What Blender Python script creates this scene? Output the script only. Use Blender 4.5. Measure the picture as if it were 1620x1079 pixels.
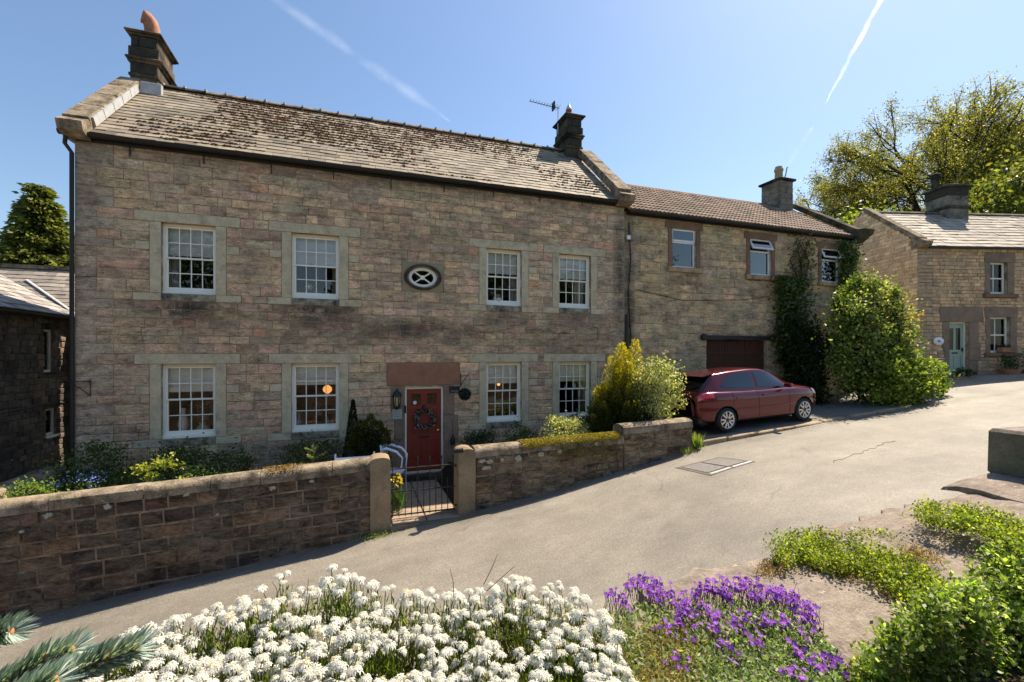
import bpy, bmesh, math, random
import numpy as np
from mathutils import Vector, Matrix
random.seed(11)
rng = np.random.default_rng(11)
for o in list(bpy.data.objects): bpy.data.objects.remove(o)
scene = bpy.context.scene
COL = scene.collection
PI = math.pi
R = math.radians

# ------------------------------------------------------------------ camera
YAW = math.atan(720.0 / 2070.0)
cam_data = bpy.data.cameras.new('camera')
cam_data.sensor_width = 36.0
cam_data.lens = 16.0
cam_data.shift_y = 20.5 / 1620.0
cam_data.clip_start = 0.05
cam_data.clip_end = 20000.0
cam = bpy.data.objects.new('camera', cam_data)
cam.location = (5.176, -11.27, 2.87)
cam.rotation_euler = (PI / 2, 0, -YAW)
COL.objects.link(cam)
scene.camera = cam

# ------------------------------------------------------------------ sky and sun
SUN = Vector((0.9, 0.37, 1.40)).normalized()
world = bpy.data.worlds.new('World')
scene.world = world
world.use_nodes = True
wn = world.node_tree.nodes
bg = wn['Background']
sky = wn.new('ShaderNodeTexSky')
sky.sky_type = 'NISHITA'
sky.sun_disc = False
sky.sun_elevation = math.asin(SUN.z)
sky.sun_rotation = math.atan2(SUN.x, SUN.y)
sky.altitude = 150
sky.air_density = 1.25
sky.dust_density = 0.9
sky.ozone_density = 4.0
world.node_tree.links.new(sky.outputs[0], bg.inputs[0])
bg.inputs[1].default_value = 0.068
sl = bpy.data.lights.new('sun', 'SUN')
sl.energy = 4.0
sl.angle = R(0.55)
sl.color = (1.0, 0.88, 0.70)
so = bpy.data.objects.new('sun', sl)
so.rotation_euler = SUN.to_track_quat('Z', 'Y').to_euler()
so.location = SUN * 60
COL.objects.link(so)
vs = scene.view_settings
vs.view_transform = 'Standard'
vs.look = 'None'
vs.exposure = 1.3
vs.gamma = 1.0
vs.use_curve_mapping = False
scene.render.engine = 'CYCLES'

# ------------------------------------------------------------------ helpers: objects
def link(o, parent=None):
    COL.objects.link(o)
    if parent is not None: o.parent = parent
    return o
def tag(o, label, cat, group=None):
    o['label'] = label; o['category'] = cat
    if group: o['group'] = group
    return o
def thing(name, label, cat, loc=(0, 0, 0), rz=0.0, group=None, ry=0.0):
    o = bpy.data.objects.new(name, None)
    o.empty_display_size = 0.2
    o.location = loc; o.rotation_euler = (0, ry, rz)
    link(o); tag(o, label, cat, group)
    return o
def structure(o):
    o['kind'] = 'structure'; return o
def stuff(o):
    o['kind'] = 'stuff'; return o
def mobj(name, mesh, parent=None, loc=(0, 0, 0), rot=(0, 0, 0), scale=(1, 1, 1)):
    o = bpy.data.objects.new(name, mesh)
    o.location = loc; o.rotation_euler = rot; o.scale = scale
    return link(o, parent)
def copy_tree(o, parent=None):
    c = o.copy(); COL.objects.link(c); c.parent = parent
    for ch in list(o.children):
        copy_tree(ch, c)
    return c

class MB:
    """collects shapes, builds ONE mesh object"""
    def __init__(s): s.v = []; s.f = []
    def add(s, verts, faces):
        n = len(s.v); s.v += [tuple(p) for p in verts]; s.f += [tuple(n + i for i in q) for q in faces]; return s
    def box(s, x0, x1, y0, y1, z0, z1):
        return s.add([(x0,y0,z0),(x1,y0,z0),(x1,y1,z0),(x0,y1,z0),(x0,y0,z1),(x1,y0,z1),(x1,y1,z1),(x0,y1,z1)],
                     [(0,3,2,1),(4,5,6,7),(0,1,5,4),(1,2,6,5),(2,3,7,6),(3,0,4,7)])
    def cbox(s, x0, x1, y0, y1, z0, z1, b=0.01, jit=0.0):
        v = []
        for (sx, sy, sz) in [(a, b_, c) for c in (0, 1) for b_ in (0, 1) for a in (0, 1)]:
            X = (x0, x1)[sx]; Y = (y0, y1)[sy]; Z = (z0, z1)[sz]
            dx = b if sx == 0 else -b; dy = b if sy == 0 else -b; dz = b if sz == 0 else -b
            j = [random.uniform(-jit, jit) for _ in range(3)]
            X += j[0]; Y += j[1]; Z += j[2]
            v += [(X, Y + dy, Z + dz), (X + dx, Y, Z + dz), (X + dx, Y + dy, Z)]
        n = len(s.v); bm = bmesh.new()
        bv = [bm.verts.new(p) for p in v]
        ret = bmesh.ops.convex_hull(bm, input=bv)
        bm.verts.index_update()
        s.v += [tuple(p.co) for p in bm.verts]
        s.f += [tuple(n + q.index for q in f.verts) for f in bm.faces]
        bm.free(); return s
    def tube(s, pts, rad, n=8, cap=True, squash=None):
        pts = [Vector(p) for p in pts]
        if not hasattr(rad, '__len__'): rad = [rad] * len(pts)
        base = len(s.v); up = None
        for i, p in enumerate(pts):
            t = (pts[min(i + 1, len(pts) - 1)] - pts[max(i - 1, 0)])
            t = t.normalized() if t.length > 1e-9 else Vector((0, 0, 1))
            if up is None:
                up = Vector((0, 0, 1)) if abs(t.z) < 0.9 else Vector((1, 0, 0))
            a = t.cross(up)
            if a.length < 1e-6: a = t.cross(Vector((0, 1, 0)))
            a.normalize(); b = a.cross(t).normalized(); up = b
            for k in range(n):
                an = 2 * PI * k / n
                q = a * math.cos(an) + b * math.sin(an) * (squash or 1.0)
                s.v.append(tuple(p + q * rad[i]))
        for i in range(len(pts) - 1):
            for k in range(n):
                k2 = (k + 1) % n
                s.f.append((base + i*n + k, base + i*n + k2, base + (i+1)*n + k2, base + (i+1)*n + k))
        if cap:
            s.f.append(tuple(base + k for k in reversed(range(n))))
            s.f.append(tuple(base + (len(pts)-1)*n + k for k in range(n)))
        return s
    def lathe(s, prof, c=(0, 0, 0), n=16, axis='z', sx=1.0, sy=1.0):
        base = len(s.v)
        for (r, h) in prof:
            for k in range(n):
                a = 2 * PI * k / n; p = (r * math.cos(a) * sx, r * math.sin(a) * sy)
                if axis == 'z': q = (p[0], p[1], h)
                elif axis == 'y': q = (p[0], h, p[1])
                else: q = (h, p[0], p[1])
                s.v.append((c[0]+q[0], c[1]+q[1], c[2]+q[2]))
        m = len(prof)
        for i in range(m - 1):
            for k in range(n):
                k2 = (k + 1) % n
                s.f.append((base+i*n+k, base+i*n+k2, base+(i+1)*n+k2, base+(i+1)*n+k))
        s.f.append(tuple(base + k for k in reversed(range(n))))
        s.f.append(tuple(base + (m-1)*n + k for k in range(n)))
        return s
    def prism(s, poly, lo, hi, axis='y'):
        """extrude polygon (2d) along axis"""
        n = len(poly)
        def P(p, h):
            return (p[0], h, p[1]) if axis == 'y' else ((h, p[0], p[1]) if axis == 'x' else (p[0], p[1], h))
        v = [P(p, lo) for p in poly] + [P(p, hi) for p in poly]
        f = [tuple(range(n)), tuple(reversed(range(n, 2*n)))]
        f += [(i, i + n, (i+1) % n + n, (i+1) % n) for i in range(n)]
        return s.add(v, f)
    def mesh(s, name, mat, smooth=None):
        me = bpy.data.meshes.new(name)
        me.from_pydata(s.v, [], s.f)
        bm = bmesh.new(); bm.from_mesh(me); bmesh.ops.recalc_face_normals(bm, faces=bm.faces); bm.to_mesh(me); bm.free()
        if mat: me.materials.append(mat)
        if smooth:
            me.polygons.foreach_set('use_smooth', [True] * len(me.polygons))
            me.set_sharp_from_angle(angle=R(smooth))
        me.update(); return me
    def build(s, name, mat, parent=None, smooth=None, loc=(0,0,0), rot=(0,0,0)):
        return mobj(name, s.mesh(name, mat, smooth), parent, loc, rot)

def np_mesh(name, V, F, mat, cols=None, smooth=False):
    """V (n,3) float, F (m,k) int -> mesh; cols (n,3) point colours"""
    V = np.asarray(V, dtype=np.float32); F = np.asarray(F, dtype=np.int32)
    me = bpy.data.meshes.new(name)
    m, k = F.shape
    me.vertices.add(len(V)); me.vertices.foreach_set('co', V.ravel())
    me.loops.add(m * k); me.loops.foreach_set('vertex_index', F.ravel())
    me.polygons.add(m); me.polygons.foreach_set('loop_start', np.arange(0, m * k, k, dtype=np.int32))
    if smooth: me.polygons.foreach_set('use_smooth', np.ones(m, dtype=bool))
    me.update(calc_edges=True)
    if cols is not None:
        at = me.color_attributes.new('Col', 'FLOAT_COLOR', 'POINT')
        c4 = np.ones((len(V), 4), dtype=np.float32); c4[:, :3] = cols
        at.data.foreach_set('color', c4.ravel())
    if mat: me.materials.append(mat)
    me.validate(); return me

# ------------------------------------------------------------------ helpers: materials
class NT:
    def __init__(s, name):
        s.m = bpy.data.materials.new(name); s.m.use_nodes = True
        s.t = s.m.node_tree; s.n = s.t.nodes; s.b = s.n['Principled BSDF']; s.out = s.n['Material Output']
        s.pos = None
    def node(s, t, **kw):
        n = s.n.new(t)
        for k, v in kw.items(): setattr(n, k, v)
        return n
    def lk(s, a, b): s.t.links.new(a, b)
    def P(s):
        if s.pos is None: s.pos = s.node('ShaderNodeNewGeometry').outputs['Position']
        return s.pos
    def noise(s, scale, detail=4, rough=0.6, vec=None, stretch=None, dist=0.0):
        n = s.node('ShaderNodeTexNoise'); n.inputs['Scale'].default_value = scale
        n.inputs['Detail'].default_value = detail; n.inputs['Roughness'].default_value = rough
        n.inputs['Distortion'].default_value = dist
        v = vec or s.P()
        if stretch:
            mp = s.node('ShaderNodeMapping'); mp.inputs['Scale'].default_value = stretch
            s.lk(v, mp.inputs['Vector']); v = mp.outputs[0]
        s.lk(v, n.inputs['Vector']); return n.outputs['Fac']
    def ramp(s, fac, stops, interp='LINEAR'):
        r = s.node('ShaderNodeValToRGB'); e = r.color_ramp.elements; r.color_ramp.interpolation = interp
        while len(e) < len(stops): e.new(0.5)
        for i, (p, c) in enumerate(stops):
            e[i].position = p
            e[i].color = (c, c, c, 1) if not hasattr(c, '__len__') else (*c, 1)
        s.lk(fac, r.inputs[0]); return r.outputs[0]
    def mix(s, a, b, fac=1.0, mode='MIX'):
        n = s.node('ShaderNodeMix', data_type='RGBA', blend_type=mode, clamp_factor=True)
        for v, i in ((a, 6), (b, 7)):
            if hasattr(v, 'is_output') or hasattr(v, 'links'): s.lk(v, n.inputs[i])
            else: n.inputs[i].default_value = (*v[:3], 1)
        if hasattr(fac, 'links'): s.lk(fac, n.inputs[0])
        else: n.inputs[0].default_value = fac
        return n.outputs[2]
    def math(s, op, a, b=None, clamp=False):
        n = s.node('ShaderNodeMath', operation=op, use_clamp=clamp)
        for v, i in ((a, 0), (b, 1)):
            if v is None: continue
            if hasattr(v, 'links'): s.lk(v, n.inputs[i])
            else: n.inputs[i].default_value = v
        return n.outputs[0]
    def bump(s, h, strength, dist=0.01):
        n = s.node('ShaderNodeBump'); n.inputs['Strength'].default_value = strength; n.inputs['Distance'].default_value = dist
        s.lk(h, n.inputs['Height']); s.lk(n.outputs[0], s.b.inputs['Normal'])
    def base(s, mode, col):
        if mode == 'object':
            return s.node('ShaderNodeObjectInfo').outputs['Color']
        if mode == 'attr':
            a = s.node('ShaderNodeAttribute'); a.attribute_name = 'Col'; return a.outputs['Color']
        c = s.node('ShaderNodeRGB'); c.outputs[0].default_value = (*col, 1); return c.outputs[0]

def surf(name, col=(0.5,0.5,0.5), rough=0.8, var=0.3, scale=6.0, bump=0.3, bscale=60.0, spec=0.3, metal=0.0, mode='const',
         dark=None, dark_scale=2.0, dark_lo=0.5, dark_hi=0.72, light=None, light_scale=9.0, light_lo=0.62, light_hi=0.72, bdist=0.01, stretch=None):
    m = NT(name)
    c = m.base(mode, col)
    n1 = m.noise(scale, 6, 0.65, stretch=stretch); n2 = m.noise(scale * 9.0, 4, 0.7)
    v = m.ramp(n1, [(0.25, 1 - var), (0.75, 1 + var)])
    c = m.mix(c, v, 1.0, 'MULTIPLY')
    v2 = m.ramp(n2, [(0.3, 1 - var * 0.7), (0.7, 1 + var * 0.7)])
    c = m.mix(c, v2, 1.0, 'MULTIPLY')
    if dark is not None:
        f = m.ramp(m.noise(dark_scale, 7, 0.72), [(dark_lo, 0.0), (dark_hi, 1.0)])
        c = m.mix(c, dark, f)
    if light is not None:
        f = m.ramp(m.noise(light_scale, 6, 0.7), [(light_lo, 0.0), (light_hi, 1.0)])
        c = m.mix(c, light, f)
    m.lk(c, m.b.inputs['Base Color'])
    m.b.inputs['Roughness'].default_value = rough
    m.b.inputs['Specular IOR Level'].default_value = spec
    m.b.inputs['Metallic'].default_value = metal
    if bump > 0: m.bump(m.noise(bscale, 5, 0.7), bump, bdist)
    return m.m
def plain(name, col, rough=0.5, spec=0.5, metal=0.0, coat=0.0):
    m = NT(name)
    c = m.mix(m.base('const', col), m.ramp(m.noise(14, 4, 0.6), [(0.3, 0.9), (0.7, 1.08)]), 1.0, 'MULTIPLY')
    m.lk(c, m.b.inputs['Base Color'])
    m.b.inputs['Roughness'].default_value = rough; m.b.inputs['Specular IOR Level'].default_value = spec
    m.b.inputs['Metallic'].default_value = metal; m.b.inputs['Coat Weight'].default_value = coat
    m.b.inputs['Coat Roughness'].default_value = 0.05
    return m.m
def leafmat(name, trans=0.35, rough=0.5, spec=0.3, tcol=(1.15, 1.25, 0.5)):
    m = NT(name); c = m.base('attr', None)
    m.lk(c, m.b.inputs['Base Color']); m.b.inputs['Roughness'].default_value = rough
    m.b.inputs['Specular IOR Level'].default_value = spec
    t = m.node('ShaderNodeBsdfTranslucent')
    c2 = m.mix(c, tcol, 1.0, 'MULTIPLY'); m.lk(c2, t.inputs[0])
    mx = m.node('ShaderNodeMixShader'); mx.inputs[0].default_value = trans
    m.lk(m.b.outputs[0], mx.inputs[1]); m.lk(t.outputs[0], mx.inputs[2]); m.lk(mx.outputs[0], m.out.inputs[0])
    return m.m
def glassmat(name, tint=(0.9, 0.95, 0.95), refl=1.0):
    m = NT(name)
    tr = m.node('ShaderNodeBsdfTransparent'); tr.inputs[0].default_value = (*tint, 1)
    gl = m.node('ShaderNodeBsdfGlossy'); gl.inputs['Roughness'].default_value = 0.015
    fr = m.node('ShaderNodeFresnel'); fr.inputs[0].default_value = 1.55
    f = m.math('MULTIPLY', fr.outputs[0], 1.3 * refl, True)
    b = m.node('ShaderNodeBump'); b.inputs['Strength'].default_value = 0.04; b.inputs['Distance'].default_value = 0.02
    m.lk(m.noise(2.2, 2, 0.5), b.inputs['Height']); m.lk(b.outputs[0], gl.inputs['Normal'])
    mx = m.node('ShaderNodeMixShader'); m.lk(f, mx.inputs[0]); m.lk(tr.outputs[0], mx.inputs[1]); m.lk(gl.outputs[0], mx.inputs[2])
    m.lk(mx.outputs[0], m.out.inputs[0]); return m.m
def emit(name, col, s):
    m = NT(name); m.b.inputs['Base Color'].default_value = (*col, 1)
    m.b.inputs['Emission Color'].default_value = (*col, 1); m.b.inputs['Emission Strength'].default_value = s
    return m.m

def stone_mat(name, mode, stains=(), dark=(0.05, 0.045, 0.036), dlo=0.47, dhi=0.70, moss=None):
    """weathered sandstone; colour per stone; soot stains where water runs off the sills"""
    m = NT(name); c = m.base(mode, (0.3, 0.25, 0.2))
    c = m.mix(c, m.ramp(m.noise(3.2, 6, 0.7, stretch=(1, 1, 2.2)), [(0.28, 0.92), (0.72, 1.95)]), 1.0, 'MULTIPLY')
    c = m.mix(c, m.ramp(m.noise(34, 5, 0.75, stretch=(1, 1, 2.6)), [(0.26, 0.36), (0.44, 1.0), (0.76, 1.6)]), 1.0, 'MULTIPLY')
    c = m.mix(c, (0.39, 0.345, 0.26), m.ramp(m.noise(1.3, 5, 0.6), [(0.42, 0.0), (0.72, 0.5)]))
    c = m.mix(c, dark, m.ramp(m.noise(2.6, 9, 0.82, stretch=(1, 1, 2.6), dist=0.5), [(dlo, 0.0), (dhi, 0.92)]))
    pit = m.ramp(m.noise(13, 9, 0.82, stretch=(1, 1, 3.4), dist=0.6), [(0.38, 0.30), (0.47, 0.95), (0.62, 1.2)])
    c = m.mix(c, m.mix((1, 1, 1), pit, m.ramp(m.noise(1.9, 5, 0.6), [(0.40, 0.25), (0.58, 1.0)])), 1.0, 'MULTIPLY')
    if moss is not None:
        c = m.mix(c, moss, m.ramp(m.noise(5.0, 6, 0.7), [(0.58, 0.0), (0.7, 0.8)]))
    if stains:
        sep = m.node('ShaderNodeSeparateXYZ'); m.lk(m.P(), sep.inputs[0])
        wob = m.noise(3.0, 6, 0.75)
        for (x0, x1, z0, z1, amt) in stains:
            ax = m.math('ABSOLUTE', m.math('SUBTRACT', sep.outputs[0], (x0 + x1) / 2))
            fx = m.math('SUBTRACT', 1.0, m.math('DIVIDE', ax, (x1 - x0) / 2), True)
            az = m.math('ABSOLUTE', m.math('SUBTRACT', sep.outputs[2], (z0 + z1) / 2))
            fz = m.math('SUBTRACT', 1.0, m.math('DIVIDE', az, (z1 - z0) / 2), True)
            f = m.math('MULTIPLY', m.math('POWER', fx, 0.5), m.math('POWER', fz, 0.6))
            f = m.math('MULTIPLY', f, m.ramp(wob, [(0.30, 0.0), (0.50, 1.0)]))
            c = m.mix(c, (0.035, 0.035, 0.03), m.math('MULTIPLY', f, amt, True))
    m.lk(c, m.b.inputs['Base Color'])
    m.b.inputs['Roughness'].default_value = 0.92; m.b.inputs['Specular IOR Level'].default_value = 0.15
    m.bump(m.noise(22, 8, 0.78, stretch=(1, 1, 2.4)), 1.0, 0.035)
    return m.m

# ------------------------------------------------------------------ helpers: laid pieces (stones, slates, tiles)
def stone_variant(k):
    r = random.Random(100 + k); j = lambda a: r.uniform(-a, a)
    v = []; q = [(-.5,-.5),(.5,-.5),(.5,.5),(-.5,.5)]
    for (x, z) in q: v.append((x, 0.0, z))
    for (x, z) in q: v.append((x * 1.0 + j(.008), -0.55, z * 1.0 + j(.03)))
    for (x, z) in q: v.append((x * (0.955 + j(.02)), -0.92 + j(.12), z * (0.88 + j(.05))))
    v.append((j(.15), -1.0 + j(.15), j(.15)))
    f = [(0,1,5,4),(1,2,6,5),(2,3,7,6),(3,0,4,7),(4,5,9,8),(5,6,10,9),(6,7,11,10),(7,4,8,11)]
    t = [(8,9,12),(9,10,12),(10,11,12),(11,8,12)]
    return v, f, t
def slate_variant(k):
    r = random.Random(300 + k); j = lambda a: r.uniform(-a, a)
    tp, bt = -0.25, -1.0
    v = [(-.5,0,-.5),(.5,0,-.5),(.5,0,.5),(-.5,0,.5),
         (-.5, bt + j(.25), -.5 + j(.05)),(.5, bt + j(.25), -.5 + j(.05)),(.5, tp, .5),(-.5, tp, .5)]
    f = [(0,1,5,4),(1,2,6,5),(2,3,7,6),(3,0,4,7),(4,5,6,7)]
    return v, f, []
def tile_variant(k):
    """double-roll interlocking tile"""
    v = []; n = 9
    for (z, y) in ((-.5, -1.0), (.5, -.35)):
        for i in range(n):
            u = i / (n - 1); h = 0.62 * (0.5 - 0.5 * math.cos(u * 4 * PI)) 
            v.append((-.5 + u, y - h, z))
    for i in range(n): v.append((-.5 + i / (n - 1), 0.0, -.5))
    f = [(i, i+1, n+i+1, n+i) for i in range(n-1)] + [(2*n+i, 2*n+i+1, i+1, i) for i in range(n-1)]
    return v, f, []
def make_kinds(fn, n): return [fn(k) for k in range(n)]
STONE_K = make_kinds(stone_variant, 8); SLATE_K = make_kinds(slate_variant, 5); TILE_K = make_kinds(tile_variant, 1)
def kind_mesh(kind, name, mat):
    v, f, t = kind; me = bpy.data.meshes.new(name); me.from_pydata(v, [], f + t); me.materials.append(mat); me.update(); return me

def lay(parent, pieces, kinds, mat_obj, mat_attr, name, nmax=300, y0=0.0, rest_name=None, rank=None):
    """pieces: (xc, zc, w, h, prot, (r,g,b), tilt). The largest nmax become objects of their own, the rest one joined part"""
    idx = sorted(range(len(pieces)), key=(rank and (lambda i: rank(pieces[i]))) or (lambda i: -pieces[i][2] * pieces[i][3]))
    own = set(idx[:nmax])
    meshes = [kind_mesh(k, name, mat_obj) for k in kinds]
    VV = []; FF4 = []; CC = []; n = 0
    for i, (x, z, w, h, p, c, tilt) in enumerate(pieces):
        k = random.randrange(len(kinds))
        if i in own:
            o = bpy.data.objects.new(name, meshes[k]); o.location = (x, y0, z); o.scale = (w, p, h)
            o.rotation_euler = (0, tilt, 0); o.color = (*c, 1); COL.objects.link(o); o.parent = parent
        else:
            v, f, t = kinds[k]; a = np.array(v) * np.array([w, p, h])
            ct, st = math.cos(tilt), math.sin(tilt)
            b = a.copy(); b[:, 0] = a[:, 0] * ct + a[:, 2] * st; b[:, 2] = -a[:, 0] * st + a[:, 2] * ct
            VV.append(b + np.array([x, y0, z])); CC.append(np.tile(np.array(c), (len(v), 1)))
            FF4 += [tuple(q + n for q in g) for g in f] + [tuple(q + n for q in g) + (g[-1] + n,) for g in t]
            n += len(v)
    if VV:
        tri = [q for q in FF4 if len(q) == 4 and q[2] == q[3]]; quad = [q for q in FF4 if not (q[2] == q[3])]
        me = bpy.data.meshes.new(rest_name or name + '_field')
        V = np.concatenate(VV); me.from_pydata([tuple(q) for q in V], [], quad + [q[:3] for q in tri])
        at = me.color_attributes.new('Col', 'FLOAT_COLOR', 'POINT')
        c4 = np.ones((len(V), 4), dtype=np.float32); c4[:, :3] = np.concatenate(CC); at.data.foreach_set('color', c4.ravel())
        me.materials.append(mat_attr); me.update()
        stuff(mobj(rest_name or name + '_field', me, parent))

def courses(levels, ch):
    """levels: sorted heights that must be joints; subdivide to about ch"""
    out = []
    for a, b in zip(levels, levels[1:]):
        n = max(1, round((b - a) / ch)); w = [random.uniform(0.85, 1.15) for _ in range(n)]; s = sum(w); z = a
        for q in w:
            out.append((z, z + (b - a) * q / s)); z += (b - a) * q / s
    return out
def masonry(x0, x1, crs, holes, lmin, lmax, palette, gap=0.012, prot=(0.008, 0.028), tilt=0.005, ends=None):
    """pieces filling [x0,x1] x courses, minus hole rectangles (x0,x1,z0,z1)"""
    res = []
    for (za, zb) in crs:
        zm = (za + zb) / 2
        bl = sorted([(h[0], h[1]) for h in holes if h[2] < zm < h[3]])
        free = []; x = x0
        for (a, b) in bl:
            if a > x + 0.02: free.append((x, a))
            x = max(x, b)
        if x < x1 - 0.02: free.append((x, x1))
        for (a, b) in free:
            p = a; lo, hi = lmin, lmax
            while p < b - 1e-6:
                l = random.uniform(lo, hi) * random.choice((0.7, 1, 1, 1.25))
                if ends and (p == x0): l = random.choice((0.34, 0.62))
                if b - p - l < lmin * 0.6: l = b - p
                w = l - gap; h = (zb - za) - gap * random.uniform(0.7, 1.5)
                c = random.choices([q[0] for q in palette], [q[1] for q in palette])[0]
                k = random.uniform(0.88, 1.12); c = tuple(max(0.0, q * k * random.uniform(0.95, 1.05)) for q in c)
                if ends and (p == x0 or p + l >= x1 - 1e-6):
                    c = tuple(q * 0.55 + e * 0.45 for q, e in zip(c, ends))
                if w > 0.03: res.append((p + l / 2, (za + zb) / 2, w, h, random.uniform(*prot), c, random.uniform(-tilt, tilt)))
                p += l
    return res

def holed_wall(name, x0, x1, z0, z1, y0, y1, holes, mat, parent):
    """solid wall slab with openings (x0,x1,z0,z1)"""
    xs = sorted({x0, x1, *[h[i] for h in holes for i in (0, 1)]}); zs = sorted({z0, z1, *[h[i] for h in holes for i in (2, 3)]})
    nx, nz = len(xs) - 1, len(zs) - 1
    solid = [[not any(h[0] <= (xs[i]+xs[i+1])/2 <= h[1] and h[2] <= (zs[j]+zs[j+1])/2 <= h[3] for h in holes) for j in range(nz)] for i in range(nx)]
    S = lambda i, j: 0 <= i < nx and 0 <= j < nz and solid[i][j]
    m = MB()
    for i in range(nx):
        for j in range(nz):
            if not solid[i][j]: continue
            a, b, c, d = xs[i], xs[i+1], zs[j], zs[j+1]
            m.add([(a,y0,c),(b,y0,c),(b,y0,d),(a,y0,d)], [(0,1,2,3)]); m.add([(a,y1,c),(b,y1,c),(b,y1,d),(a,y1,d)], [(3,2,1,0)])
            if not S(i-1, j): m.add([(a,y0,c),(a,y1,c),(a,y1,d),(a,y0,d)], [(0,3,2,1)])
            if not S(i+1, j): m.add([(b,y0,c),(b,y1,c),(b,y1,d),(b,y0,d)], [(0,1,2,3)])
            if not S(i, j-1): m.add([(a,y0,c),(b,y0,c),(b,y1,c),(a,y1,c)], [(0,3,2,1)])
            if not S(i, j+1): m.add([(a,y0,d),(b,y0,d),(b,y1,d),(a,y1,d)], [(0,1,2,3)])
    me = bpy.data.meshes.new(name); me.from_pydata(m.v, [], m.f); me.materials.append(mat); me.update()
    return mobj(name, me, parent)

# ------------------------------------------------------------------ helpers: foliage
def leaves(name, P, size, mat, parent, cols, aspect=0.55, up=0.3, dirs=None, fold=0.25, nrm=None):
    """P (n,3) leaf bases; size scalar or (n,); cols (n,3). each leaf a folded diamond"""
    P = np.asarray(P); n = len(P); size = np.broadcast_to(np.asarray(size, dtype=float), (n,))[:, None]
    d = rng.normal(size=(n, 3)) if dirs is None else np.asarray(dirs) + rng.normal(size=(n, 3)) * 0.35
    d[:, 2] += up * 0.5
    d /= np.linalg.norm(d, axis=1, keepdims=True) + 1e-9
    u = rng.normal(size=(n, 3)); u[:, 2] += up * 2.0
    if nrm is not None: u = u * 0.5 + np.asarray(nrm) * 1.6
    s = np.cross(d, u); s /= np.linalg.norm(s, axis=1, keepdims=True) + 1e-9
    nn = np.cross(s, d)
    a = P; tip = P + d * size; mid = P + d * size * 0.45
    l = mid + s * size * aspect * 0.5 + nn * size * fold * 0.3; r_ = mid - s * size * aspect * 0.5 + nn * size * fold * 0.3
    V = np.stack([a, l, tip, r_], axis=1).reshape(-1, 3)
    F = np.arange(n * 4).reshape(n, 4)
    C = np.repeat(np.asarray(cols), 4, axis=0)
    return mobj(name, np_mesh(name, V, F, mat, C), parent)
def pick(pal, n, jit=0.18):
    pal = np.array(pal); c = pal[rng.integers(0, len(pal), n)]
    return np.clip(c * (1 + rng.normal(size=(n, 1)) * jit), 0.003, 1.0)
def clump_points(c, rad, n, nclump=40, spread=0.22, fill=0.35, flat_bottom=True):
    """points in lumpy ellipsoid: clumps near the shell plus a sparse core"""
    c = np.array(c); rad = np.array(rad)
    d = rng.normal(size=(nclump, 3)); d /= np.linalg.norm(d, axis=1, keepdims=True)
    rr = rng.uniform(0.62, 1.0, (nclump, 1)); cc = d * rr
    if flat_bottom: cc[:, 2] = np.where(cc[:, 2] < -0.75, -0.75, cc[:, 2])
    k = rng.integers(0, nclump, n); cs = rng.uniform(0.6, 1.3, nclump)
    p = cc[k] + rng.normal(size=(n, 3)) * spread * cs[k][:, None]
    core = rng.random(n) < fill
    q = rng.normal(size=(n, 3)); q /= np.linalg.norm(q, axis=1, keepdims=True); q *= (rng.random((n, 1)) ** 0.4) * 0.85
    p[core] = q[core]
    return c + p * rad, k
def bush(name, label, cat, c, rad, n, size, pal, nclump=40, spread=0.2, fill=0.35, aspect=0.55, mat=None, base_z=None, stems=5, group=None, cvar=0.3, up=0.3, trunk_mat=None):
    t = thing(name, label, cat, (c[0], c[1], base_z if base_z is not None else c[2] - rad[2]), group=group)
    bz = t.location.z
    P, k = clump_points((0, 0, c[2] - bz), rad, n, nclump, spread, fill)
    P[:, 2] = np.maximum(P[:, 2], 0.01)
    cols = pick(pal, n) * (1 + (rng.random(nclump) - 0.5) * 2 * cvar)[k][:, None]
    leaves('foliage', P, size * rng.uniform(0.7, 1.3, n), mat or M['leaf'], t, np.clip(cols, 0.004, 1), aspect, up=up)
    if stems:
        for q in range(stems):
            a = rng.uniform(0, 2 * PI); m = MB()
            e = Vector((math.cos(a) * rad[0] * 0.5, math.sin(a) * rad[1] * 0.5, c[2] - bz + rad[2] * 0.3))
            m.tube([(e.x * 0.1, e.y * 0.1, -0.05), (e.x * 0.5, e.y * 0.5, e.z * 0.5), tuple(e)], [0.02 * rad[2] + 0.006, 0.012 * rad[2] + 0.004, 0.004], 5)
            m.build('stem', trunk_mat or M['bark'], t)
    return t

# ------------------------------------------------------------------ materials
M = {}
STAINS = [(0.85, 2.95, 3.45, 4.25, 0.95), (3.3, 5.4, 3.45, 4.25, 1.0), (8.0, 9.8, 3.5, 4.2, 0.7), (9.9, 12.0, 3.5, 4.2, 0.7), (4.0, 8.6, 3.2, 3.8, 0.65), (0.3, 12.3, 2.95, 3.75, 0.38), (5.2, 8.2, 5.0, 6.2, 0.35), (2.6, 3.6, 4.2, 5.8, 0.3), (9.0, 12.4, 2.0, 3.9, 0.3),
          (12.1, 12.6, 3.0, 7.4, 0.85), (0.0, 0.5, 4.5, 7.3, 0.4), (0, 12.5, 6.75, 7.3, 0.55), (3.0, 5.0, 0.3, 1.2, 0.5)]
M['stone_o'] = stone_mat('house_stone', 'object', STAINS)
M['stone_a'] = stone_mat('house_stone_field', 'attr', STAINS)
MST = [(13.9, 15.4, 4.7, 5.5, 0.5), (17.0, 18.5, 4.6, 5.4, 0.4), (12.5, 12.95, 1.0, 7.2, 0.8), (19.0, 20.2, 4.0, 7.0, 0.6)]
M['mid_o'] = stone_mat('barn_stone', 'object', MST, moss=(0.15, 0.16, 0.07))
M['mid_a'] = stone_mat('barn_stone_field', 'attr', MST, moss=(0.15, 0.16, 0.07))
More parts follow.
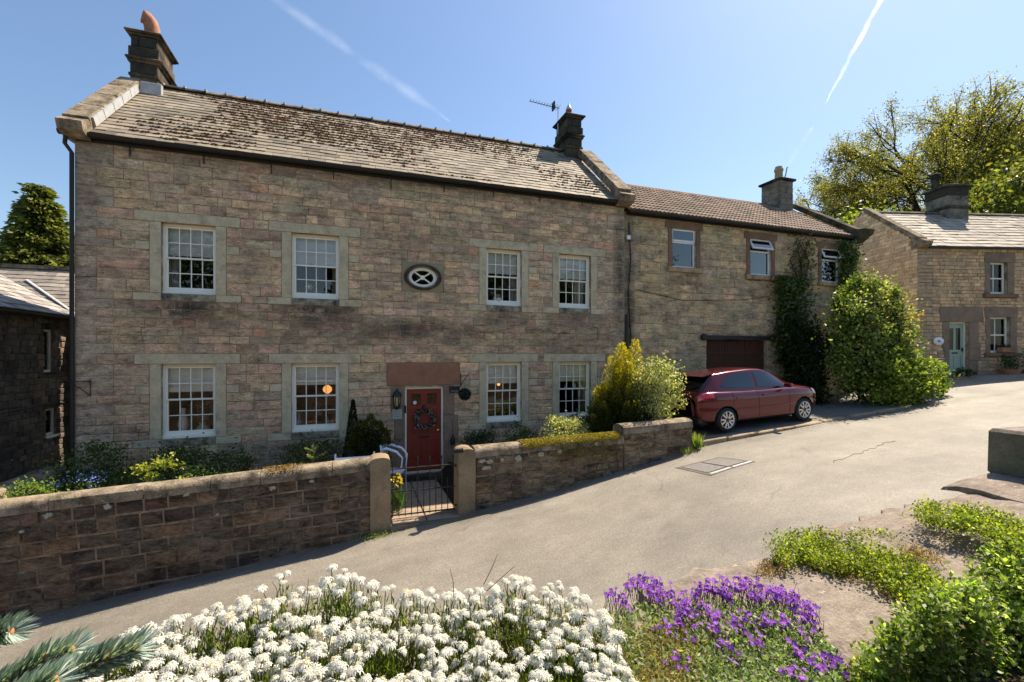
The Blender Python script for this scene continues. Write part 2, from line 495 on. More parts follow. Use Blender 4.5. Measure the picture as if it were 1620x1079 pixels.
M['wall_o'] = stone_mat('garden_stone', 'object', dark=(0.022, 0.019, 0.016), dlo=0.42, dhi=0.62)
M['wall_a'] = stone_mat('garden_stone_field', 'attr', dark=(0.022, 0.019, 0.016), dlo=0.42, dhi=0.62)
M['mortar'] = surf('mortar', (0.50, 0.41, 0.29), 0.95, 0.35, 7, 0.5, 80, 0.1, dark=(0.13, 0.105, 0.08), dark_lo=0.42, dark_hi=0.62)
M['mortar_dark'] = surf('old_mortar', (0.26, 0.195, 0.135), 0.95, 0.6, 9, 0.6, 70, 0.1, dark=(0.045, 0.036, 0.028), dark_lo=0.45, dark_hi=0.68)
M['dressed'] = surf('dressed_stone', (0.56, 0.475, 0.32), 0.9, 0.24, 4, 0.5, 60, 0.15, dark=(0.25, 0.205, 0.14), dark_lo=0.50, dark_hi=0.78, dark_scale=3.5)
M['red_stone'] = surf('red_sandstone', (0.31, 0.155, 0.095), 0.9, 0.22, 4, 0.3, 80, 0.15)
M['brown_stone'] = surf('brown_dressed_stone', (0.24, 0.15, 0.095), 0.9, 0.3, 4, 0.3, 80, 0.15, dark=(0.06, 0.045, 0.035), dark_lo=0.5, dark_hi=0.8)
M['ochre_stone'] = surf('ochre_sill_stone', (0.45, 0.31, 0.18), 0.9, 0.3, 6, 0.4, 60, 0.15, dark=(0.16, 0.09, 0.05), dark_lo=0.5, dark_hi=0.7)
M['coping'] = surf('coping_stone', (0.29, 0.23, 0.16), 0.92, 0.5, 5, 1.0, 45, 0.12, dark=(0.06, 0.048, 0.036), dark_lo=0.46, dark_hi=0.66, dark_scale=3.4, light=(0.5, 0.47, 0.4), light_scale=7, light_lo=0.62, light_hi=0.70)
M['soot'] = surf('sooty_stone', (0.10, 0.09, 0.062), 0.95, 0.45, 6, 0.6, 50, 0.1, dark=(0.02, 0.019, 0.017), dark_lo=0.42, dark_hi=0.62)
M['slate_o'] = surf('roof_slate', (0.3,0.3,0.3), 0.75, 0.25, 5, 0.35, 50, 0.3, mode='object', dark=(0.07, 0.055, 0.042), dark_lo=0.60, dark_hi=0.8, dark_scale=1.3)
M['slate_a'] = surf('roof_slate_field', (0.3,0.3,0.3), 0.75, 0.25, 5, 0.35, 50, 0.3, mode='attr', dark=(0.07, 0.055, 0.042), dark_lo=0.60, dark_hi=0.8, dark_scale=1.3)
M['tile_o'] = surf('clay_tile', (0.3,0.3,0.3), 0.85, 0.3, 5, 0.35, 50, 0.2, mode='object', dark=(0.07, 0.05, 0.04), dark_lo=0.58, dark_hi=0.8)
M['tile_a'] = surf('clay_tile_field', (0.3,0.3,0.3), 0.85, 0.3, 5, 0.35, 50, 0.2, mode='attr', dark=(0.07, 0.05, 0.04), dark_lo=0.58, dark_hi=0.8)
M['underlay'] = plain('roof_underlay', (0.03, 0.028, 0.025), 0.9, 0.1)
M['lead'] = surf('lead_flashing', (0.42, 0.43, 0.43), 0.55, 0.2, 6, 0.15, 30, 0.4)
M['terracotta'] = surf('terracotta', (0.42, 0.20, 0.12), 0.85, 0.3, 9, 0.3, 60, 0.2, dark=(0.09, 0.06, 0.045), dark_lo=0.5, dark_hi=0.75)
M['red_pot'] = surf('red_pot', (0.36, 0.07, 0.04), 0.7, 0.2, 9, 0.2, 60, 0.3)
M['buff_pot'] = surf('buff_pot', (0.42, 0.33, 0.2), 0.85, 0.25, 9, 0.2, 60, 0.2)
M['galv'] = plain('galvanised_metal', (0.55, 0.57, 0.58), 0.4, 0.5, 0.7)
M['white'] = surf('white_paint', (0.90, 0.86, 0.75), 0.45, 0.05, 8, 0.05, 40, 0.4)
M['cream'] = surf('cream_paint', (0.78, 0.68, 0.45), 0.5, 0.06, 8, 0.05, 40, 0.4)
M['upvc'] = plain('white_frame', (0.82, 0.83, 0.84), 0.35, 0.5)
M['black_iron'] = surf('black_iron', (0.018, 0.019, 0.021), 0.5, 0.3, 20, 0.1, 90, 0.4)
M['gutter'] = surf('gutter', (0.02, 0.019, 0.018), 0.5, 0.2, 9, 0.1, 60, 0.4)
M['glass'] = glassmat('window_glass', (1.0, 1.0, 1.0), 0.85)
M['glass_b'] = glassmat('barn_glass', (0.75, 0.85, 0.9), 2.6)
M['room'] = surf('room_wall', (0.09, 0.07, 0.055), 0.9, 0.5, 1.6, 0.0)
M['blind'] = surf('blind_cloth', (0.90, 0.89, 0.83), 0.9, 0.06, 4, 0.15, 30, 0.1)
M['curtain'] = surf('curtain_cloth', (0.5, 0.46, 0.4), 0.9, 0.15, 4, 0.1, 30, 0.1)
M['china'] = plain('white_china', (0.82, 0.82, 0.84), 0.25, 0.5)
M['blue_china'] = plain('blue_china', (0.10, 0.28, 0.62), 0.3, 0.5)
M['red_door'] = surf('red_door_paint', (0.235, 0.030, 0.018), 0.38, 0.08, 5, 0.05, 60, 0.45)
M['brass'] = plain('brass', (0.75, 0.55, 0.2), 0.25, 0.5, 1.0)
M['green_door'] = surf('sage_paint', (0.36, 0.46, 0.36), 0.5, 0.07, 5, 0.05, 60, 0.4)
M['brown_wood'] = surf('brown_boards', (0.075, 0.03, 0.02), 0.7, 0.35, 5, 0.3, 50, 0.25, stretch=(6, 1, 0.6))
M['bark'] = surf('bark', (0.10, 0.075, 0.052), 0.95, 0.4, 8, 0.8, 40, 0.1)
M['bark_dark'] = surf('dark_bark', (0.055, 0.045, 0.038), 0.95, 0.4, 5, 0.8, 20, 0.1)
M['leaf'] = leafmat('leaf', 0.48)
M['leaf_gloss'] = leafmat('glossy_leaf', 0.42, 0.25, 0.6)
M['petal'] = leafmat('petal', 0.25, 0.7, 0.1, (1.0, 1.0, 0.95))
M['moss'] = leafmat('moss', 0.2, 0.95, 0.05)
M['trail'] = leafmat('trailing_leaf', 0.6, 0.45, 0.35)
M['soil'] = surf('soil', (0.045, 0.032, 0.022), 0.95, 0.4, 6, 1.0, 30, 0.1)

# road: worn pale tarmac with cracks and patches
def road_mat():
    m = NT('worn_tarmac')
    c = m.base('const', (0.222, 0.198, 0.164))
    c = m.mix(c, m.ramp(m.noise(0.42, 6, 0.6), [(0.3, 0.70), (0.7, 1.18)]), 1.0, 'MULTIPLY')
    c = m.mix(c, m.ramp(m.noise(3.4, 6, 0.7, stretch=(0.5, 1, 1)), [(0.3, 0.84), (0.7, 1.14)]), 1.0, 'MULTIPLY')
    c = m.mix(c, m.ramp(m.noise(46, 4, 0.8), [(0.3, 0.48), (0.5, 1.0), (0.7, 1.5)]), 1.0, 'MULTIPLY')
    c = m.mix(c, m.ramp(m.noise(120, 3, 0.8), [(0.3, 0.66), (0.7, 1.32)]), 1.0, 'MULTIPLY')
    v = m.node('ShaderNodeTexVoronoi', feature='DISTANCE_TO_EDGE'); v.inputs['Scale'].default_value = 0.33; v.inputs['Randomness'].default_value = 1.0
    mp = m.node('ShaderNodeMapping'); mp.inputs['Scale'].default_value = (1, 1, 0)
    wv = m.node('ShaderNodeTexNoise'); wv.inputs['Scale'].default_value = 2.6; wv.inputs['Detail'].default_value = 5
    m.lk(m.P(), wv.inputs['Vector'])
    ad = m.node('ShaderNodeVectorMath', operation='MULTIPLY_ADD'); ad.inputs[1].default_value = (0.55, 0.55, 0)
    m.lk(wv.outputs['Color'], ad.inputs[0]); m.lk(m.P(), ad.inputs[2]); m.lk(ad.outputs[0], mp.inputs[0]); m.lk(mp.outputs[0], v.inputs['Vector'])
    crack = m.ramp(v.outputs['Distance'], [(0.0, 1.0), (0.009, 0.0)])
    crack = m.math('MULTIPLY', crack, m.ramp(m.noise(0.7, 3, 0.5), [(0.49, 0.0), (0.66, 0.5)]))
    c = m.mix(c, (0.06, 0.052, 0.042), crack)
    sep = m.node('ShaderNodeSeparateXYZ'); m.lk(m.P(), sep.inputs[0])
    for (y_, hw_, amt) in ((-4.3, .35, .16), (-5.9, .4, .16), (-7.4, .4, .14), (-3.0, .22, .35)):     # oil-darkened wheel tracks and a darker band along the gutter
        wy = m.math('ADD', sep.outputs[1], m.math('MULTIPLY', m.noise(.35, 3, .6), 1.3)); d_ = m.math('ABSOLUTE', m.math('SUBTRACT', wy, y_ + .65))
        f = m.math('SUBTRACT', 1.0, m.math('DIVIDE', d_, hw_ * 1.6), True); c = m.mix(c, (0.09, 0.078, 0.062), m.math('MULTIPLY', m.math('MULTIPLY', f, m.ramp(m.noise(1.6, 5, .7), [(.35, .2), (.65, 1.0)])), amt * 1.8, True))
    m.lk(c, m.b.inputs['Base Color']); m.b.inputs['Roughness'].default_value = 0.66; m.b.inputs['Specular IOR Level'].default_value = 0.36
    m.bump(m.noise(85, 4, 0.8), 0.75, 0.006)
    return m.m
M['road'] = road_mat()
M['patch'] = surf('tarmac_patch', (0.135, 0.118, 0.098), 0.9, 0.25, 8, 0.6, 110, 0.2, bdist=0.006)
M['paving'] = surf('paving', (0.20, 0.185, 0.16), 0.9, 0.3, 4, 0.5, 60, 0.2, dark=(0.07, 0.06, 0.045), dark_lo=0.5, dark_hi=0.75)
M['path'] = surf('path_stone', (0.30, 0.23, 0.165), 0.9, 0.25, 4, 0.4, 60, 0.2)
M['ground'] = surf('verge', (0.06, 0.07, 0.03), 0.95, 0.4, 2, 0.5, 20, 0.1)

# ------------------------------------------------------------------ ground
GX = [-120, -20, 0.44, 5.8, 7.0, 9.4, 12.6, 16.6, 28.4, 45, 250]
GZ = [-5.0, -3.0, -0.93, -0.30, -0.17, 0.16, 0.72, 1.08, 2.02, 2.9, 3.6]
def gz(x):
    return float(np.mean(np.interp([x - 0.6, x - 0.3, x, x + 0.3, x + 0.6], GX, GZ)))
def sheet(name, xs, yfun, dz, mat, ny=6, crown=None):
    V = []; F = []
    for x in xs:
        a, b = yfun(x)
        for j in range(ny + 1):
            y = a + (b - a) * j / ny
            V.append((x, y, gz(x) + dz + (crown(x, y) if crown else 0.0)))
    for i in range(len(xs) - 1):
        for j in range(ny):
            k = i * (ny + 1) + j; F.append((k, k + ny + 1, k + ny + 2, k + 1))
    me = bpy.data.meshes.new(name); me.from_pydata(V, [], F); me.materials.append(mat)
    me.polygons.foreach_set('use_smooth', [True] * len(F)); me.update()
    return mobj(name, me)
gxs = sorted(set(list(np.arange(-6, 34, 0.4)) + [-400, -120, -60, -30, -15, -10, 38, 45, 60, 100, 200, 500]))
structure(sheet('ground', gxs, lambda x: (-400, 600), -0.35, M['ground'], 8))
rxs = list(np.arange(-12, 46, 0.25))
def road_edge(x):
    return (-9.55, float(np.interp(x, [-30, 16.5, 18.5, 20, 21.5, 23, 24.5, 60], [-2.7, -2.7, -2.75, -2.75, -2.5, -1.6, 3.0, 3.0])))
road = structure(sheet('road', rxs, road_edge, 0.0, M['road'], 24, crown=lambda x, y: 0.012 * math.sin(x * 1.7 + y) * math.sin(y * 1.3)))

def on_road(poly, h=0.006):
    return [(x, y, gz(x) + h + 0.012 * math.sin(x * 1.7 + y) * math.sin(y * 1.3)) for (x, y) in poly]
# manhole patch in the road: a rectangular reinstatement with two cover plates
p = thing('access_cover', 'flat double cover plate set in a dark patch of the road near the kerb', 'cover', (12.1, -3.9, gz(12.1)))
A_ = [(11.45, -3.5), (12.5, -3.6), (12.75, -4.28), (11.6, -4.32)]
def quad_on_road(poly, h, name, mat, parent):
    m = MB(); loc = Vector(parent.location); pts = on_road(poly, h)
    top = [tuple(Vector(q) - loc) for q in pts]; bot = [(q[0], q[1], q[2] - 0.03) for q in top]
    m.add(top + bot, [(0, 1, 2, 3), (0, 4, 5, 1), (1, 5, 6, 2), (2, 6, 7, 3), (3, 7, 4, 0)])
    return m.build(name, mat, parent)
def bil(P, u, v): return tuple((1-u)*(1-v)*P[0][k] + u*(1-v)*P[1][k] + u*v*P[2][k] + (1-u)*v*P[3][k] for k in (0, 1))
quad_on_road(A_, 0.008, 'surround', M['patch'], p)
M['cover'] = surf('cover_plate', (0.17, 0.155, 0.145), 0.7, 0.25, 14, 0.5, 90, 0.3)
quad_on_road([bil(A_, .08, .1), bil(A_, .48, .1), bil(A_, .48, .82), bil(A_, .08, .82)], 0.014, 'cover_plate', M['cover'], p)
quad_on_road([bil(A_, .52, .1), bil(A_, .92, .1), bil(A_, .92, .82), bil(A_, .52, .82)], 0.014, 'cover_plate', M['cover'], p)
quad_on_road([bil(A_, .06, .88), bil(A_, .50, .88), bil(A_, .50, .96), bil(A_, .06, .96)], 0.013, 'rim', M['galv'], p)
quad_on_road([bil(A_, .55, .88), bil(A_, .98, .88), bil(A_, .98, .96), bil(A_, .55, .96)], 0.013, 'rim', M['galv'], p)
# tarmac repairs: thin dressed strips lying on the road
def road_strip(poly, name='tarmac_patch'):
    m = MB(); n = len(poly); V = []
    for (x, y) in poly: V.append((x, y, gz(x) + .006 + 0.012 * math.sin(x * 1.7 + y) * math.sin(y * 1.3)))
    b_ = [(v[0], v[1], v[2] - .02) for v in V]; m.add(V + b_, [tuple(range(n))] + [(i, (i + 1) % n, n + (i + 1) % n, n + i) for i in range(n)]); m.build(name, M['patch'], road)
def grid_strip(x0, x1, ya, yb, w, seed):
    r = random.Random(seed); k = int((x1 - x0) / .12) + 1
    for i in range(k):
        if i == 0: ys_ = [ya + (yb - ya) * q / k + r.uniform(-.045, .045) for q in range(k + 1)]; ws_ = [w * r.uniform(.15, 1.0) for q in range(k + 1)]
        a, b = x0 + (x1 - x0) * i / k, x0 + (x1 - x0) * (i + 1) / k
        yield [(a, ys_[i]), (b, ys_[i + 1]), (b, ys_[i + 1] + ws_[i + 1]), (a, ys_[i] + ws_[i])]
for (x0, x1, ya, yb, w, sd) in ((13.7, 16.0, -5.15, -4.8, .02, 1),):
    for q in grid_strip(x0, x1, ya, yb, w, sd): road_strip(q, 'tarmac_seam')
# pavement in front of the barn with kerb stones
def pz(x): return 0.84 + 0.066 * (x - 12.62)
pxs = list(np.arange(12.42, 22.4, 0.4))
V = []; F = []
for x in pxs:
    for y in np.linspace(-2.62, 0.11, 6): V.append((x, y, max(pz(x), gz(x) + 0.03) + 0.004 * math.sin(5 * x + 3 * y)))
for i in range(len(pxs) - 1):
    for j in range(5):
        k = i * 6 + j; F.append((k, k + 6, k + 7, k + 1))
me = bpy.data.meshes.new('pavement'); me.from_pydata(V, [], F); me.materials.append(M['paving']); me.update()
pav = structure(mobj('pavement', me))
M['kerb'] = surf('kerb_stone', (0.34, 0.26, 0.17), 0.9, 0.3, 5, 0.6, 50, 0.2, dark=(0.10, 0.08, 0.055), dark_lo=0.52, dark_hi=0.75)
x = 12.44
while x < 19.0:
    l = random.uniform(0.9, 1.3); m = MB(); m.cbox(-l/2 + .006, l/2 - .006, -0.15, 0.02, -0.30, 0.012, 0.02, 0.008)
    m.build('kerb_stone', M['kerb'], pav, loc=(x + l/2, -2.64 + random.uniform(-.01, .01), max(pz(x + l/2), gz(x + l/2) + 0.03)), rot=(0, -math.atan(0.068), 0)); x += l
# grit and leaf litter in the gutter, geometry
n = 2600; P = np.zeros((n, 3)); P[:, 0] = rng.uniform(-1.0, 17.5, n) ** 1.0; P[:, 1] = np.where(P[:, 0] > 12.4, -2.84, -2.93) - np.abs(rng.normal(0, 0.10, n)); 
P[:, 2] = [gz(a) + 0.012 for a in P[:, 0]]
stuff(tag(leaves('leaf_litter', P, rng.uniform(0.008, 0.024, n), M['leaf'], None, pick([(0.22, 0.12, 0.05), (0.30, 0.2, 0.1), (0.35, 0.28, 0.18)], n), up=2.0), 'brown leaf litter and grit lying in the gutter along the kerb', 'leaf litter'))

# garden behind the wall
V = []; F = []
gx = list(np.arange(-0.4, 12.7, 0.3))
for x in gx:
    for y in np.linspace(-2.62, 0.02, 8):
        inpath = 5.75 < x < 7.15
        V.append((x, y, -0.2 if inpath else max(0.18, gz(x) + 0.06) + 0.03 * math.sin(9 * x + 7 * y)))
for i in range(len(gx) - 1):
    for j in range(7):
        k = i * 8 + j; F.append((k, k + 8, k + 9, k + 1))
me = bpy.data.meshes.new('garden_soil'); me.from_pydata(V, [], F); me.materials.append(M['soil']); me.update()
structure(mobj('garden_soil', me))
# path slabs
path = MB().box(5.80, 7.08, -2.95, -0.02, -0.5, -0.19).build('path', M['paving']); structure(path)
for i in range(5):
    for j in range(2):
        MB().cbox(5.83 + j * 0.62, 5.83 + j * 0.62 + 0.60, -2.92 + i * 0.56, -2.92 + i * 0.56 + 0.545, -0.188, -0.155 + 0.004 * random.random(), 0.008, 0.003).build('paving_slab', M['path'], path)
MB().cbox(6.15, 7.45, -0.34, -0.012, -0.19, -0.06, 0.012).build('door_step', M['soot'], path)

# ------------------------------------------------------------------ garden walls
WALLPAL = [((0.113, 0.077, 0.052), 4), ((0.171, 0.112, 0.067), 3), ((0.088, 0.064, 0.046), 3), ((0.234, 0.157, 0.089), 1), ((0.15, 0.087, 0.056), 1)]
WALLPAL2 = [((0.204, 0.141, 0.081), 4), ((0.245, 0.173, 0.099), 2), ((0.15, 0.102, 0.064), 3), ((0.218, 0.147, 0.07), 1)]
def coping_run(parent, x0, x1, ztop, y0, y1, mat, lmin, lmax, round_=True, name='coping_stone', hh=0.17):
    x = x0
    while x < x1 - 1e-4:
        l = random.uniform(lmin, lmax)
        if x1 - x - l < lmin * 0.6: l = x1 - x
        m = MB(); prof = []
        yc = (y0 + y1) / 2; hw = (y1 - y0) / 2
        for k in range(9):
            a = PI * k / 8; prof.append((yc - math.cos(a) * hw * (1 + random.uniform(-.02, .02)), -hh * 0.45 + math.sin(a) ** 0.7 * hh * 0.9 + random.uniform(-.006, .006)))
        prof = [(y0, -hh)] + prof + [(y1, -hh)]
        m.prism(prof, -l/2 + 0.005, l/2 - 0.005, 'x')
        m.build(name, mat, parent, 40, loc=(x + l/2, random.uniform(-.008, .008), ztop + random.uniform(-.008, .008)))
        x += l
# wall one: left of the gate. built in a frame tilted with its own top
def garden_wall(label, xa, xb, za, zb, y, thick, depth, pal, mats, lmin, lmax, ch, cop):
    sl = math.atan2(zb - za, xb - xa); L = math.hypot(xb - xa, zb - za)
    t = thing('garden_wall', label, 'wall', (xa, y, za), 0, None, -sl)
    core = MB().box(0, L, 0.012, thick - 0.012, -depth, -0.12).build('wall_core', M['mortar_dark'], t)
    crs = courses([-depth, -0.20], ch)
    lay(core, masonry(0.0, L, crs, [], lmin, lmax, pal, gap=0.03, prot=(0.008, 0.024), tilt=0.014), STONE_K, mats[0], mats[1], 'stone', 300, 0.013)
    if cop: coping_run(t, -0.01, L + 0.01, -0.07, -0.022, thick + 0.02, M['coping'], 0.7, 1.15, hh=0.14)
    return t
w1 = garden_wall('dark weathered stone garden wall with rounded coping left of the iron gate', -2.2, 5.45, 0.66, 1.02, -2.85, 0.34, 2.35, WALLPAL, (M['wall_o'], M['wall_a']), 0.24, 0.46, 0.205, True)
def pillar(label, x0, x1, y0, y1, z0, z1):
    m = MB(); n = 10; prof = []
    for k in range(n + 1):
        a = PI * k / n
        prof.append(((x0 + x1)/2 - math.cos(a) * (x1 - x0)/2 * (1 if 0 < k < n else 1), z1 - 0.10 + 0.10 * math.sin(a) ** 0.6))
    prof = [(x0, z0)] + prof + [(x1, z0)]
    m.prism(prof, y0, y1, 'y'); o = m.build('gate_pillar', M['coping'], None, 35)
    return tag(o, label, 'pillar')
M['pillar'] = surf('pillar_stone', (0.30, 0.225, 0.14), 0.92, 0.3, 4, 0.7, 45, 0.12, dark=(0.09, 0.068, 0.045), dark_lo=0.5, dark_hi=0.75)
pl = pillar('tan upright stone at the gate end of the left garden wall', 5.45, 5.80, -2.875, -2.44, -0.75, 1.025); pl.data.materials[0] = M['pillar']
pr = pillar('dark square stone gatepost on the right of the iron gate', 7.04, 7.36, -2.885, -2.44, -0.6, 1.075); pr.data.materials[0] = M['pillar']
w2 = garden_wall('low mossy stone wall right of the gate with yellow moss on its coping', 7.36, 10.62, 1.10, 1.17, -2.85, 0.34, 1.45, WALLPAL2, (M['wall_o'], M['wall_a']), 0.22, 0.48, 0.17, True)
w3 = garden_wall('raised end of the garden wall beside the parked car', 10.62, 12.42, 1.36, 1.41, -2.87, 0.40, 1.3, WALLPAL2, (M['wall_o'], M['wall_a']), 0.25, 0.55, 0.18, True)
# moss on the coping of wall two
def moss_patch(parent, name, P, size, pal):
    n = len(P); return stuff(leaves(name, P, rng.uniform(0.6, 1.4, n) * size, M['moss'], parent, pick(pal, n, 0.2), aspect=0.9, up=0.5))
n = 9000; u = rng.uniform(0.95, 3.2, n); a = rng.uniform(0.05, 1.0, n) * PI * 0.78
keep = rng.random(n) < np.clip(1.15 - np.abs(np.sin(u * 2.1 + 0.5)) * 0.25 - (a / PI) * 0.35, 0, 1); u = u[keep]; a = a[keep]
P = np.stack([u, 0.14 - np.cos(a) * 0.20, -0.07 - 0.07 + np.sin(a) ** 0.7 * 0.155], 1)
moss_patch(w2, 'coping_moss', P, 0.022, [(0.40, 0.30, 0.03), (0.30, 0.26, 0.03), (0.45, 0.33, 0.05), (0.22, 0.2, 0.03)])
n = 2500; u = rng.uniform(1.6, 3.1, n); z = -np.abs(rng.normal(0.16, 0.14, n)) - 0.12
moss_patch(w2, 'hanging_moss', np.stack([u, np.full(n, -0.03), z], 1), 0.016, [(0.16, 0.15, 0.03), (0.22, 0.19, 0.03), (0.12, 0.12, 0.03)])
# pale lichen on the wall face
M['lichen'] = surf('lichen', (0.36, 0.34, 0.27), 0.95, 0.5, 30, 0.8, 60, 0.1)
for (u, v, r1, r2) in [(0.13, -.28, .09, .035), (0.28, -.30, .08, .05), (0.2, -.42, .10, .045), (0.52, -.29, .04, .04), (0.86, -.30, .08, .065), (1.35, -.26, .075, .055), (1.75, -.24, .055, .05), (2.6, -.16, .05, .04)]:
    m = MB(); n = 26; pts = []
    for k in range(n):
        an = 2 * PI * k / n; q = random.uniform(0.62, 1.12); pts.append((u + math.cos(an) * r1 * q, v + math.sin(an) * r2 * q))
    m.prism(pts, -0.036, -0.0, 'y').build('lichen', M['lichen'], w2)
for (u, v, r1, r2) in [(3.2, -.27, .06, .045), (3.9, -.25, .07, .05), (4.9, -.22, .05, .035), (6.1, -.29, .06, .04), (6.7, -.26, .05, .03), (2.9, -.45, .035, .03), (5.3, -.6, .03, .025)]:
    m = MB(); n = 24; pts = []
    for k in range(n):
        an = 2 * PI * k / n; q = random.uniform(0.45, 1.15); pts.append((u + math.cos(an) * r1 * q, v + math.sin(an) * r2 * q))
    m.prism(pts, -0.034, 0.0, 'y').build('lichen', M['lichen'], w1)
n = 700; u = rng.normal(6.25, 0.16, n); a = rng.uniform(0.15, 0.8, n) * PI
moss_patch(w1, 'coping_moss', np.stack([u, 0.14 - np.cos(a) * 0.20, -0.14 + np.sin(a) ** 0.7 * 0.16], 1), 0.022, [(0.25, 0.16, 0.04), (0.3, 0.2, 0.06), (0.2, 0.11, 0.03)])
n = 900; u = rng.uniform(3.0, 7.6, n); moss_patch(w1, 'coping_moss', np.stack([u, np.full(n, -0.035) + rng.normal(0, .01, n), -0.10 + rng.normal(0, .03, n)], 1), 0.014, [(0.07, 0.06, 0.03), (0.05, 0.045, 0.03)])

# iron gate
g = thing('iron_gate', 'black wrought iron garden gate between the two stone posts', 'gate', (5.83, -2.68, -0.12))
W = 1.17
nb = 11
for i in range(nb):
    u = 0.02 + (W - 0.04) * i / (nb - 1); tall = (i % 2 == 0)
    top = 1.0 if tall else 0.56
    m = MB().tube([(u, 0, 0.0), (u, 0, top)], 0.0085, 6)
    m.lathe([(0.004, top - .01), (0.014, top + .02), (0.017, top + .035), (0.009, top + .06), (0.001, top + .095)], (u, 0, 0), 8)
    m.build('bar', M['black_iron'], g, 50)
for z in (0.03, 0.46, 0.88):
    MB().cbox(-0.01, W + 0.01, -0.014, 0.014, z - 0.010, z + 0.012, 0.003).build('rail', M['black_iron'], g)
for z in (0.10, 0.85):
    MB().tube([(W, 0, z), (W + 0.05, 0.0, z)], 0.02, 8).build('hinge', M['black_iron'], g)
MB().cbox(-0.04, 0.12, -0.03, -0.015, 0.5, 0.53, 0.003).build('latch', M['black_iron'], g)
m = MB().cbox(6.93, 7.12, -2.93, -2.86, 1.02, 1.09, 0.012); m.tube([(6.95, -2.9, 1.05), (7.02, -2.96, 1.09), (7.10, -2.94, 1.10)], 0.022, 8)
tag(m.build('gate_bracket', M['black_iron'], None, 40), 'black iron hook fixed to the top of the right gatepost', 'bracket')

# ------------------------------------------------------------------ main house
M['brown_pale'] = surf('pale_brown_stone', (0.27, 0.195, 0.14), 0.9, 0.25, 3, 0.4, 70, 0.15, dark=(0.14, 0.10, 0.08), dark_lo=0.5, dark_hi=0.8)
M['under_sill'] = surf('stained_sill', (0.40, 0.35, 0.25), 0.9, 0.3, 4, 0.4, 70, 0.15, dark=(0.05, 0.047, 0.04), dark_lo=0.40, dark_hi=0.62, dark_scale=3.0)
H = thing('stone_house', 'large two-storey brown stone house with red front door and mossy slate roof', 'house')
UP = (4.13, 5.60); DN = (1.10, 2.66)
WX = [(1.42, 2.39), (3.86, 4.86), (8.40, 9.36), (10.45, 11.42)]
open_h = [(a, b, *UP) for a, b in WX] + [(a, b, *DN) for a, b in WX] + [(6.35, 7.29, -0.06, 2.06), (6.36, 7.20, 4.47, 5.03)]
hw = holed_wall('front_wall', 0.0, 12.5, -1.2, 7.22, 0.0, 0.36, open_h, M['mortar'], H)
blocks = []      # dressed pieces: x0,x1,z0,z1,name
for (a, b) in WX:
    for (z0, z1) in (UP, DN):
        c = z0 + (z1 - z0) * 0.60; tw = 0.17
        blocks += [(a - 0.46, b + 0.46, z1, z1 + 0.215, 'lintel'), (a - 0.20, a, z0, z1, 'jamb'), (b, b + 0.20, z0, z1, 'jamb'),
                   (a - 0.44, a - 0.20, c, c + tw, 'tie_block'), (b + 0.20, b + 0.44, c, c + tw, 'tie_block'),
                   (a - 0.48, a + 0.0, z0 - 0.155, z0, 'foot_block'), (b - 0.0, b + 0.48, z0 - 0.155, z0, 'foot_block'), (a, b, z0 - 0.155, z0, 'under_sill')]
blocks2 = []
for (x0, x1, z0, z1, nm) in blocks:      # the third and fourth windows stand close: trim where they would touch
    if nm in ('lintel', 'foot_block', 'tie_block'):
        if x0 < 9.9 < x1: x1 = min(x1, 9.87) if x0 < 9.5 else x1
        if x0 < 9.9 and x0 > 9.6: x0 = max(x0, 9.95)
        x0 = max(x0, 9.95) if (x0 > 9.87 and x0 < 9.95) else x0
    blocks2.append((x0, x1, z0, z1, nm))
door_bl = [(5.92, 7.70, 2.10, 2.66, 'door_lintel'), (6.02, 6.35, 1.5, 2.10, 'door_jamb'), (6.10, 6.35, 0.8, 1.5, 'door_jamb'), (5.98, 6.35, 0.1, 0.8, 'door_jamb'),
           (7.29, 7.55, 1.35, 2.10, 'door_jamb'), (7.29, 7.66, 0.7, 1.35, 'door_jamb'), (7.29, 7.52, 0.1, 0.7, 'door_jamb')]
oval_bl = [(6.27, 7.29, 4.40, 5.12, 'oval_surround')]
HPAL = [((0.476, 0.351, 0.225), 2.2), ((0.397, 0.273, 0.178), 1.6), ((0.561, 0.369, 0.232), 4), ((0.538, 0.369, 0.23), 4), ((0.584, 0.402, 0.238), 2.2), ((0.512, 0.375, 0.238), 3), ((0.55, 0.356, 0.235), 2.4), ((0.538, 0.309, 0.188), 0.35), ((0.426, 0.29, 0.186), 0.9), ((0.617, 0.424, 0.245), 0.7)]
lv = sorted({-1.2, 0.1, 0.945, 1.10, 2.036, 2.206, 2.66, 2.875, 3.975, 4.13, 4.40, 5.012, 5.12, 5.182, 5.60, 5.815, 7.18})
lv = [z for z in lv if z not in (5.12,)]
holes = [b[:4] for b in blocks2 + door_bl + oval_bl] + open_h
crs = courses(lv, 0.20)
lay(hw, masonry(0.0, 12.5, crs, holes, 0.26, 0.60, HPAL, ends=(0.35, 0.315, 0.25)), STONE_K, M['stone_o'], M['stone_a'], 'stone', 300, 0.004)
for (x0, x1, z0, z1, nm) in blocks2:
    MB().cbox(x0 + .004, x1 - .004, -0.022, 0.10 if nm != 'jamb' else 0.12, z0 + .003, z1 - .003, 0.005).build(nm, M['under_sill'] if nm == 'under_sill' else M['dressed'], hw)
for (x0, x1, z0, z1, nm) in door_bl:
    MB().cbox(x0 + .005, x1 - .005, -0.026, 0.10, z0 + .005, z1 - .005, 0.008).build(nm, M['red_stone'] if nm == 'door_lintel' else M['brown_pale'], hw)
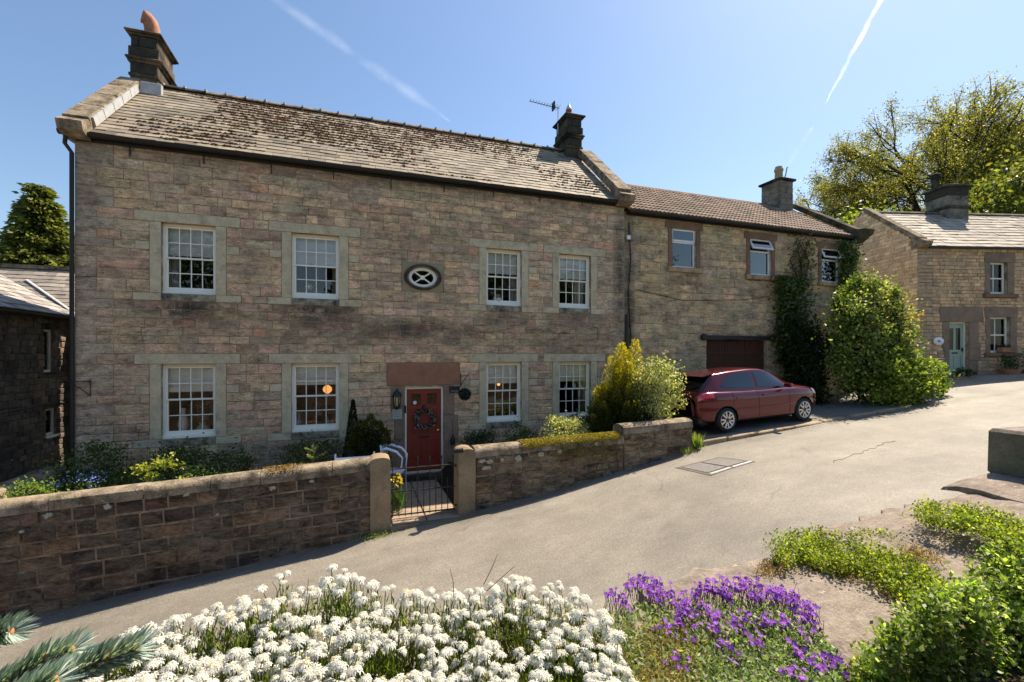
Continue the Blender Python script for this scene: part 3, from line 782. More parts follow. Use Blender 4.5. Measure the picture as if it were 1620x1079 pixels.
# rooms
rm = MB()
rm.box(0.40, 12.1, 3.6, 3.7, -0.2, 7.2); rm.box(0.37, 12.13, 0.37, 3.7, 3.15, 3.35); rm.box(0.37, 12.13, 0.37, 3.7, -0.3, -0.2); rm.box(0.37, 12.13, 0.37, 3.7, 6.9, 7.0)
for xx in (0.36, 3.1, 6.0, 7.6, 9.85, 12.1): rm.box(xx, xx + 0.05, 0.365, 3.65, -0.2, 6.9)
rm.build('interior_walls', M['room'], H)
# gable and back walls
for x0 in (0.0, 12.14):
    MB().prism([(0.362, -1.2), (5.2, -1.2), (5.2, 7.1), (2.6, 9.50), (0.362, 7.42)], x0 + (0.0 if x0 == 0 else 0.0), x0 + 0.355, 'x').build('gable_wall', M['mortar'], H)
MB().box(0.36, 12.14, 4.9, 5.2, -1.2, 7.1).build('back_wall', M['mortar'], H)

# sash windows
def sash_window(a, b, z0, z1, label):
    t = bpy.data.objects.new('window', None); t.location = ((a + b) / 2, 0, z0); link(t, H); t['label'] = label
    w = (b - a) / 2; h = z1 - z0; f = 0.045
    m = MB(); m.box(-w, -w + f, 0.085, 0.22, 0, h); m.box(w - f, w, 0.085, 0.22, 0, h); m.build('frame', M['white'], t)
    MB().cbox(-w, w, 0.08, 0.22, h - 0.055, h, 0.004).build('head', M['cream'], t)
    MB().cbox(-w, w, 0.045, 0.22, 0.0, 0.055, 0.006).build('sill', M['white'], t)
    wi = w - f; hm = 0.055 + (h - 0.11) * 0.52
    pm = None
    for (lo, hi, y, nm) in ((hm - 0.02, h - 0.055, 0.105, 'upper_sash'), (0.055, hm + 0.02, 0.142, 'lower_sash')):
        m = MB(); st = 0.034; bt = 0.09 if nm == 'lower_sash' else 0.036; tp = 0.036
        m.cbox(-wi, -wi + st, y, y + 0.034, lo, hi, 0.003); m.cbox(wi - st, wi, y, y + 0.034, lo, hi, 0.003)
        m.cbox(-wi + st, wi - st, y, y + 0.034, lo, lo + bt, 0.003); m.cbox(-wi + st, wi - st, y, y + 0.034, hi - tp, hi, 0.003)
        m.build(nm, M['white'], t)
        x0, x1, za, zb = -wi + st, wi - st, lo + bt, hi - tp; mb = MB(); br = 0.009
        for i in (1, 2, 3):
            xx = x0 + (x1 - x0) * i / 4; mb.box(xx - br, xx + br, y + 0.004, y + 0.030, za, zb)
        for i in range(4):
            xa_ = x0 + (x1 - x0) * i / 4 + br; xb_ = x0 + (x1 - x0) * (i + 1) / 4 - br
            mb.box(xa_, xb_, y + 0.006, y + 0.028, (za + zb) / 2 - br, (za + zb) / 2 + br)
        mb.build('glazing_bars', M['white'], t)
        pw, ph = (x1 - x0) / 4 - 0.004, (zb - za) / 2 - 0.004
        pm = MB().box(-pw/2, pw/2, -0.002, 0.002, -ph/2, ph/2).mesh('pane', M['glass'])
        for i in range(4):
            for j in range(2):
                mobj('pane', pm, t, (x0 + (x1 - x0) * (i + .5) / 4, y + 0.017, za + (zb - za) * (j + .5) / 2), (random.gauss(0, .006), 0, random.gauss(0, .006)))
    return t
POS = ['at the left end', 'second from the left', 'third from the left', 'at the right end']
def blind(a, b, z0, z1, lab, frac=0.36, y=0.215, folds=True):
    t = thing('roman_blind', lab, 'blind', ((a + b) / 2, y, z1), group='pale blinds in the house windows'); w = (b - a) / 2 - 0.05; h = (z1 - z0) * frac
    V = []; n = 14
    m = MB(); prof = []
    for k in range(n + 1):
        u = k / n; prof.append((0.006 + 0.016 * abs(math.sin(u * PI * 3)), -0.03 - h * u))
    poly = prof + [(p[0] + 0.008, p[1]) for p in reversed(prof)]
    m.prism(poly, -w, w, 'x').build('cloth', M['blind'], t, 40)
    MB().cbox(-w, w, 0.0, 0.03, -h - 0.055, -h - 0.03, 0.004).build('bottom_rail', M['white'], t)
for i, (a, b) in enumerate(WX):
    for (z0, z1, fl) in ((*UP, 'upper'), (*DN, 'ground floor')):
        sash_window(a, b, z0, z1, '%s sash window with sixteen panes, %s' % (fl, POS[i]))
        blind(a, b, z0, z1, 'pale cloth blind in the %s sash window %s of the house' % (fl, POS[i]), [0.40, 0.42, 0.38, 0.40][i] if fl == 'upper' else [0.35, 0.29, 0.33, 0.32][i])
def curtain(x, z0, z1, w, lab, mat=None):
    m = MB(); n = 20; prof = [(-w/2 + w * k / n, 0.02 * math.sin(k * 1.9)) for k in range(n + 1)]
    poly = prof + [(p[0], p[1] + 0.012) for p in reversed(prof)]
    m.prism(poly, 0, z1 - z0, 'z'); o = m.build('curtain', mat or M['curtain'], None, 60, loc=(x, 0.30, z0)); tag(o, lab, 'curtain')
curtain(1.55, 4.15, 5.2, 0.2, 'grey curtain at the left of the leftmost upper window')
curtain(4.76, 4.15, 5.2, 0.12, 'grey curtain at the right of the second upper window')
curtain(9.24, 4.15, 5.2, 0.18, 'grey curtain at the right of the third upper window')
curtain(11.2, 4.15, 5.2, 0.3, 'grey curtain at the right of the rightmost upper window')
curtain(11.28, 1.15, 2.3, 0.22, 'grey curtain at the right of the rightmost ground floor window')
# ornaments on the sash rails and sills
def vase(x, z, h, r, mat, lab, y=0.27):
    o = MB().lathe([(r * .5, 0), (r * .75, h * .06), (r, h * .35), (r * .8, h * .6), (r * .4, h * .82), (r * .55, h)], (0, 0, 0), 12).build('ornament', mat, None, 50, loc=(x, y, z)); tag(o, lab, 'ornament')
def figurine(x, z, h, mat, lab, y=0.19):
    o = MB().lathe([(h*.3, 0), (h*.34, h*.1), (h*.2, h*.3), (h*.28, h*.5), (h*.12, h*.66), (h*.2, h*.8), (h*.02, h)], (0, 0, 0), 10).build('figurine', mat, None, 50, loc=(x, y, z)); tag(o, lab, 'ornament')
hmU = UP[0] + 0.055 + (1.47 - 0.11) * 0.52 + 0.021; hmD = DN[0] + 0.055 + (1.56 - 0.11) * 0.52 + 0.021
for k, (x, zz, s_, w) in enumerate([(1.58, hmU, .10, 'first of four in the leftmost upper window'), (1.82, hmU, .07, 'second of four in the leftmost upper window'), (2.08, hmU, .06, 'third of four in the leftmost upper window'), (2.26, hmU, .10, 'last of four in the leftmost upper window'),
        (4.25, hmU, .07, 'left one in the second upper window'), (4.6, hmU, .06, 'right one in the second upper window'), (8.74, hmU, .06, 'in the third upper window'), (10.72, hmU, .06, 'left one in the rightmost upper window'), (10.98, hmU, .06, 'right one in the rightmost upper window'),
        (10.72, hmD, .09, 'left one in the rightmost ground floor window'), (11.02, hmD, .12, 'middle one in the rightmost ground floor window'), (11.22, hmD, .12, 'right one in the rightmost ground floor window')]):
    figurine(x, zz, s_, M['china'], 'small white ornament on the sash rail, ' + w)
vase(1.72, DN[0] + .06, 0.55, .10, M['china'], 'tall pale vase standing in the leftmost ground floor window')
vase(2.08, DN[0] + .06, 0.22, .13, M['curtain'], 'round grey pot in the leftmost ground floor window')
vase(4.58, DN[0] + .06, 0.24, .055, M['blue_china'], 'blue jug on the sill of the second ground floor window')
vase(3.98, DN[0] + .06, 0.34, .06, M['blue_china'], 'tall blue vase in the second ground floor window')
vase(8.5, DN[0] + .06, 0.14, .05, M['china'], 'white mug on the sill of the third ground floor window')
vase(9.2, DN[0] + .06, 0.16, .07, M['china'], 'white bowl on the sill of the third ground floor window')
vase(8.78, UP[0] + .06, 0.26, .15, M['curtain'], 'wide pale pot in the third upper window')
def pot_flowers(x, z, lab, pal, r=0.22, y=0.36):
    n = 260; P, k = clump_points((0, 0, 0.2), (r, 0.1, 0.2), n, 12, 0.25, 0.3)
    t = thing('potted_plant', lab, 'plant', (x, y, z)); leaves('foliage', P, rng.uniform(.03, .06, n), M['leaf'], t, pick(pal, n))
    MB().lathe([(.06, -.02), (.08, .09), (.085, .1)], (0, 0, 0), 10).build('pot', M['terracotta'], t)
pot_flowers(2.12, DN[0] + .35, 'green and white potted plant in the leftmost ground floor window', [(.12, .16, .05), (.5, .48, .35), (.3, .2, .08)])
pot_flowers(4.4, DN[0] + .35, 'dark leafy potted plant in the second ground floor window', [(.08, .06, .05), (.2, .12, .12), (.3, .25, .28)])
pot_flowers(8.95, DN[0] + .15, 'pale flowering potted plant in the third ground floor window', [(.5, .42, .3), (.2, .25, .1), (.6, .55, .4)])
# lit lamps in two rooms
def table_lamp(x, y, z, r, lab, e):
    t = thing('table_lamp', lab, 'lamp', (x, y, z - 0.4))
    MB().lathe([(.08, 0), (.09, .02), (.02, .04), (.02, .3), (.03, .36)], (0, 0, 0), 12).build('base', M['brass'], t, 40)
    MB().lathe([(r * .3, .40 - r), (r * .85, .40 - r * .5), (r, .40), (r * .85, .40 + r * .5), (r * .3, .40 + r * .95)], (0, 0, 0), 16).build('shade', emit('lamp_shade_%.1f' % x, (1.0, 0.42, 0.10), e), t, 60)
table_lamp(4.55, 1.1, 1.98, 0.11, 'glowing round orange lamp inside the second ground floor window', 0.45)
table_lamp(9.2, 1.5, 1.98, 0.05, 'small orange lamp glowing inside the third ground floor window', 0.7)
# snowflake and little tree in the second upper window
sn = MB()
for k in range(4):
    a = PI * k / 4; sn.box(-0.08, 0.08, -0.002, 0.002, -0.006, 0.006)
    for i in range(len(sn.v) - 8, len(sn.v)):
        x, y, z = sn.v[i]; sn.v[i] = (x * math.cos(a) - z * math.sin(a), y + 0.0006 * k, x * math.sin(a) + z * math.cos(a))
tag(sn.build('snowflake', M['china'], None, loc=(4.2, 0.185, 4.42)), 'white snowflake decoration on a pane of the second upper window', 'decoration')
n = 900; hh = rng.random(n); rr = (1 - hh) * 0.26 * np.sqrt(rng.random(n)); aa = rng.uniform(0, 2 * PI, n)
t = thing('indoor_tree', 'small dark fir tree standing inside the second upper window', 'plant', (4.42, 0.62, 4.0))
leaves('foliage', np.stack([np.cos(aa) * rr, np.sin(aa) * rr, 0.1 + hh * 0.75], 1), rng.uniform(.04, .08, n), M['leaf'], t, pick([(.02, .035, .015), (.03, .05, .02)], n))
MB().tube([(0, 0, 0), (0, 0, .8)], [.02, .004], 6).build('trunk', M['bark'], t)

# oval window
ov = bpy.data.objects.new('oval_window', None); ov.location = (6.78, 0, 4.75); link(ov, H); ov['label'] = 'small oval window with crossed white bars and a dark moulded stone ring'
def ring(rx0, rz0, rx1, rz1, y0, y1, n=40):
    m = MB(); v = []
    for (rx, rz, y) in ((rx0, rz0, y0), (rx1, rz1, y0), (rx1, rz1, y1), (rx0, rz0, y1)):
        v += [(rx * math.cos(2*PI*k/n), y, rz * math.sin(2*PI*k/n)) for k in range(n)]
    f = []
    for q in range(4):
        for k in range(n):
            k2 = (k + 1) % n; f.append((q*n + k, q*n + k2, ((q+1) % 4)*n + k2, ((q+1) % 4)*n + k))
    return m.add(v, f)
n = 40; v = []; f = []
def sq(k):
    a = 2 * PI * k / n; c, s_ = math.cos(a), math.sin(a); q = min(0.50 / abs(c) if abs(c) > 1e-6 else 9, 0.355 / abs(s_) if abs(s_) > 1e-6 else 9); return (c * q, s_ * q)
fr = [(sq(k)[0], -0.022, sq(k)[1]) for k in range(n)] + [(0.43 * math.cos(2*PI*k/n), -0.022, 0.295 * math.sin(2*PI*k/n)) for k in range(n)]
bk_ = [(p[0], 0.12, p[2]) for p in fr]
m = MB(); m.add(fr + bk_, [(k, (k+1) % n, n + (k+1) % n, n + k) for k in range(n)] + [(n + k, n + (k+1) % n, 3*n + (k+1) % n, 3*n + k) for k in range(n)] + [(k, 2*n + k, 2*n + (k+1) % n, (k+1) % n) for k in range(n)])
M['oval_stone'] = surf('oval_stone', (0.34, 0.28, 0.18), 0.9, 0.25, 4, 0.3, 70, 0.15, dark=(0.12, 0.10, 0.075), dark_lo=0.5, dark_hi=0.75)
m.build('surround', M['oval_stone'], ov)
ring(0.385, 0.27, 0.455, 0.318, -0.06, -0.015).build('ring_moulding', M['soot'], ov, 60)
ring(0.345, 0.24, 0.388, 0.272, -0.035, 0.06).build('inner_moulding', M['coping'], ov, 60)
ring(0.268, 0.174, 0.36, 0.25, 0.02, 0.09).build('frame', M['white'], ov, 60)
for sgn in (-1, 1):
    m = MB(); a = math.atan2(0.19, 0.285) * sgn; L = 0.335; c, s_ = math.cos(a), math.sin(a)
    m.box(-L, L, 0.045 + 0.004 * sgn, 0.07 + 0.004 * sgn, -0.017, 0.017); m.v = [(x * c - z * s_, y, x * s_ + z * c) for (x, y, z) in m.v]; m.build('glazing_bar', M['white'], ov)
MB().lathe([(0.055, 0.036), (0.055, 0.074)], (0, 0, 0), 16, 'y').build('hub', M['white'], ov)
MB().lathe([(0.30, 0.078), (0.30, 0.084)], (0, 0, 0), 32, 'y', 1.0, 0.68).build('pane', M['glass'], ov)

# front door
D = bpy.data.objects.new('front_door', None); D.location = (6.82, 0.10, -0.05); link(D, H); D['label'] = 'red panelled front door with two small panes'
m = MB(); m.box(-0.47, -0.425, -0.04, 0.10, 0, 2.11); m.box(0.425, 0.47, -0.04, 0.10, 0, 2.11); m.box(-0.425, 0.425, -0.04, 0.10, 2.06, 2.11); m.build('door_frame', M['white'], D)
MB().box(-0.425, 0.425, -0.06, 0.10, 0, 0.035).build('threshold', M['cream'], D)
panels = [(-0.32, 0.32, 0.93, 1.55), (-0.32, -0.05, 0.30, 0.78), (0.05, 0.32, 0.30, 0.78)]
panes = [(-0.31, -0.07, 1.66, 1.94), (0.07, 0.31, 1.66, 1.94)]
holed_wall('leaf', -0.42, 0.42, 0.04, 2.055, 0.0, 0.045, panes + panels, M['red_door'], D)
for (x0, x1, z0, z1) in panels:
    MB().cbox(x0, x1, 0.018, 0.03, z0, z1, 0.001).build('panel', M['red_door'], D)
    MB().cbox(x0 + .05, x1 - .05, 0.004, 0.018, z0 + .05, z1 - .05, 0.012).build('raised_field', M['red_door'], D)
for (x0, x1, z0, z1) in panes: MB().box(x0, x1, 0.018, 0.024, z0, z1).build('pane', M['glass'], D)
MB().lathe([(.012, 0), (.012, -.03), (.03, -.045), (.03, -.06), (.01, -.07)], (0.34, 0, 1.02), 12, 'y').build('knob', M['brass'], D, 40)
MB().lathe([(.03, 0.0), (.05, -.015), (.045, -.03), (.02, -.035)], (0, 0, 1.62), 12, 'y').build('knocker', M['black_iron'], D, 40)
MB().cbox(-0.13, 0.13, -0.008, 0.0, 0.84, 0.885, .002).build('letter_plate', M['black_iron'], D)
# white round sticker in pane is a small roundel
MB().lathe([(.045, .012), (.045, .016)], (-0.22, 0, 1.72), 16, 'y').build('roundel', M['china'], D)
# wreath
wr = thing('door_wreath', 'grey and white twig wreath hanging on the red door', 'wreath', (6.82, 0.035, 1.27))
pts = [(0.20 * math.cos(2*PI*k/24), 0, 0.20 * math.sin(2*PI*k/24)) for k in range(25)]
MB().tube(pts, 0.03, 7).build('ring', M['bark_dark'], wr)
n = 420; a = rng.uniform(0, 2*PI, n); rr = 0.2 + rng.normal(0, .03, n)
P = np.stack([np.cos(a) * rr, -0.03 + rng.normal(0, .02, n), np.sin(a) * rr], 1); dr = np.stack([-np.sin(a) * .8 + np.cos(a) * .4, np.full(n, -.4), np.cos(a) * .8 + np.sin(a) * .4], 1)
leaves('leaf_spray', P, rng.uniform(.04, .08, n), M['leaf'], wr, pick([(.05, .055, .05), (.10, .11, .10), (.35, .36, .36), (.5, .5, .5), (.03, .03, .03)], n), dirs=dr, up=0)
# lantern
lt = thing('wall_lantern', 'black carriage lantern on the wall left of the red door', 'lantern', (6.15, -0.13, 1.60))
MB().lathe([(.02, -.06), (.05, -.04), (.065, .0), (.085, .01), (.085, .03)], (0, 0, 0), 6).build('base', M['black_iron'], lt)
MB().lathe([(.07, .03), (.088, .26)], (0, 0, 0), 6).build('glass', glassmat('lantern_glass', (0.95, 0.9, 0.75), 1.0), lt)
for k in range(6):
    a = 2 * PI * k / 6; MB().tube([(math.cos(a) * .074, math.sin(a) * .074, .03), (math.cos(a) * .092, math.sin(a) * .092, .26)], .008, 4).build('glazing_rod', M['black_iron'], lt)
MB().lathe([(.115, .26), (.12, .275), (.075, .36), (.03, .40), (.03, .42), (.012, .44), (.002, .46)], (0, 0, 0), 6).build('cap', M['black_iron'], lt)
MB().lathe([(.018, .03), (.018, .2), (.004, .22)], (0, 0, 0), 8).build('bulb', M['cream'], lt)
MB().tube([(0, .02, -.03), (0, .09, -.02), (0, .128, .1)], .014, 6).build('arm', M['black_iron'], lt)
# name plaque: pale slate with worn lettering lines, illegible in the photograph
pq = thing('name_plaque', 'small pale square plaque on the wall under the lantern', 'plaque', (6.16, -0.045, 1.30))
MB().cbox(-.115, .115, 0, .025, 0, .24, .006).build('plate', surf('pale_plaque', (0.40, 0.42, 0.36), 0.7, 0.12, 12, 0.1, 60), pq)
for k in range(3): MB().box(-.075, .075, -.003, 0, .06 + .055 * k, .078 + .055 * k).build('worn_line', surf('worn_letter_%d' % k, (0.26, 0.27, 0.24), 0.8, 0.5, 60, 0), pq)
MB().cbox(6.33, 6.375, -.06, -.027, 1.44, 1.62, .005).build('bell_push', M['black_iron'], None); tag(bpy.data.objects['bell_push'], 'small black bell push beside the red door frame', 'doorbell')
# right of the door: hook bracket, hanging topiary ball, little sign and an old can
def scroll_bracket(loc, lab, s=1.0, flip=1):
    t = thing('wall_bracket', lab, 'bracket', loc)
    MB().cbox(-.012 * s, .012 * s, -.012, 0, -.16 * s, .16 * s, .003).build('back_bar', M['black_iron'], t)
    pts = [(0, -.01, -.14 * s), (0, -.12 * s, -.02 * s), (0, -.26 * s, .10 * s), (0, -.31 * s, .13 * s), (0, -.33 * s, .16 * s), (0, -.30 * s, .18 * s)]
    MB().tube(pts, .009, 6).build('brace', M['black_iron'], t); MB().tube([(0, -.01, .12 * s), (0, -.29 * s, .12 * s)], .009, 6).build('arm', M['black_iron'], t)
    return t
b1 = scroll_bracket((7.72, -0.02, 2.22), 'black scroll bracket on the wall above the hanging leaf ball')
b1.rotation_euler = (0, 0, R(25))
b2 = scroll_bracket((0.26, -0.025, 2.2), 'black iron hanging-basket bracket at the left corner of the house', 1.1); b2.rotation_euler = (0, 0, R(-70))
tb = thing('topiary_ball', 'dark hanging artificial leaf ball right of the red door', 'topiary ball', (7.76, -0.30, 1.88))
n = 900; d = rng.normal(size=(n, 3)); d /= np.linalg.norm(d, axis=1, keepdims=True)
leaves('leaf_shell', d * 0.12, rng.uniform(.035, .055, n), M['leaf_gloss'], tb, pick([(.02, .035, .03), (.05, .08, .075), (.09, .13, .13)], n), dirs=d, up=0)
MB().lathe([(.01, -.125), (.09, -.09), (.125, 0), (.09, .09), (.01, .125)], (0, 0, 0), 12).build('core', M['bark_dark'], tb, 60); MB().tube([(0, 0, .12), (-.02, 0.0, .46)], .003, 4).build('chain', M['black_iron'], tb)
sg = thing('number_sign', 'small dark sign with a pale strip right of the red door', 'sign', (7.56, -0.05, 1.90))
MB().cbox(-.13, .13, 0, .025, 0, .16, .005).build('board', M['black_iron'], sg); MB().box(-.09, .09, -.003, 0, .02, .065).build('pale_strip', M['coping'], sg)
oc = thing('oil_can', 'dark old can hanging by a cord right of the door', 'can', (7.5, -0.10, 0.62))
MB().lathe([(.05, 0), (.06, .02), (.06, .12), (.03, .2), (.012, .26)], (0, 0, 0), 12).build('can', M['black_iron'], oc, 40); MB().tube([(0, 0, .25), (0.0, .05, .62)], .004, 4).build('cord', M['black_iron'], oc)

# ---- roof
PITCH = math.atan2(9.65 - 7.20, 2.60 + 0.14); RL = math.hypot(9.65 - 7.20, 2.74)
rf = bpy.data.objects.new('roof', MB().box(0.28, 12.22, 0.0, 0.06, -0.02, RL).mesh('roof', M['underlay'])); rf.location = (0, -0.14, 7.20); rf.rotation_euler = (-(PI/2 - PITCH), 0, 0); link(rf, H)
SPAL = [((0.276, 0.227, 0.166), 4), ((0.239, 0.197, 0.145), 3), ((0.322, 0.267, 0.194), 2), ((0.175, 0.144, 0.109), 1.2), ((0.221, 0.192, 0.154), 1)]
def slates(xa, xb, L, rows, wid, pal, thick=0.022):
    out = []; rh = L / rows
    for r_ in range(rows):
        x = xa - (wid * 0.5 if r_ % 2 else 0.0)
        while x < xb:
            w = wid * random.uniform(0.85, 1.15); a = max(x, xa); b = min(x + w, xb)
            if b - a > 0.05:
                c = random.choices([q[0] for q in pal], [q[1] for q in pal])[0]; k = random.uniform(0.88, 1.12)
                out.append(((a + b) / 2, rh * (r_ + 0.5) + 0.012 * 1, b - a - 0.007, rh + 0.05 * (r_ < rows - 1) + random.uniform(-.006, .006), thick * random.uniform(0.85, 1.25), tuple(q * k for q in c), random.uniform(-.006, .006)))
            x += w
    return out
# each slate leans on the one below: outward tilt comes from its wedge shape
lay(rf, slates(0.30, 12.20, RL, 19, 0.36, SPAL), SLATE_K, M['slate_o'], M['slate_a'], 'slate', 300, -0.002, rank=lambda q: (q[0] - 4.5) ** 2 + (q[1] + 2) ** 2 * 0.6)
bk = MB().box(0.28, 12.22, 0.0, 0.05, -0.02, RL).build('back_slope', M['underlay'], H, loc=(12.5, 5.34, 7.20), rot=(-(PI/2 - PITCH), 0, PI))
# moss tufts growing at the slate joints
n = 6500; mx = rng.uniform(0.5, 11.9, n); mz = rng.uniform(0.1, RL - .05, n)
rowh = RL / 19; mz = np.round(mz / rowh) * rowh + rng.normal(0.012, 0.012, n)
dens = 0.32 + 0.5 * np.clip(np.sin(mx * 0.9 + 0.5) * np.sin(mz * 1.6 + mx * 0.3), -1, 1) + 0.35 * np.exp(-((mx - 2.6) / 1.2) ** 2 - ((mz - 2.4) / 0.7) ** 2) + (mz / RL - 0.5) * 0.55 - 0.45 * np.exp(-((mx - 0.8) / 0.9) ** 2) - 0.3 * np.clip((mx - 7) / 5, 0, 1)
kp = rng.random(n) < np.clip(dens, 0.0, 1); mx = mx[kp]; mz = mz[kp]; n = len(mx)
oct_v = np.array([(1,0,0),(-1,0,0),(0,-1,0),(0,0.2,0),(0,0,1),(0,0,-1)], float); oct_f = np.array([(0,2,4),(4,2,1),(1,2,5),(5,2,0)])
k = 5; mx = np.repeat(mx, k) + rng.normal(0, 0.05, n * k); mz = np.repeat(mz, k) + rng.normal(0, 0.016, n * k); n = len(mx)
sz = rng.uniform(0.008, 0.046, (n, 1, 1)); C3 = np.stack([mx, np.full(n, -0.024), mz - 0.02], 1)[:, None, :]
V = (oct_v[None] * sz * np.array([1.1, 0.6, 0.6])[None, None] * rng.uniform(0.7, 1.3, (n, 6, 1)) + C3).reshape(-1, 3)
F = (oct_f[None] + (np.arange(n) * 6)[:, None, None]).reshape(-1, 3)
cm = np.repeat(pick([(0.085, 0.035, 0.02), (0.06, 0.03, 0.018), (0.11, 0.055, 0.03), (0.05, 0.04, 0.02)], n), 6, axis=0)
M['roof_moss'] = surf('roof_moss', (0.1, 0.05, 0.03), 0.95, 0.3, 20, 0.6, 80, 0.05, mode='attr')
stuff(mobj('roof_moss', np_mesh('roof_moss', V, F, M['roof_moss'], cm), rf))
# ridge tiles
x = 0.62
while x < 11.7:
    l = min(0.46, 11.72 - x); m = MB(); pf = []
    for kk in range(7):
        a = R(20) + R(140) * kk / 6; pf.append((-math.cos(a) * 0.13, math.sin(a) * 0.13 - 0.06))
    pf2 = [(p_[0] * .82, p_[1] - .02) for p_ in reversed(pf)]
    m.prism(pf + pf2, 0.004, l - 0.004, 'x'); m.build('ridge_tile', M['soot'] if random.random() < .3 else M['coping'], H, 40, loc=(x, 2.60, 9.66 + random.uniform(-.006, .006)))
    if l > .3: MB().cbox(-.02, .03, -.13, -.02, 0.0, 0.05, .004).build('ridge_clip', M['lead'], H, loc=(x, 2.60, 9.68))
    x += 0.46
# gutter, fascia and brackets
m = MB(); pf = [(-0.075 * math.cos(PI * k / 8), -0.075 * math.sin(PI * k / 8)) for k in range(9)] + [(0.062 * math.cos(PI * k / 8), -0.062 * math.sin(PI * k / 8) + .004) for k in range(9)]
m.prism([(p_[0] - 0.155, p_[1] + 7.175) for p_ in pf], -0.18, 12.60, 'x').build('gutter', M['gutter'], H, 40)
MB().box(-0.02, 12.5, -0.075, -0.022, 7.06, 7.19).build('fascia', M['gutter'], H)
for xx in np.arange(0.9, 12.4, 1.28):
    MB().cbox(xx - .010, xx + .010, -0.05, -0.024, 6.80 + random.random() * .2, 7.07, .003).build('gutter_bracket', M['black_iron'], H)
m = MB(); m.tube([(-0.07, -0.155, 7.10), (-0.10, -0.12, 6.95), (-0.02, -0.06, 6.8), (-0.02, -0.06, -0.8)], 0.038, 8); m.build('downpipe', M['gutter'], H, 50)
m = MB(); m.tube([(12.56, -0.03, 4.0), (12.56, -0.03, 0.5)], 0.04, 8); m.build('downpipe', M['gutter'], H, 50)
# gable copings: slabs climbing the slope, kneeler at the foot
def gable_coping(parent, x0, x1, y0, z0, y1, z1, n, mat, rise=0.20, kneel=True, lead_side=0):
    L = math.hypot(y1 - y0, z1 - z0); a = math.atan2(z1 - z0, y1 - y0); w = x1 - x0
    for i in range(n):
        m = MB(); m.cbox(0, w, -rise, 0.02, L * i / n + .006, L * (i + 1) / n - .006, 0.018, 0.006)
        o = m.build('coping_slab', mat, parent, None, loc=(x0, y0, z0), rot=(-(PI/2 - a), 0, 0))
    if kneel:
        m = MB(); m.prism([(y0 - 0.32, z0 - 0.06), (y0 - 0.26, z0 - 0.22), (y0 - 0.02, z0 - 0.30), (y0 + 0.30, z0 - 0.28), (y0 + 0.30, z0 + 0.26), (y0 + 0.05, z0 + 0.16)], x0 + 0.01, x1 - 0.01, 'x'); m.build('kneeler', mat, parent)
gable_coping(H, -0.12, 0.30, -0.10, 7.36, 2.20, 9.42, 4, M['coping'], 0.15)
gable_coping(H, 12.16, 12.62, -0.10, 7.36, 2.25, 9.46, 3, M['coping'])
# lead flashing along the left coping
for i in range(5):
    m = MB(); m.box(0, 0.035, -0.17, 0.0, 0.15 + i * 0.53, 0.15 + i * 0.53 + 0.50); m.build('lead_flashing', M['lead'], H, loc=(0.302, -0.10, 7.30), rot=(-(PI/2 - PITCH), 0, R(0.3)))
MB().cbox(0.10, 0.74, 2.04, 2.16, 9.15, 9.46, .01).build('lead_apron', M['lead'], H)
# chimneys
def chimney(parent, x0, x1, y0, y1, zb, mat, side, zt=10.72):
    c = bpy.data.objects.new('chimney', None); c.location = (0, 0, 0); link(c, parent)
    xm, dx, ym, dy = (x0 + x1)/2, (x1 - x0)/2, (y0 + y1)/2, (y1 - y0)/2
    B = lambda e, za, zb_, nm, b=.012: MB().cbox(xm - dx - e, xm + dx + e, ym - dy - e, ym + dy + e, za, zb_, b, .004).build(nm, mat, c)
    B(0.0, zb, 9.96, 'shaft'); B(0.03, 9.62, 9.70, 'string_course'); B(0.045, 9.962, 10.02, 'string_course'); B(0.09, 10.022, 10.09, 'cornice', .03); B(0.03, 10.092, 10.34, 'band'); B(-0.01, 10.342, 10.62, 'upper_shaft'); B(0.05, 10.622, 10.67, 'cornice', .02); B(0.10, 10.672, 10.73, 'cap', .02)
    for (u0, u1, za, zc) in ((-.9, -.45, 9.72, 9.94), (-.38, .9, 9.72, 9.94), (-.9, -.42, 10.36, 10.6), (-.36, .92, 10.36, 10.6), (-.95, .3, 10.11, 10.32), (.36, .97, 10.11, 10.32)):
        MB().cbox(xm + dx * u0, xm + dx * u1, ym - dy - .045 if za == 10.11 else ym - dy - .014, ym - dy + .05, za, zc, .006, .003).build('block', M['soot_dark'], c)
    return c
M['soot_dark'] = surf('sooty_block', (0.055, 0.05, 0.04), 0.95, 0.4, 6, 0.6, 50, 0.1)
M['chim_l'] = surf('chimney_stone', (0.165, 0.125, 0.085), 0.95, 0.45, 5, 0.6, 50, 0.1, dark=(0.035, 0.03, 0.024), dark_lo=0.42, dark_hi=0.62)
cl = chimney(H, 0.06, 0.62, 2.18, 3.20, 9.0, M['chim_l'], 1)
cr = chimney(H, 11.76, 12.30, 2.18, 3.05, 9.0, M['soot'], -1)
# hooded terracotta pot
m = MB(); pts = [(0.36, 2.62, 10.70), (0.36, 2.62, 10.95), (0.355, 2.61, 11.10), (0.33, 2.59, 11.22), (0.26, 2.56, 11.31), (0.18, 2.53, 11.33)]
m.tube(pts, [0.19, 0.165, 0.165, 0.165, 0.16, 0.16], 16, cap=False)
pot = m.build('chimney_pot', M['terracotta'], cl, 60)
sm = pot.modifiers.new('thick', 'SOLIDIFY'); sm.thickness = 0.025
m = MB().lathe([(0.09, 10.72), (0.085, 10.95), (0.105, 11.0), (0.10, 11.03)], (11.98, 2.5, 0), 14); m.build('chimney_pot', M['red_pot'], cr, 50)
m = MB().lathe([(0.10, 11.031), (0.105, 11.06), (0.07, 11.13), (0.02, 11.24), (0.012, 11.28)], (11.98, 2.5, 0), 14); m.build('pot_cowl', M['galv'], cr, 50)
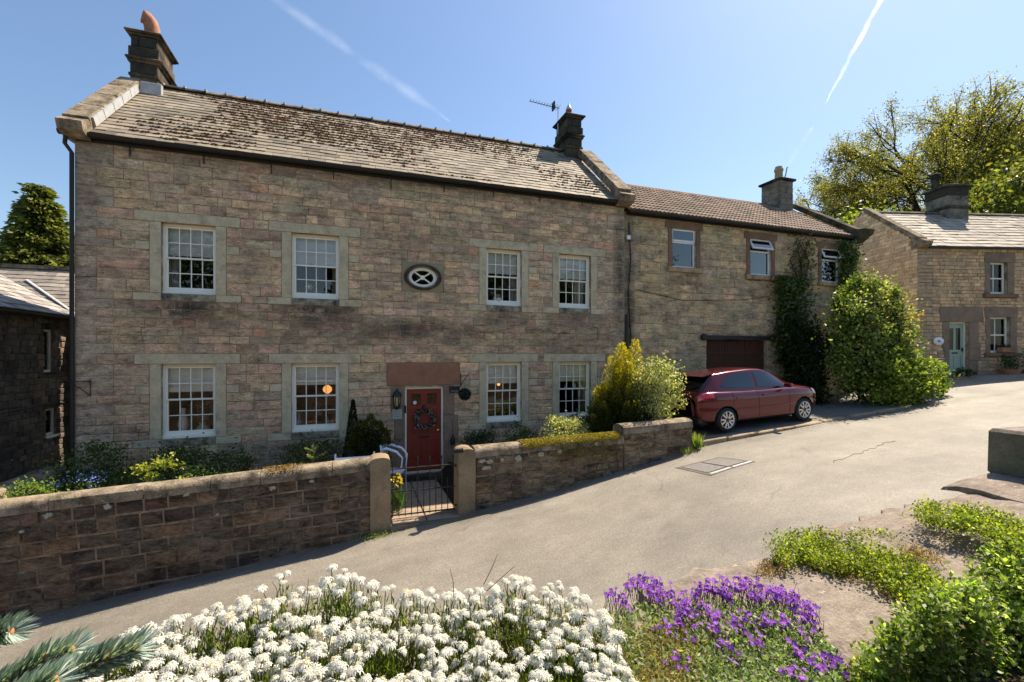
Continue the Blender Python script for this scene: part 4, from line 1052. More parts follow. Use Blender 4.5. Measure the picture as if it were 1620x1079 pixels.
# television aerial
ae = thing('tv_aerial', 'thin television aerial on a mast beside the right-hand chimney', 'aerial', (11.70, 2.75, 10.3))
MB().tube([(0, 0, 0), (0, 0, 0.95)], 0.016, 6).build('mast', M['galv'], ae); MB().tube([(0.05, 0, 0.88), (-1.02, 0.05, 0.96)], 0.011, 5).build('boom', M['black_iron'], ae)
for k in range(11):
    u = k / 10; xx = 0.0 - 1.0 * u; zz = 0.884 + 0.078 * u; hl = 0.16 - 0.07 * u if k > 1 else 0.20
    MB().tube([(xx, -hl, zz), (xx, hl, zz)], 0.006, 4).build('element', M['black_iron'], ae)
    MB().tube([(xx, 0.0, zz - hl * .4), (xx, 0.0, zz + hl * .4)], 0.005, 4).build('element', M['black_iron'], ae)
MB().cbox(-0.19, -0.15, -0.1, 0.1, 0.78, 1.05, .004).build('reflector', M['black_iron'], ae)

# ------------------------------------------------------------------ barn cottage joined to the right of the house
B = thing('barn_cottage', 'lower stone building with brown tiled roof and a garage door, joined to the large house', 'house', (12.5, 0.12, 0))
BX = 9.80; BE = 7.02
bw = [(1.76, 2.64, 5.50, 6.68), (4.80, 5.70, 5.44, 6.62), (8.0, 8.9, 5.38, 6.56)]
gd = (3.04, 5.50, 0.9, 3.32)
bwall = holed_wall('front_wall', 0.0, BX, -0.5, BE, 0.0, 0.34, bw + [gd], M['mortar'], B)
bh = [b for b in bw]; pieces = []
for (a, b, c, d) in bw:
    pieces += [(a - 0.16, a, c, d, 'jamb'), (b, b + 0.16, c, d, 'jamb'), (a - 0.26, b + 0.26, d, d + 0.20, 'lintel')]
    bh += [(a - 0.16, b + 0.16, c, d), (a - 0.26, b + 0.26, d, d + 0.2), (a - 0.2, b + 0.2, c - 0.15, c)]
BPAL = [((0.488, 0.348, 0.194), 4), ((0.446, 0.33, 0.186), 4), ((0.527, 0.371, 0.206), 2.5), ((0.414, 0.311, 0.191), 3), ((0.503, 0.33, 0.191), 1.6), ((0.519, 0.322, 0.183), 0.6)]
crs = courses([-0.5, 0.9, 3.32, 3.5, 5.25, 5.60, 6.60, 6.84, BE], 0.235)
lay(bwall, masonry(0.0, BX, crs, bh + [gd, (2.95, 5.6, 3.28, 3.5)], 0.34, 0.75, BPAL, ends=(0.24, 0.2, 0.15)), STONE_K, M['mid_o'], M['mid_a'], 'stone', 300, 0.004)
for (a, b, c, d, nm) in pieces: MB().cbox(a + .004, b - .004, -0.024, 0.12, c + .003, d - .003, .006).build(nm, M['brown_stone'], bwall)
for (a, b, c, d) in bw: MB().cbox(a - 0.2, b + 0.2, -0.09, 0.10, c - 0.15, c - 0.004, .012, .004).build('sill', M['ochre_stone'], bwall)
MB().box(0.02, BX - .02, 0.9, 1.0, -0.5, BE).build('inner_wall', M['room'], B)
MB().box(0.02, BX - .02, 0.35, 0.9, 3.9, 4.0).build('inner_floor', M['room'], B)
MB().box(0.02, BX, 4.9, 5.2, -0.5, BE).build('back_wall', M['mortar'], B)
MB().prism([(0.342, -0.5), (5.2, -0.5), (5.2, 6.98), (2.6, 8.72), (0.342, 7.2)], BX - 0.34, BX, 'x').build('gable_wall', M['mortar'], B)
for i, (a, b, c, d) in enumerate(bw):
    t = bpy.data.objects.new('window', None); t.location = ((a + b)/2, 0, c); link(t, B); w = (b - a)/2; h = d - c
    t['label'] = ['white window of the tiled building nearest the large house', 'middle white window with its top light propped open', 'white window beside climbing plants, top light open'][i]
    f = 0.055; zt = h - 0.40
    m = MB(); m.cbox(-w, -w + f, 0.06, 0.13, 0, h, .004); m.cbox(w - f, w, 0.06, 0.13, 0, h, .004); m.cbox(-w + f, w - f, 0.06, 0.13, 0, f, .004); m.cbox(-w + f, w - f, 0.06, 0.13, h - f, h, .004); m.cbox(-w + f, w - f, 0.06, 0.13, zt - .03, zt + .03, .004); m.build('frame', M['upvc'], t)
    MB().box(-w + f, w - f, 0.09, 0.096, f, zt - .03).build('pane', M['glass_b'], t)
    tl = bpy.data.objects.new('top_light', None); tl.location = (0, 0.055, h - 0.01); link(tl, t); tl.rotation_euler = (R(-26) if i else 0.0, 0, 0)
    hh = 0.37; e = 0.05; m = MB(); m.cbox(-w + .01, -w + .01 + e, -.02, .025, -hh, 0, .004); m.cbox(w - .01 - e, w - .01, -.02, .025, -hh, 0, .004); m.cbox(-w + .01 + e, w - .01 - e, -.02, .025, -hh, -hh + e, .004); m.cbox(-w + .01 + e, w - .01 - e, -.02, .025, -e, 0, .004)
    if i == 0:
        m = MB(); m.v = []; m.f = []
        m.cbox(-w + .01, -w + .01 + e, -.02, .004, -hh, 0, .004); m.cbox(w - .01 - e, w - .01, -.02, .004, -hh, 0, .004); m.cbox(-w + .01 + e, w - .01 - e, -.02, .004, -hh, -hh + e, .004); m.cbox(-w + .01 + e, w - .01 - e, -.02, .004, -e, 0, .004)
    # one mesh: the casement with its pane joined as a sub-part would be a fourth level, so the top light is a single mesh part with two materials
    nf = len(m.f); m.box(-w + .01 + e, w - .01 - e, -.004, .002, -hh + e, -e)
    me = m.mesh('top_light', M['upvc']); me.materials.append(M['glass_b'])
    for pi_, pg in enumerate(me.polygons): pg.material_index = 1 if pi_ >= nf else 0
    bpy.data.objects.remove(tl); tl = mobj('top_light', me, t, (0, 0.055, h - 0.01), (R(-26) if i else 0.0, 0, 0))
# curtain in first barn window, blind in the second
curtain(14.42, 5.52, 6.3, 0.42, 'white net curtain in the first window of the tiled building', M['blind'])
n = 160; P, k = clump_points((0, 0, .15), (.16, .08, .17), n, 10, .25, .3); t = thing('window_plant', 'green houseplant on the sill of the first window of the tiled building', 'plant', (14.38, 0.26, 5.56)); leaves('foliage', P, .07, M['leaf'], t, pick([(.08, .14, .04), (.15, .2, .05)], n)); MB().lathe([(.05, -.04), (.07, .05)], (0, 0, 0), 10).build('pot', M['terracotta'], t)
# garage door of vertical boards in three leaves
G = bpy.data.objects.new('garage_door', None); G.location = (gd[0], 0.10, gd[2]); link(G, B); G['label'] = 'dark brown boarded garage door'
W = gd[1] - gd[0]; Hh = gd[3] - gd[2] - 0.02; nb = 21
for i in range(nb):
    x0 = W * i / nb; x1 = W * (i + 1) / nb; g_ = 0.012 if i % 7 == 0 else 0.004
    MB().cbox(x0 + g_, x1 - .003, 0.0, 0.035, 0.0, Hh, .005).build('board', M['brown_wood'], G)
MB().box(0, W, 0.036, 0.05, 0, Hh).build('backing', M['underlay'], G)
for zz in (0.35, 1.95): MB().cbox(0.1, W - .1, -0.02, -0.001, zz, zz + .09, .004).build('ledge', M['brown_wood'], G)
# sliding-door track with round bosses
m = MB().cbox(gd[0] - 0.14, gd[1] + 0.16, -0.09, -0.03, 3.33, 3.45, .01); m.build('door_track', M['black_iron'], B)
for xx in (gd[0] - 0.16, gd[1] + 0.16): MB().lathe([(0.02, -0.13), (0.10, -0.12), (0.115, -0.08), (0.10, -0.03), (0.05, -0.02)], (xx, 0, 3.39), 12, 'y').build('track_boss', M['black_iron'], B, 40)
# tiled roof
BP = math.atan2(8.86 - 7.02, 2.60 + 0.15); BL = math.hypot(8.86 - 7.02, 2.75)
bro = mobj('roof', MB().box(0.10, BX - .02, 0.0, 0.05, -0.02, BL).mesh('roof', M['underlay']), B, (0, -0.15, BE), (-(PI/2 - BP), 0, 0))
TPAL = [((0.24, 0.165, 0.125), 4), ((0.20, 0.14, 0.105), 3), ((0.29, 0.205, 0.155), 2), ((0.15, 0.11, 0.085), 1.5)]
pcs = []; rows = 11; rh = BL / rows
for r_ in range(rows):
    for c_ in range(32):
        xx = 0.1 + (BX - 0.42 - 0.1) * (c_ + .5) / 32; col = random.choices([q[0] for q in TPAL], [q[1] for q in TPAL])[0]; k = random.uniform(.88, 1.12)
        pcs.append((xx, rh * (r_ + .5) + .01, (BX - 0.52) / 32 - .004, rh + .04, 0.048, tuple(q * k for q in col), random.uniform(-.004, .004)))
lay(bro, pcs, TILE_K, M['tile_o'], M['tile_a'], 'roof_tile', 300, -0.002, rank=lambda q: q[0] + q[1])
mobj('back_slope', MB().box(0.0, BX - .02, 0.0, 0.05, -0.02, BL).mesh('back_slope', M['underlay']), B, (BX, 5.35, BE), (-(PI/2 - BP), 0, PI))
x = 0.1
while x < BX - 0.5:
    m = MB(); pf = [(-math.cos(R(20) + R(140) * k / 6) * .12, math.sin(R(20) + R(140) * k / 6) * .12 - .06) for k in range(7)]
    m.prism(pf + [(p_[0] * .8, p_[1] - .02) for p_ in reversed(pf)], 0.003, .437, 'x'); m.build('ridge_tile', M['tile_ridge'] if 'tile_ridge' in M else M['brown_stone'], B, 40, loc=(x, 2.60, 8.87)); x += .44
m = MB(); m.prism([(p_[0] - 0.165, p_[1] + BE - .02) for p_ in [(-0.07 * math.cos(PI * k / 8), -0.07 * math.sin(PI * k / 8)) for k in range(9)] + [(0.058 * math.cos(PI * k / 8), -0.058 * math.sin(PI * k / 8) + .004) for k in range(9)]], 0.14, BX + .05, 'x').build('gutter', M['gutter'], B, 40)
MB().box(0.14, BX, -0.07, -0.025, BE - .12, BE - .02).build('fascia', M['gutter'], B)
gable_coping(B, BX - 0.40, BX + 0.04, -0.10, BE + .14, 2.30, 8.80, 4, M['soot'], 0.16)
MB().prism([(-.55, BE + .20), (-.50, BE + .05), (-.15, BE - .18), (.2, BE - .2), (.2, BE + .3)], BX - .42, BX + .06, 'x').build('corbel', M['soot'], B)
c = bpy.data.objects.new('chimney', None); link(c, B)
x0, x1, y0, y1 = 8.62, 9.30, 2.15, 3.0
M['grey_stone'] = surf('grey_chimney_stone', (0.24, 0.215, 0.17), 0.95, 0.35, 5, 0.6, 50, 0.1, dark=(0.05, 0.045, 0.04), dark_lo=0.45, dark_hi=0.68)
MB().cbox(x0, x1, y0, y1, 8.0, 9.78, .01).build('shaft', M['mortar'], c)
for r_ in range(7):
    za = 8.1 + r_ * 0.24; zc = za + 0.23
    for (a, b) in (((0, .45), (.46, 1)) if r_ % 2 else ((0, .6), (.61, 1))):
        MB().cbox(x0 + (x1 - x0) * a, x0 + (x1 - x0) * b - .004, y0 - .022, y0 + .03, za, zc - .01, .006, .003).build('block', M['grey_stone'], c)
        MB().cbox(x0 - .022, x0 + .03, y0 - .0 + (y1 - y0) * a, y0 + (y1 - y0) * b - .004, za, zc - .01, .006, .003).build('block', M['grey_stone'], c)
MB().cbox(x0 - .10, x1 + .10, y0 - .10, y1 + .10, 9.78, 9.87, .02, .005).build('cap', M['soot'], c)
MB().lathe([(.17, 9.87), (.15, 10.0), (.14, 10.25), (.17, 10.28), (.17, 10.36), (.14, 10.4), (.13, 10.46)], (x0 + .35, 2.5, 0), 14).build('chimney_pot', M['buff_pot'], c, 50)
MB().tube([(x1 - .1, 2.5, 9.85), (x1 + .05, 2.5, 10.2), (x1 + .12, 2.5, 10.5), (x1 + .17, 2.5, 10.52)], .02, 6).build('cowl_rod', M['black_iron'], c)
# cables on the wall at the joint and alarm box
for k, (pts, lab) in enumerate([([(12.72, .09, 6.7), (12.78, .085, 5.6), (12.70, .09, 4.6), (12.78, .085, 3.4), (12.72, .09, 2.0)], 'black cable snaking down the wall beside the downpipe'), ([(12.95, .085, 4.75), (14.6, .085, 4.5), (16.9, .085, 4.6), (18.0, .085, 4.75), (19.2, .085, 4.3)], 'thin cable sagging across the wall of the tiled building')]):
    tag(MB().tube(pts, .009 if k else .016, 5).build('cable', M['black_iron'], None, 60), lab, 'cable')
tag(MB().cbox(12.62, 12.74, 0.02, 0.09, 6.18, 6.30, .01).build('junction_box', M['upvc'], None), 'small white box on the wall where the two houses join', 'box')

# ------------------------------------------------------------------ right-hand cottage
CO = Vector((26.48, 0.59, 0)); CA = R(-15.2)
K = thing('right_cottage', 'small rubble stone cottage with pale green door across the end of the street', 'house', CO, CA)
KE = 7.16; KW = 9.0
kw = [(3.10, 3.86, 5.30, 6.58), (3.12, 3.98, 2.92, 4.36)]; kd = (1.34, 2.18, 2.02, 4.16)
kwall = holed_wall('front_wall', 0.0, KW, 0.5, KE, 0.0, 0.36, kw + [kd], M['mortar'], K)
kb = []
for (a, b, c_, d) in kw:
    kb += [(a - .24, b + .34, d, d + .40, 'lintel'), (a - .22, a, c_, d, 'jamb'), (b, b + .30, c_, d, 'jamb')]
kb += [(kd[0] - .42, kd[1] + .62, kd[3], kd[3] + .62, 'door_lintel'), (kd[0] - .30, kd[0], 3.1, kd[3], 'door_jamb'), (kd[0] - .24, kd[0], 2.0, 3.1, 'door_jamb'), (kd[1], kd[1] + .42, 3.3, kd[3], 'door_jamb'), (kd[1], kd[1] + .5, 2.6, 3.3, 'door_jamb'), (kd[1], kd[1] + .4, 2.0, 2.6, 'door_jamb')]
kh = [q[:4] for q in kb] + kw + [kd] + [(a - .3, b + .4, c_ - .16, c_) for (a, b, c_, d) in kw]
KPAL = [((0.498, 0.333, 0.19), 4), ((0.449, 0.297, 0.175), 3), ((0.547, 0.367, 0.205), 2), ((0.42, 0.261, 0.167), 2), ((0.33, 0.22, 0.139), 1)]
M['rub_o'] = stone_mat('rubble_stone', 'object', dlo=0.62, dhi=0.85); M['rub_a'] = stone_mat('rubble_stone_field', 'attr', dlo=0.62, dhi=0.85)
crs = courses([0.5, 2.6, 3.3, 4.16, 4.36, 4.76, 5.14, 5.30, 6.58, 6.98, KE], 0.15)
lay(kwall, masonry(0, KW, crs, kh, 0.14, 0.34, KPAL, gap=.016, prot=(.012, .05), tilt=.06, ends=(.24, .19, .14)), STONE_K, M['rub_o'], M['rub_a'], 'stone', 300, .004, rank=lambda q: -q[2] * q[3] + (10 if q[0] > 5.2 else 0))
for (a, b, c_, d, nm) in kb: MB().cbox(a + .004, b - .004, -.035, .12, c_ + .004, d - .004, .008, .004).build(nm, M['brown_pale'] if 'lintel' not in nm else M['red_pale'] if 'red_pale' in M else M['brown_pale'], kwall)
for (a, b, c_, d) in kw: MB().cbox(a - .3, b + .4, -.12, .12, c_ - .15, c_ - .004, .012, .004).build('sill', M['brown_stone'], kwall)
MB().box(0.3, KW, .9, 1.0, .5, KE).build('inner_wall', M['room'], K)
for i, (a, b, c_, d) in enumerate(kw):
    t = bpy.data.objects.new('window', None); t.location = ((a + b)/2, 0, c_); link(t, K); w = (b - a)/2; h = d - c_; f = .06
    t['label'] = ['white sash window upstairs in the cottage', 'white sash window beside the green cottage door'][i]
    m = MB(); m.cbox(-w, -w + f, .10, .2, 0, h, .004); m.cbox(w - f, w, .10, .2, 0, h, .004); m.cbox(-w + f, w - f, .10, .2, 0, .09, .004); m.cbox(-w + f, w - f, .10, .2, h - f, h, .004); m.cbox(-w + f, w - f, .10, .2, h * .5 - .025, h * .5 + .025, .004); m.build('frame', M['white'], t)
    m = MB()
    for (za, zc) in ((.09, h * .5 - .025), (h * .5 + .025, h - f)): m.box(-.07 - .014, -.07 + .014, .12, .15, za, zc)
    m.build('glazing_bars', M['white'], t)
    for (za, zc) in ((.09, h * .5 - .025), (h * .5 + .025, h - f)):
        for (xa, xb) in ((-w + f, -.084), (-.056, w - f)): MB().box(xa, xb, .135, .14, za, zc).build('pane', M['glass'], t)
# red and white object seen in the lower window
# door
t = bpy.data.objects.new('front_door', None); t.location = ((kd[0] + kd[1])/2, .16, kd[2]); link(t, K); t['label'] = 'pale sage green cottage door with two tall panes'
w = (kd[1] - kd[0])/2; h = kd[3] - kd[2]
m = MB(); m.box(-w, -w + .05, -.04, .1, 0, h); m.box(w - .05, w, -.04, .1, 0, h); m.box(-w + .05, w - .05, -.04, .1, h - .05, h); m.build('door_frame', M['white'], t)
pn = [(-.26, -.05, 1.02, 1.9), (.05, .26, 1.02, 1.9)]; lp = [(-.28, -.03, .2, .75), (.03, .28, .2, .75)]
holed_wall('leaf', -w + .05, w - .05, .03, h - .05, 0, .045, pn + lp, M['green_door'], t)
for (a, b, c_, d) in pn: MB().box(a, b, .02, .026, c_, d).build('pane', M['glass'], t)
for (a, b, c_, d) in lp: MB().cbox(a, b, .015, .03, c_, d, .004).build('panel', M['green_door'], t)
MB().cbox(-.13, .13, -.01, 0, .86, .92, .003).build('letter_plate', M['black_iron'], t); MB().cbox(.29, .33, -.05, 0, .95, 1.1, .006).build('handle', M['black_iron'], t)
# gable wall of random rubble, facing left; its stones are coloured paler to look lit
M['rub_g'] = stone_mat('gable_rubble', 'attr', dark=(0.12, 0.08, 0.05), dlo=0.66, dhi=0.9)
gp = [(-0.36 + 0.36, 0.5), (5.4, 0.5), (5.4, KE), (2.70, 9.42), (0.0, KE + .18)]
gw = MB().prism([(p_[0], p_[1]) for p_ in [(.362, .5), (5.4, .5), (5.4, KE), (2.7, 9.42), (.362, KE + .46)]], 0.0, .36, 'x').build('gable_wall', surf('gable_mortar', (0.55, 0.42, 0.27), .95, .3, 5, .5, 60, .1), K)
gp_ = []
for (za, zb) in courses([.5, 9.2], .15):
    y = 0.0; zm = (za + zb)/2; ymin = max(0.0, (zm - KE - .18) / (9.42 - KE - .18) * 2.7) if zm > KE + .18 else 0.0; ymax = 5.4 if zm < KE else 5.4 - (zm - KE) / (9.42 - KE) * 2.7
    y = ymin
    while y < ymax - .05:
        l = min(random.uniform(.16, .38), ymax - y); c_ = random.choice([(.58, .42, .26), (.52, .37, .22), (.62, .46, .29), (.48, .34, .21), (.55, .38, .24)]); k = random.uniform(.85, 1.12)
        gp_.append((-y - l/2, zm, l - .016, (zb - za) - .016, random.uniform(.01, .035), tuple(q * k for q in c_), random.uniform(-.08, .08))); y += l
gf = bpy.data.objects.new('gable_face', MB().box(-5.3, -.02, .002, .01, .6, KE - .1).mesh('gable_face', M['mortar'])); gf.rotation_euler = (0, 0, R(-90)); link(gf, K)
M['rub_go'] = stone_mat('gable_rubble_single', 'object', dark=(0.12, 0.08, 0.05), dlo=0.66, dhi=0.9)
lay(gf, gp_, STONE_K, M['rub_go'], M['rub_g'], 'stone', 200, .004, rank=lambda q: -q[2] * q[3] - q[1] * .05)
KP = math.atan2(9.36 - KE - .0, 2.70 + .15); KL = math.hypot(9.36 - KE, 2.85)
kr = mobj('roof', MB().box(.25, KW, 0, .05, -.02, KL).mesh('roof', M['underlay']), K, (0, -.15, KE), (-(PI/2 - KP), 0, 0))
KSP = [((0.36, 0.31, 0.25), 4), ((0.31, 0.265, 0.22), 3), ((0.42, 0.36, 0.29), 2), ((0.26, 0.23, 0.205), 1)]
lay(kr, slates(.28, KW, KL, 12, .42, KSP, .028), SLATE_K, M['slate_o'], M['slate_a'], 'slate', 300, -.002)
mobj('back_slope', MB().box(0, KW, 0, .05, -.02, KL).mesh('back_slope', M['underlay']), K, (KW, 5.55, KE), (-(PI/2 - KP), 0, PI))
x = .3
while x < KW:
    m = MB(); pf = [(-math.cos(R(20) + R(140) * k / 6) * .14, math.sin(R(20) + R(140) * k / 6) * .14 - .06) for k in range(7)]
    m.prism(pf + [(p_[0] * .8, p_[1] - .02) for p_ in reversed(pf)], 0.003, .497, 'x').build('ridge_tile', M['grey_stone'], K, 40, loc=(x, 2.70, 9.37)); x += .5
gable_coping(K, -.06, .30, -.05, KE + .22, 2.62, 9.42, 3, M['coping'], .14, True)
MB().box(.3, KW, -.20, -.06, KE - .07, KE - .0).build('gutter', M['gutter'], K)
c = bpy.data.objects.new('chimney', None); link(c, K)
x0, x1, y0, y1 = 3.72, 4.75, 2.2, 3.3
MB().cbox(x0, x1, y0, y1, 8.4, 9.50, .02).build('base', M['grey_stone'], c); MB().cbox(x0 - .06, x1 + .06, y0 - .06, y1 + .06, 9.50, 9.62, .02).build('string_course', M['soot'], c)
MB().cbox(x0 + .03, x1 - .03, y0 + .03, y1 - .03, 9.62, 10.10, .012).build('shaft', M['grey_stone'], c); MB().cbox(x0, x1, y0, y1, 10.10, 10.48, .012).build('upper_block', M['soot_dark'], c); MB().cbox(x0 - .08, x1 + .08, y0 - .08, y1 + .08, 10.48, 10.58, .02).build('cap', M['soot'], c)
MB().lathe([(.18, 10.58), (.16, 10.8), (.15, 11.1), (.2, 11.14), (.2, 11.3), (.14, 11.36)], (x0 + .25, y1 - .3, 0), 12).build('chimney_pot', M['soot'], c, 50)
MB().lathe([(.13, 10.58), (.12, 10.72), (.1, 10.76)], (x1 - .3, y0 + .35, 0), 12).build('chimney_pot', M['buff_pot'], c, 50)
# oval plaque: white with a small dark emblem
MX = Matrix.Translation(CO) @ Matrix.Rotation(CA, 4, 'Z')
def kpos(x, y, z): return MX @ Vector((x, y, z))
pq = thing('oval_plaque', 'white oval plaque with a dark emblem beside the green cottage door', 'plaque', kpos(.83, -.05, 3.38), CA)
MB().lathe([(.20, -.03), (.22, -.02), (.22, .0)], (0, 0, 0), 28, 'y', 1, .72).build('plate', M['upvc'], pq, 40)
m = MB(); n = 16; pts = [(-.06 + .0, -.02), (-.05, .03), (-.01, .045), (.03, .035), (.055, .0), (.06, -.04), (.035, -.045), (.03, -.01), (.0, .0), (-.03, -.03)]
m.prism(pts, -.036, -.031, 'y').build('emblem', M['black_iron'], pq)
# step and pots in front of cottage
st = MB().cbox(.2, KW, -.55, -.03, 1.3, 1.99, .02).build('cottage_step', M['paving'], None, loc=CO, rot=(0, 0, CA)); structure(st)
def planter(px, py, pz_, w, lab, pal, hgt, n=300, trough=True):
    t = thing('planter', lab, 'planter', kpos(px, py, pz_), CA)
    if trough: MB().cbox(-w/2, w/2, -.12, .12, 0, .2, .02).build('trough', M['terracotta'], t)
    else: MB().lathe([(w * .35, 0), (w * .5, .25), (w * .52, .28)], (0, 0, 0), 14).build('pot', M['terracotta'], t, 40)
    P, k = clump_points((0, 0, .2 + hgt * .45), (w * .55, .2, hgt * .5), n, 16, .25, .35); leaves('foliage', P, .09, M['leaf'], t, pick(pal, n))
GP = [(.03, .055, .02), (.05, .09, .03), (.08, .12, .04)]
planter(1.15, -.75, 1.99 - .2, .75, 'terracotta trough of dark plants at the foot of the green door', GP, .35)
planter(3.72, -.06, 2.93, .5, 'terracotta window box on the cottage sill', GP, .12, 80)
planter(3.35, -.5, 1.99, .7, 'leafy pot left of the cottage window', GP, .7, 400, False)
planter(4.35, -.5, 1.99, .8, 'taller leafy pot right of the cottage window', GP, 1.0, 500, False)

# ------------------------------------------------------------------ left-hand house in shade
Lh = thing('left_house', 'dark shaded stone house with slate roof at the left edge', 'house', (-2.3, 0, 0))
lwn = [(3.62, 4.02, 2.40, 3.50), (3.70, 4.15, 0.75, 1.45)]
# wall running in depth, facing right: local frame turned so that local x runs into the picture
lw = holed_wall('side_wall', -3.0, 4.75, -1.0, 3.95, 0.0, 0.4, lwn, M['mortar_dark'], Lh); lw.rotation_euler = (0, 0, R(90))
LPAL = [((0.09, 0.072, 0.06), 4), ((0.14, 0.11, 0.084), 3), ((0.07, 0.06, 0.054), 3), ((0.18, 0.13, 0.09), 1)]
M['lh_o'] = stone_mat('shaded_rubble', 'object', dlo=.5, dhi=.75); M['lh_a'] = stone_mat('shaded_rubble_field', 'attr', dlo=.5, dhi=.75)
lh = lwn + [(a - .12, b + .12, d, d + .16) for (a, b, c_, d) in lwn]
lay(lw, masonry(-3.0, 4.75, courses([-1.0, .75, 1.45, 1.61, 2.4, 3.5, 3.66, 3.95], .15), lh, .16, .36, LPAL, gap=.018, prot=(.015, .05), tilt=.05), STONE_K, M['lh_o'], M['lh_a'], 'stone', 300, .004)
for (a, b, c_, d) in lwn:
    MB().cbox(a - .1, b + .1, -.03, .1, d + .003, d + .15, .008).build('lintel', M['soot'], lw)
    t = bpy.data.objects.new('window', None); t.location = (-0.0, (a + b)/2, c_); t.rotation_euler = (0, 0, R(90)); link(t, Lh); w = (b - a)/2; h = d - c_
    m = MB(); m.box(-w, -w + .05, .05, .14, 0, h); m.box(w - .05, w, .05, .14, 0, h); m.box(-w + .05, w - .05, .05, .14, 0, .06); m.box(-w + .05, w - .05, .05, .14, h - .05, h); m.build('frame', M['white'], t)
    MB().box(-w + .05, w - .05, .09, .096, .06, h - .05).build('pane', M['glass'], t)
    MB().cbox(-w - .04, w + .04, -.06, .1, -.06, -.002, .01).build('sill', M['white'] if c_ < 1 else M['soot'], t)
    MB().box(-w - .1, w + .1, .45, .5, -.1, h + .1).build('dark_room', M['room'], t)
# roof over the side wall: eave along y, rising to the left
LP = R(33); LL = 3.4
lr = mobj('roof', MB().box(-3.0, 4.70, 0, .05, -.02, LL).mesh('roof', M['underlay']), Lh, (0.22, 0, 3.90), (-(PI/2 - LP), 0, R(90)))
LSP = [((0.30, 0.27, 0.245), 4), ((0.25, 0.23, 0.215), 3), ((0.36, 0.325, 0.29), 2), ((0.19, 0.175, 0.165), 1)]
lay(lr, slates(-3.0, 4.70, LL, 15, .34, LSP), SLATE_K, M['slate_o'], M['slate_a'], 'slate', 150, -.002)
# cross wing behind, roof facing the street
cw = mobj('wing_wall', MB().box(-5.5, .02 + .9, 4.78, 5.1, -1.0, 3.95).mesh('wing_wall', surf('wing_render', (0.42, 0.33, 0.22), .9, .2, 5, .4, 60, .1)), Lh)
CP = R(40); CLn = 2.35
cr2 = mobj('wing_roof', MB().box(-5.5, 1.3, 0, .05, -.02, CLn).mesh('wing_roof', M['underlay']), Lh, (0, 4.70, 3.95), (-(PI/2 - CP), 0, 0))
lay(cr2, slates(-5.5, 1.3, CLn, 12, .30, [((0.27, 0.235, 0.20), 4), ((0.22, 0.195, 0.17), 3), ((0.32, 0.28, 0.235), 2)]), SLATE_K, M['slate_o'], M['slate_a'], 'slate', 150, -.002)
MB().box(-5.5, 1.3, 4.70 + CLn * math.cos(CP) - .1, 4.70 + CLn * math.cos(CP) + .1, 3.95 + CLn * math.sin(CP) - .02, 3.95 + CLn * math.sin(CP) + .09).build('ridge', M['coping'], Lh)
# valley: bright lead strip where the two slopes meet
m = MB(); a = Vector((.20, 4.66, 3.97)); b = Vector((-1.55, 5.95, 5.04)); m.tube([tuple(a), tuple(b)], .045, 6, squash=.4); m.build('valley_lead', M['lead'], Lh)
m = MB(); m.prism([(p_[0] + .27, p_[1] + 3.86) for p_ in [(-0.06 * math.cos(PI * k / 8), -0.06 * math.sin(PI * k / 8)) for k in range(9)]], -3.0, 4.7, 'y').build('gutter', M['gutter'], Lh, 40)
MB().tube([(.03, 1.0, 1.55), (.03, 4.7, 1.55)], .02, 5).build('pipe', M['black_iron'], Lh)

# ------------------------------------------------------------------ red hatchback car
def cat(xs, ys):
    xs = np.array(xs, float); ys = np.array(ys, float)
    def f(x):
        i = int(np.clip(np.searchsorted(xs, x) - 1, 0, len(xs) - 2)); t = (x - xs[i]) / (xs[i+1] - xs[i]); t = min(max(t, 0), 1)
        m = np.gradient(ys, xs); h = xs[i+1] - xs[i]
        return float((2*t**3 - 3*t**2 + 1) * ys[i] + (t**3 - 2*t**2 + t) * h * m[i] + (-2*t**3 + 3*t**2) * ys[i+1] + (t**3 - t**2) * h * m[i+1])
    return f
bx_ = [-2.02, -1.97, -1.85, -1.6, -1.285, -.6, 0, .6, 1.285, 1.6, 1.82, 1.97, 2.04]
b_lo = cat(bx_, [.42, .33, .28, .25, .23, .20, .19, .19, .21, .23, .24, .27, .36])
b_hi = cat(bx_, [.84, .95, 1.00, 1.015, 1.00, .965, .945, .935, .90, .865, .80, .70, .60])
b_w  = cat(bx_, [.60, .70, .775, .83, .85, .845, .845, .85, .85, .815, .74, .62, .50])
def body_pt(x, t):
    """t 0..1 from sill up over shoulder to the centre line (right half, y negative side mirrored by caller)"""
    lo, hi, w = b_lo(x), b_hi(x), b_w(x); h = hi - lo
    prof = [(0.0, (.80, 0.0)), (.06, (.93, .02)), (.14, (.965, .10)), (.30, (1.0, .34)), (.42, (.985, .52)), (.52, (1.0, .68)), (.60, (.985, .84)), (.68, (.94, .95)), (.76, (.86, 1.0)), (.88, (.5, 1.045)), (1.0, (0.0, 1.06))]
    ts = [p_[0] for p_ in prof]
    return (x, w * float(np.interp(t, ts, [p_[1][0] for p_ in prof])), lo + h * float(np.interp(t, ts, [p_[1][1] for p_ in prof])))
gx_ = [-1.93, -1.80, -1.62, -1.50, -1.2, -.6, -.1, .25, .60, .95, 1.22]
g_top = cat(gx_, [.97, 1.12, 1.31, 1.405, 1.455, 1.488, 1.485, 1.44, 1.27, 1.06, .90])
g_wr = cat(gx_, [.62, .60, .57, .56, .565, .575, .575, .57, .58, .60, .64])
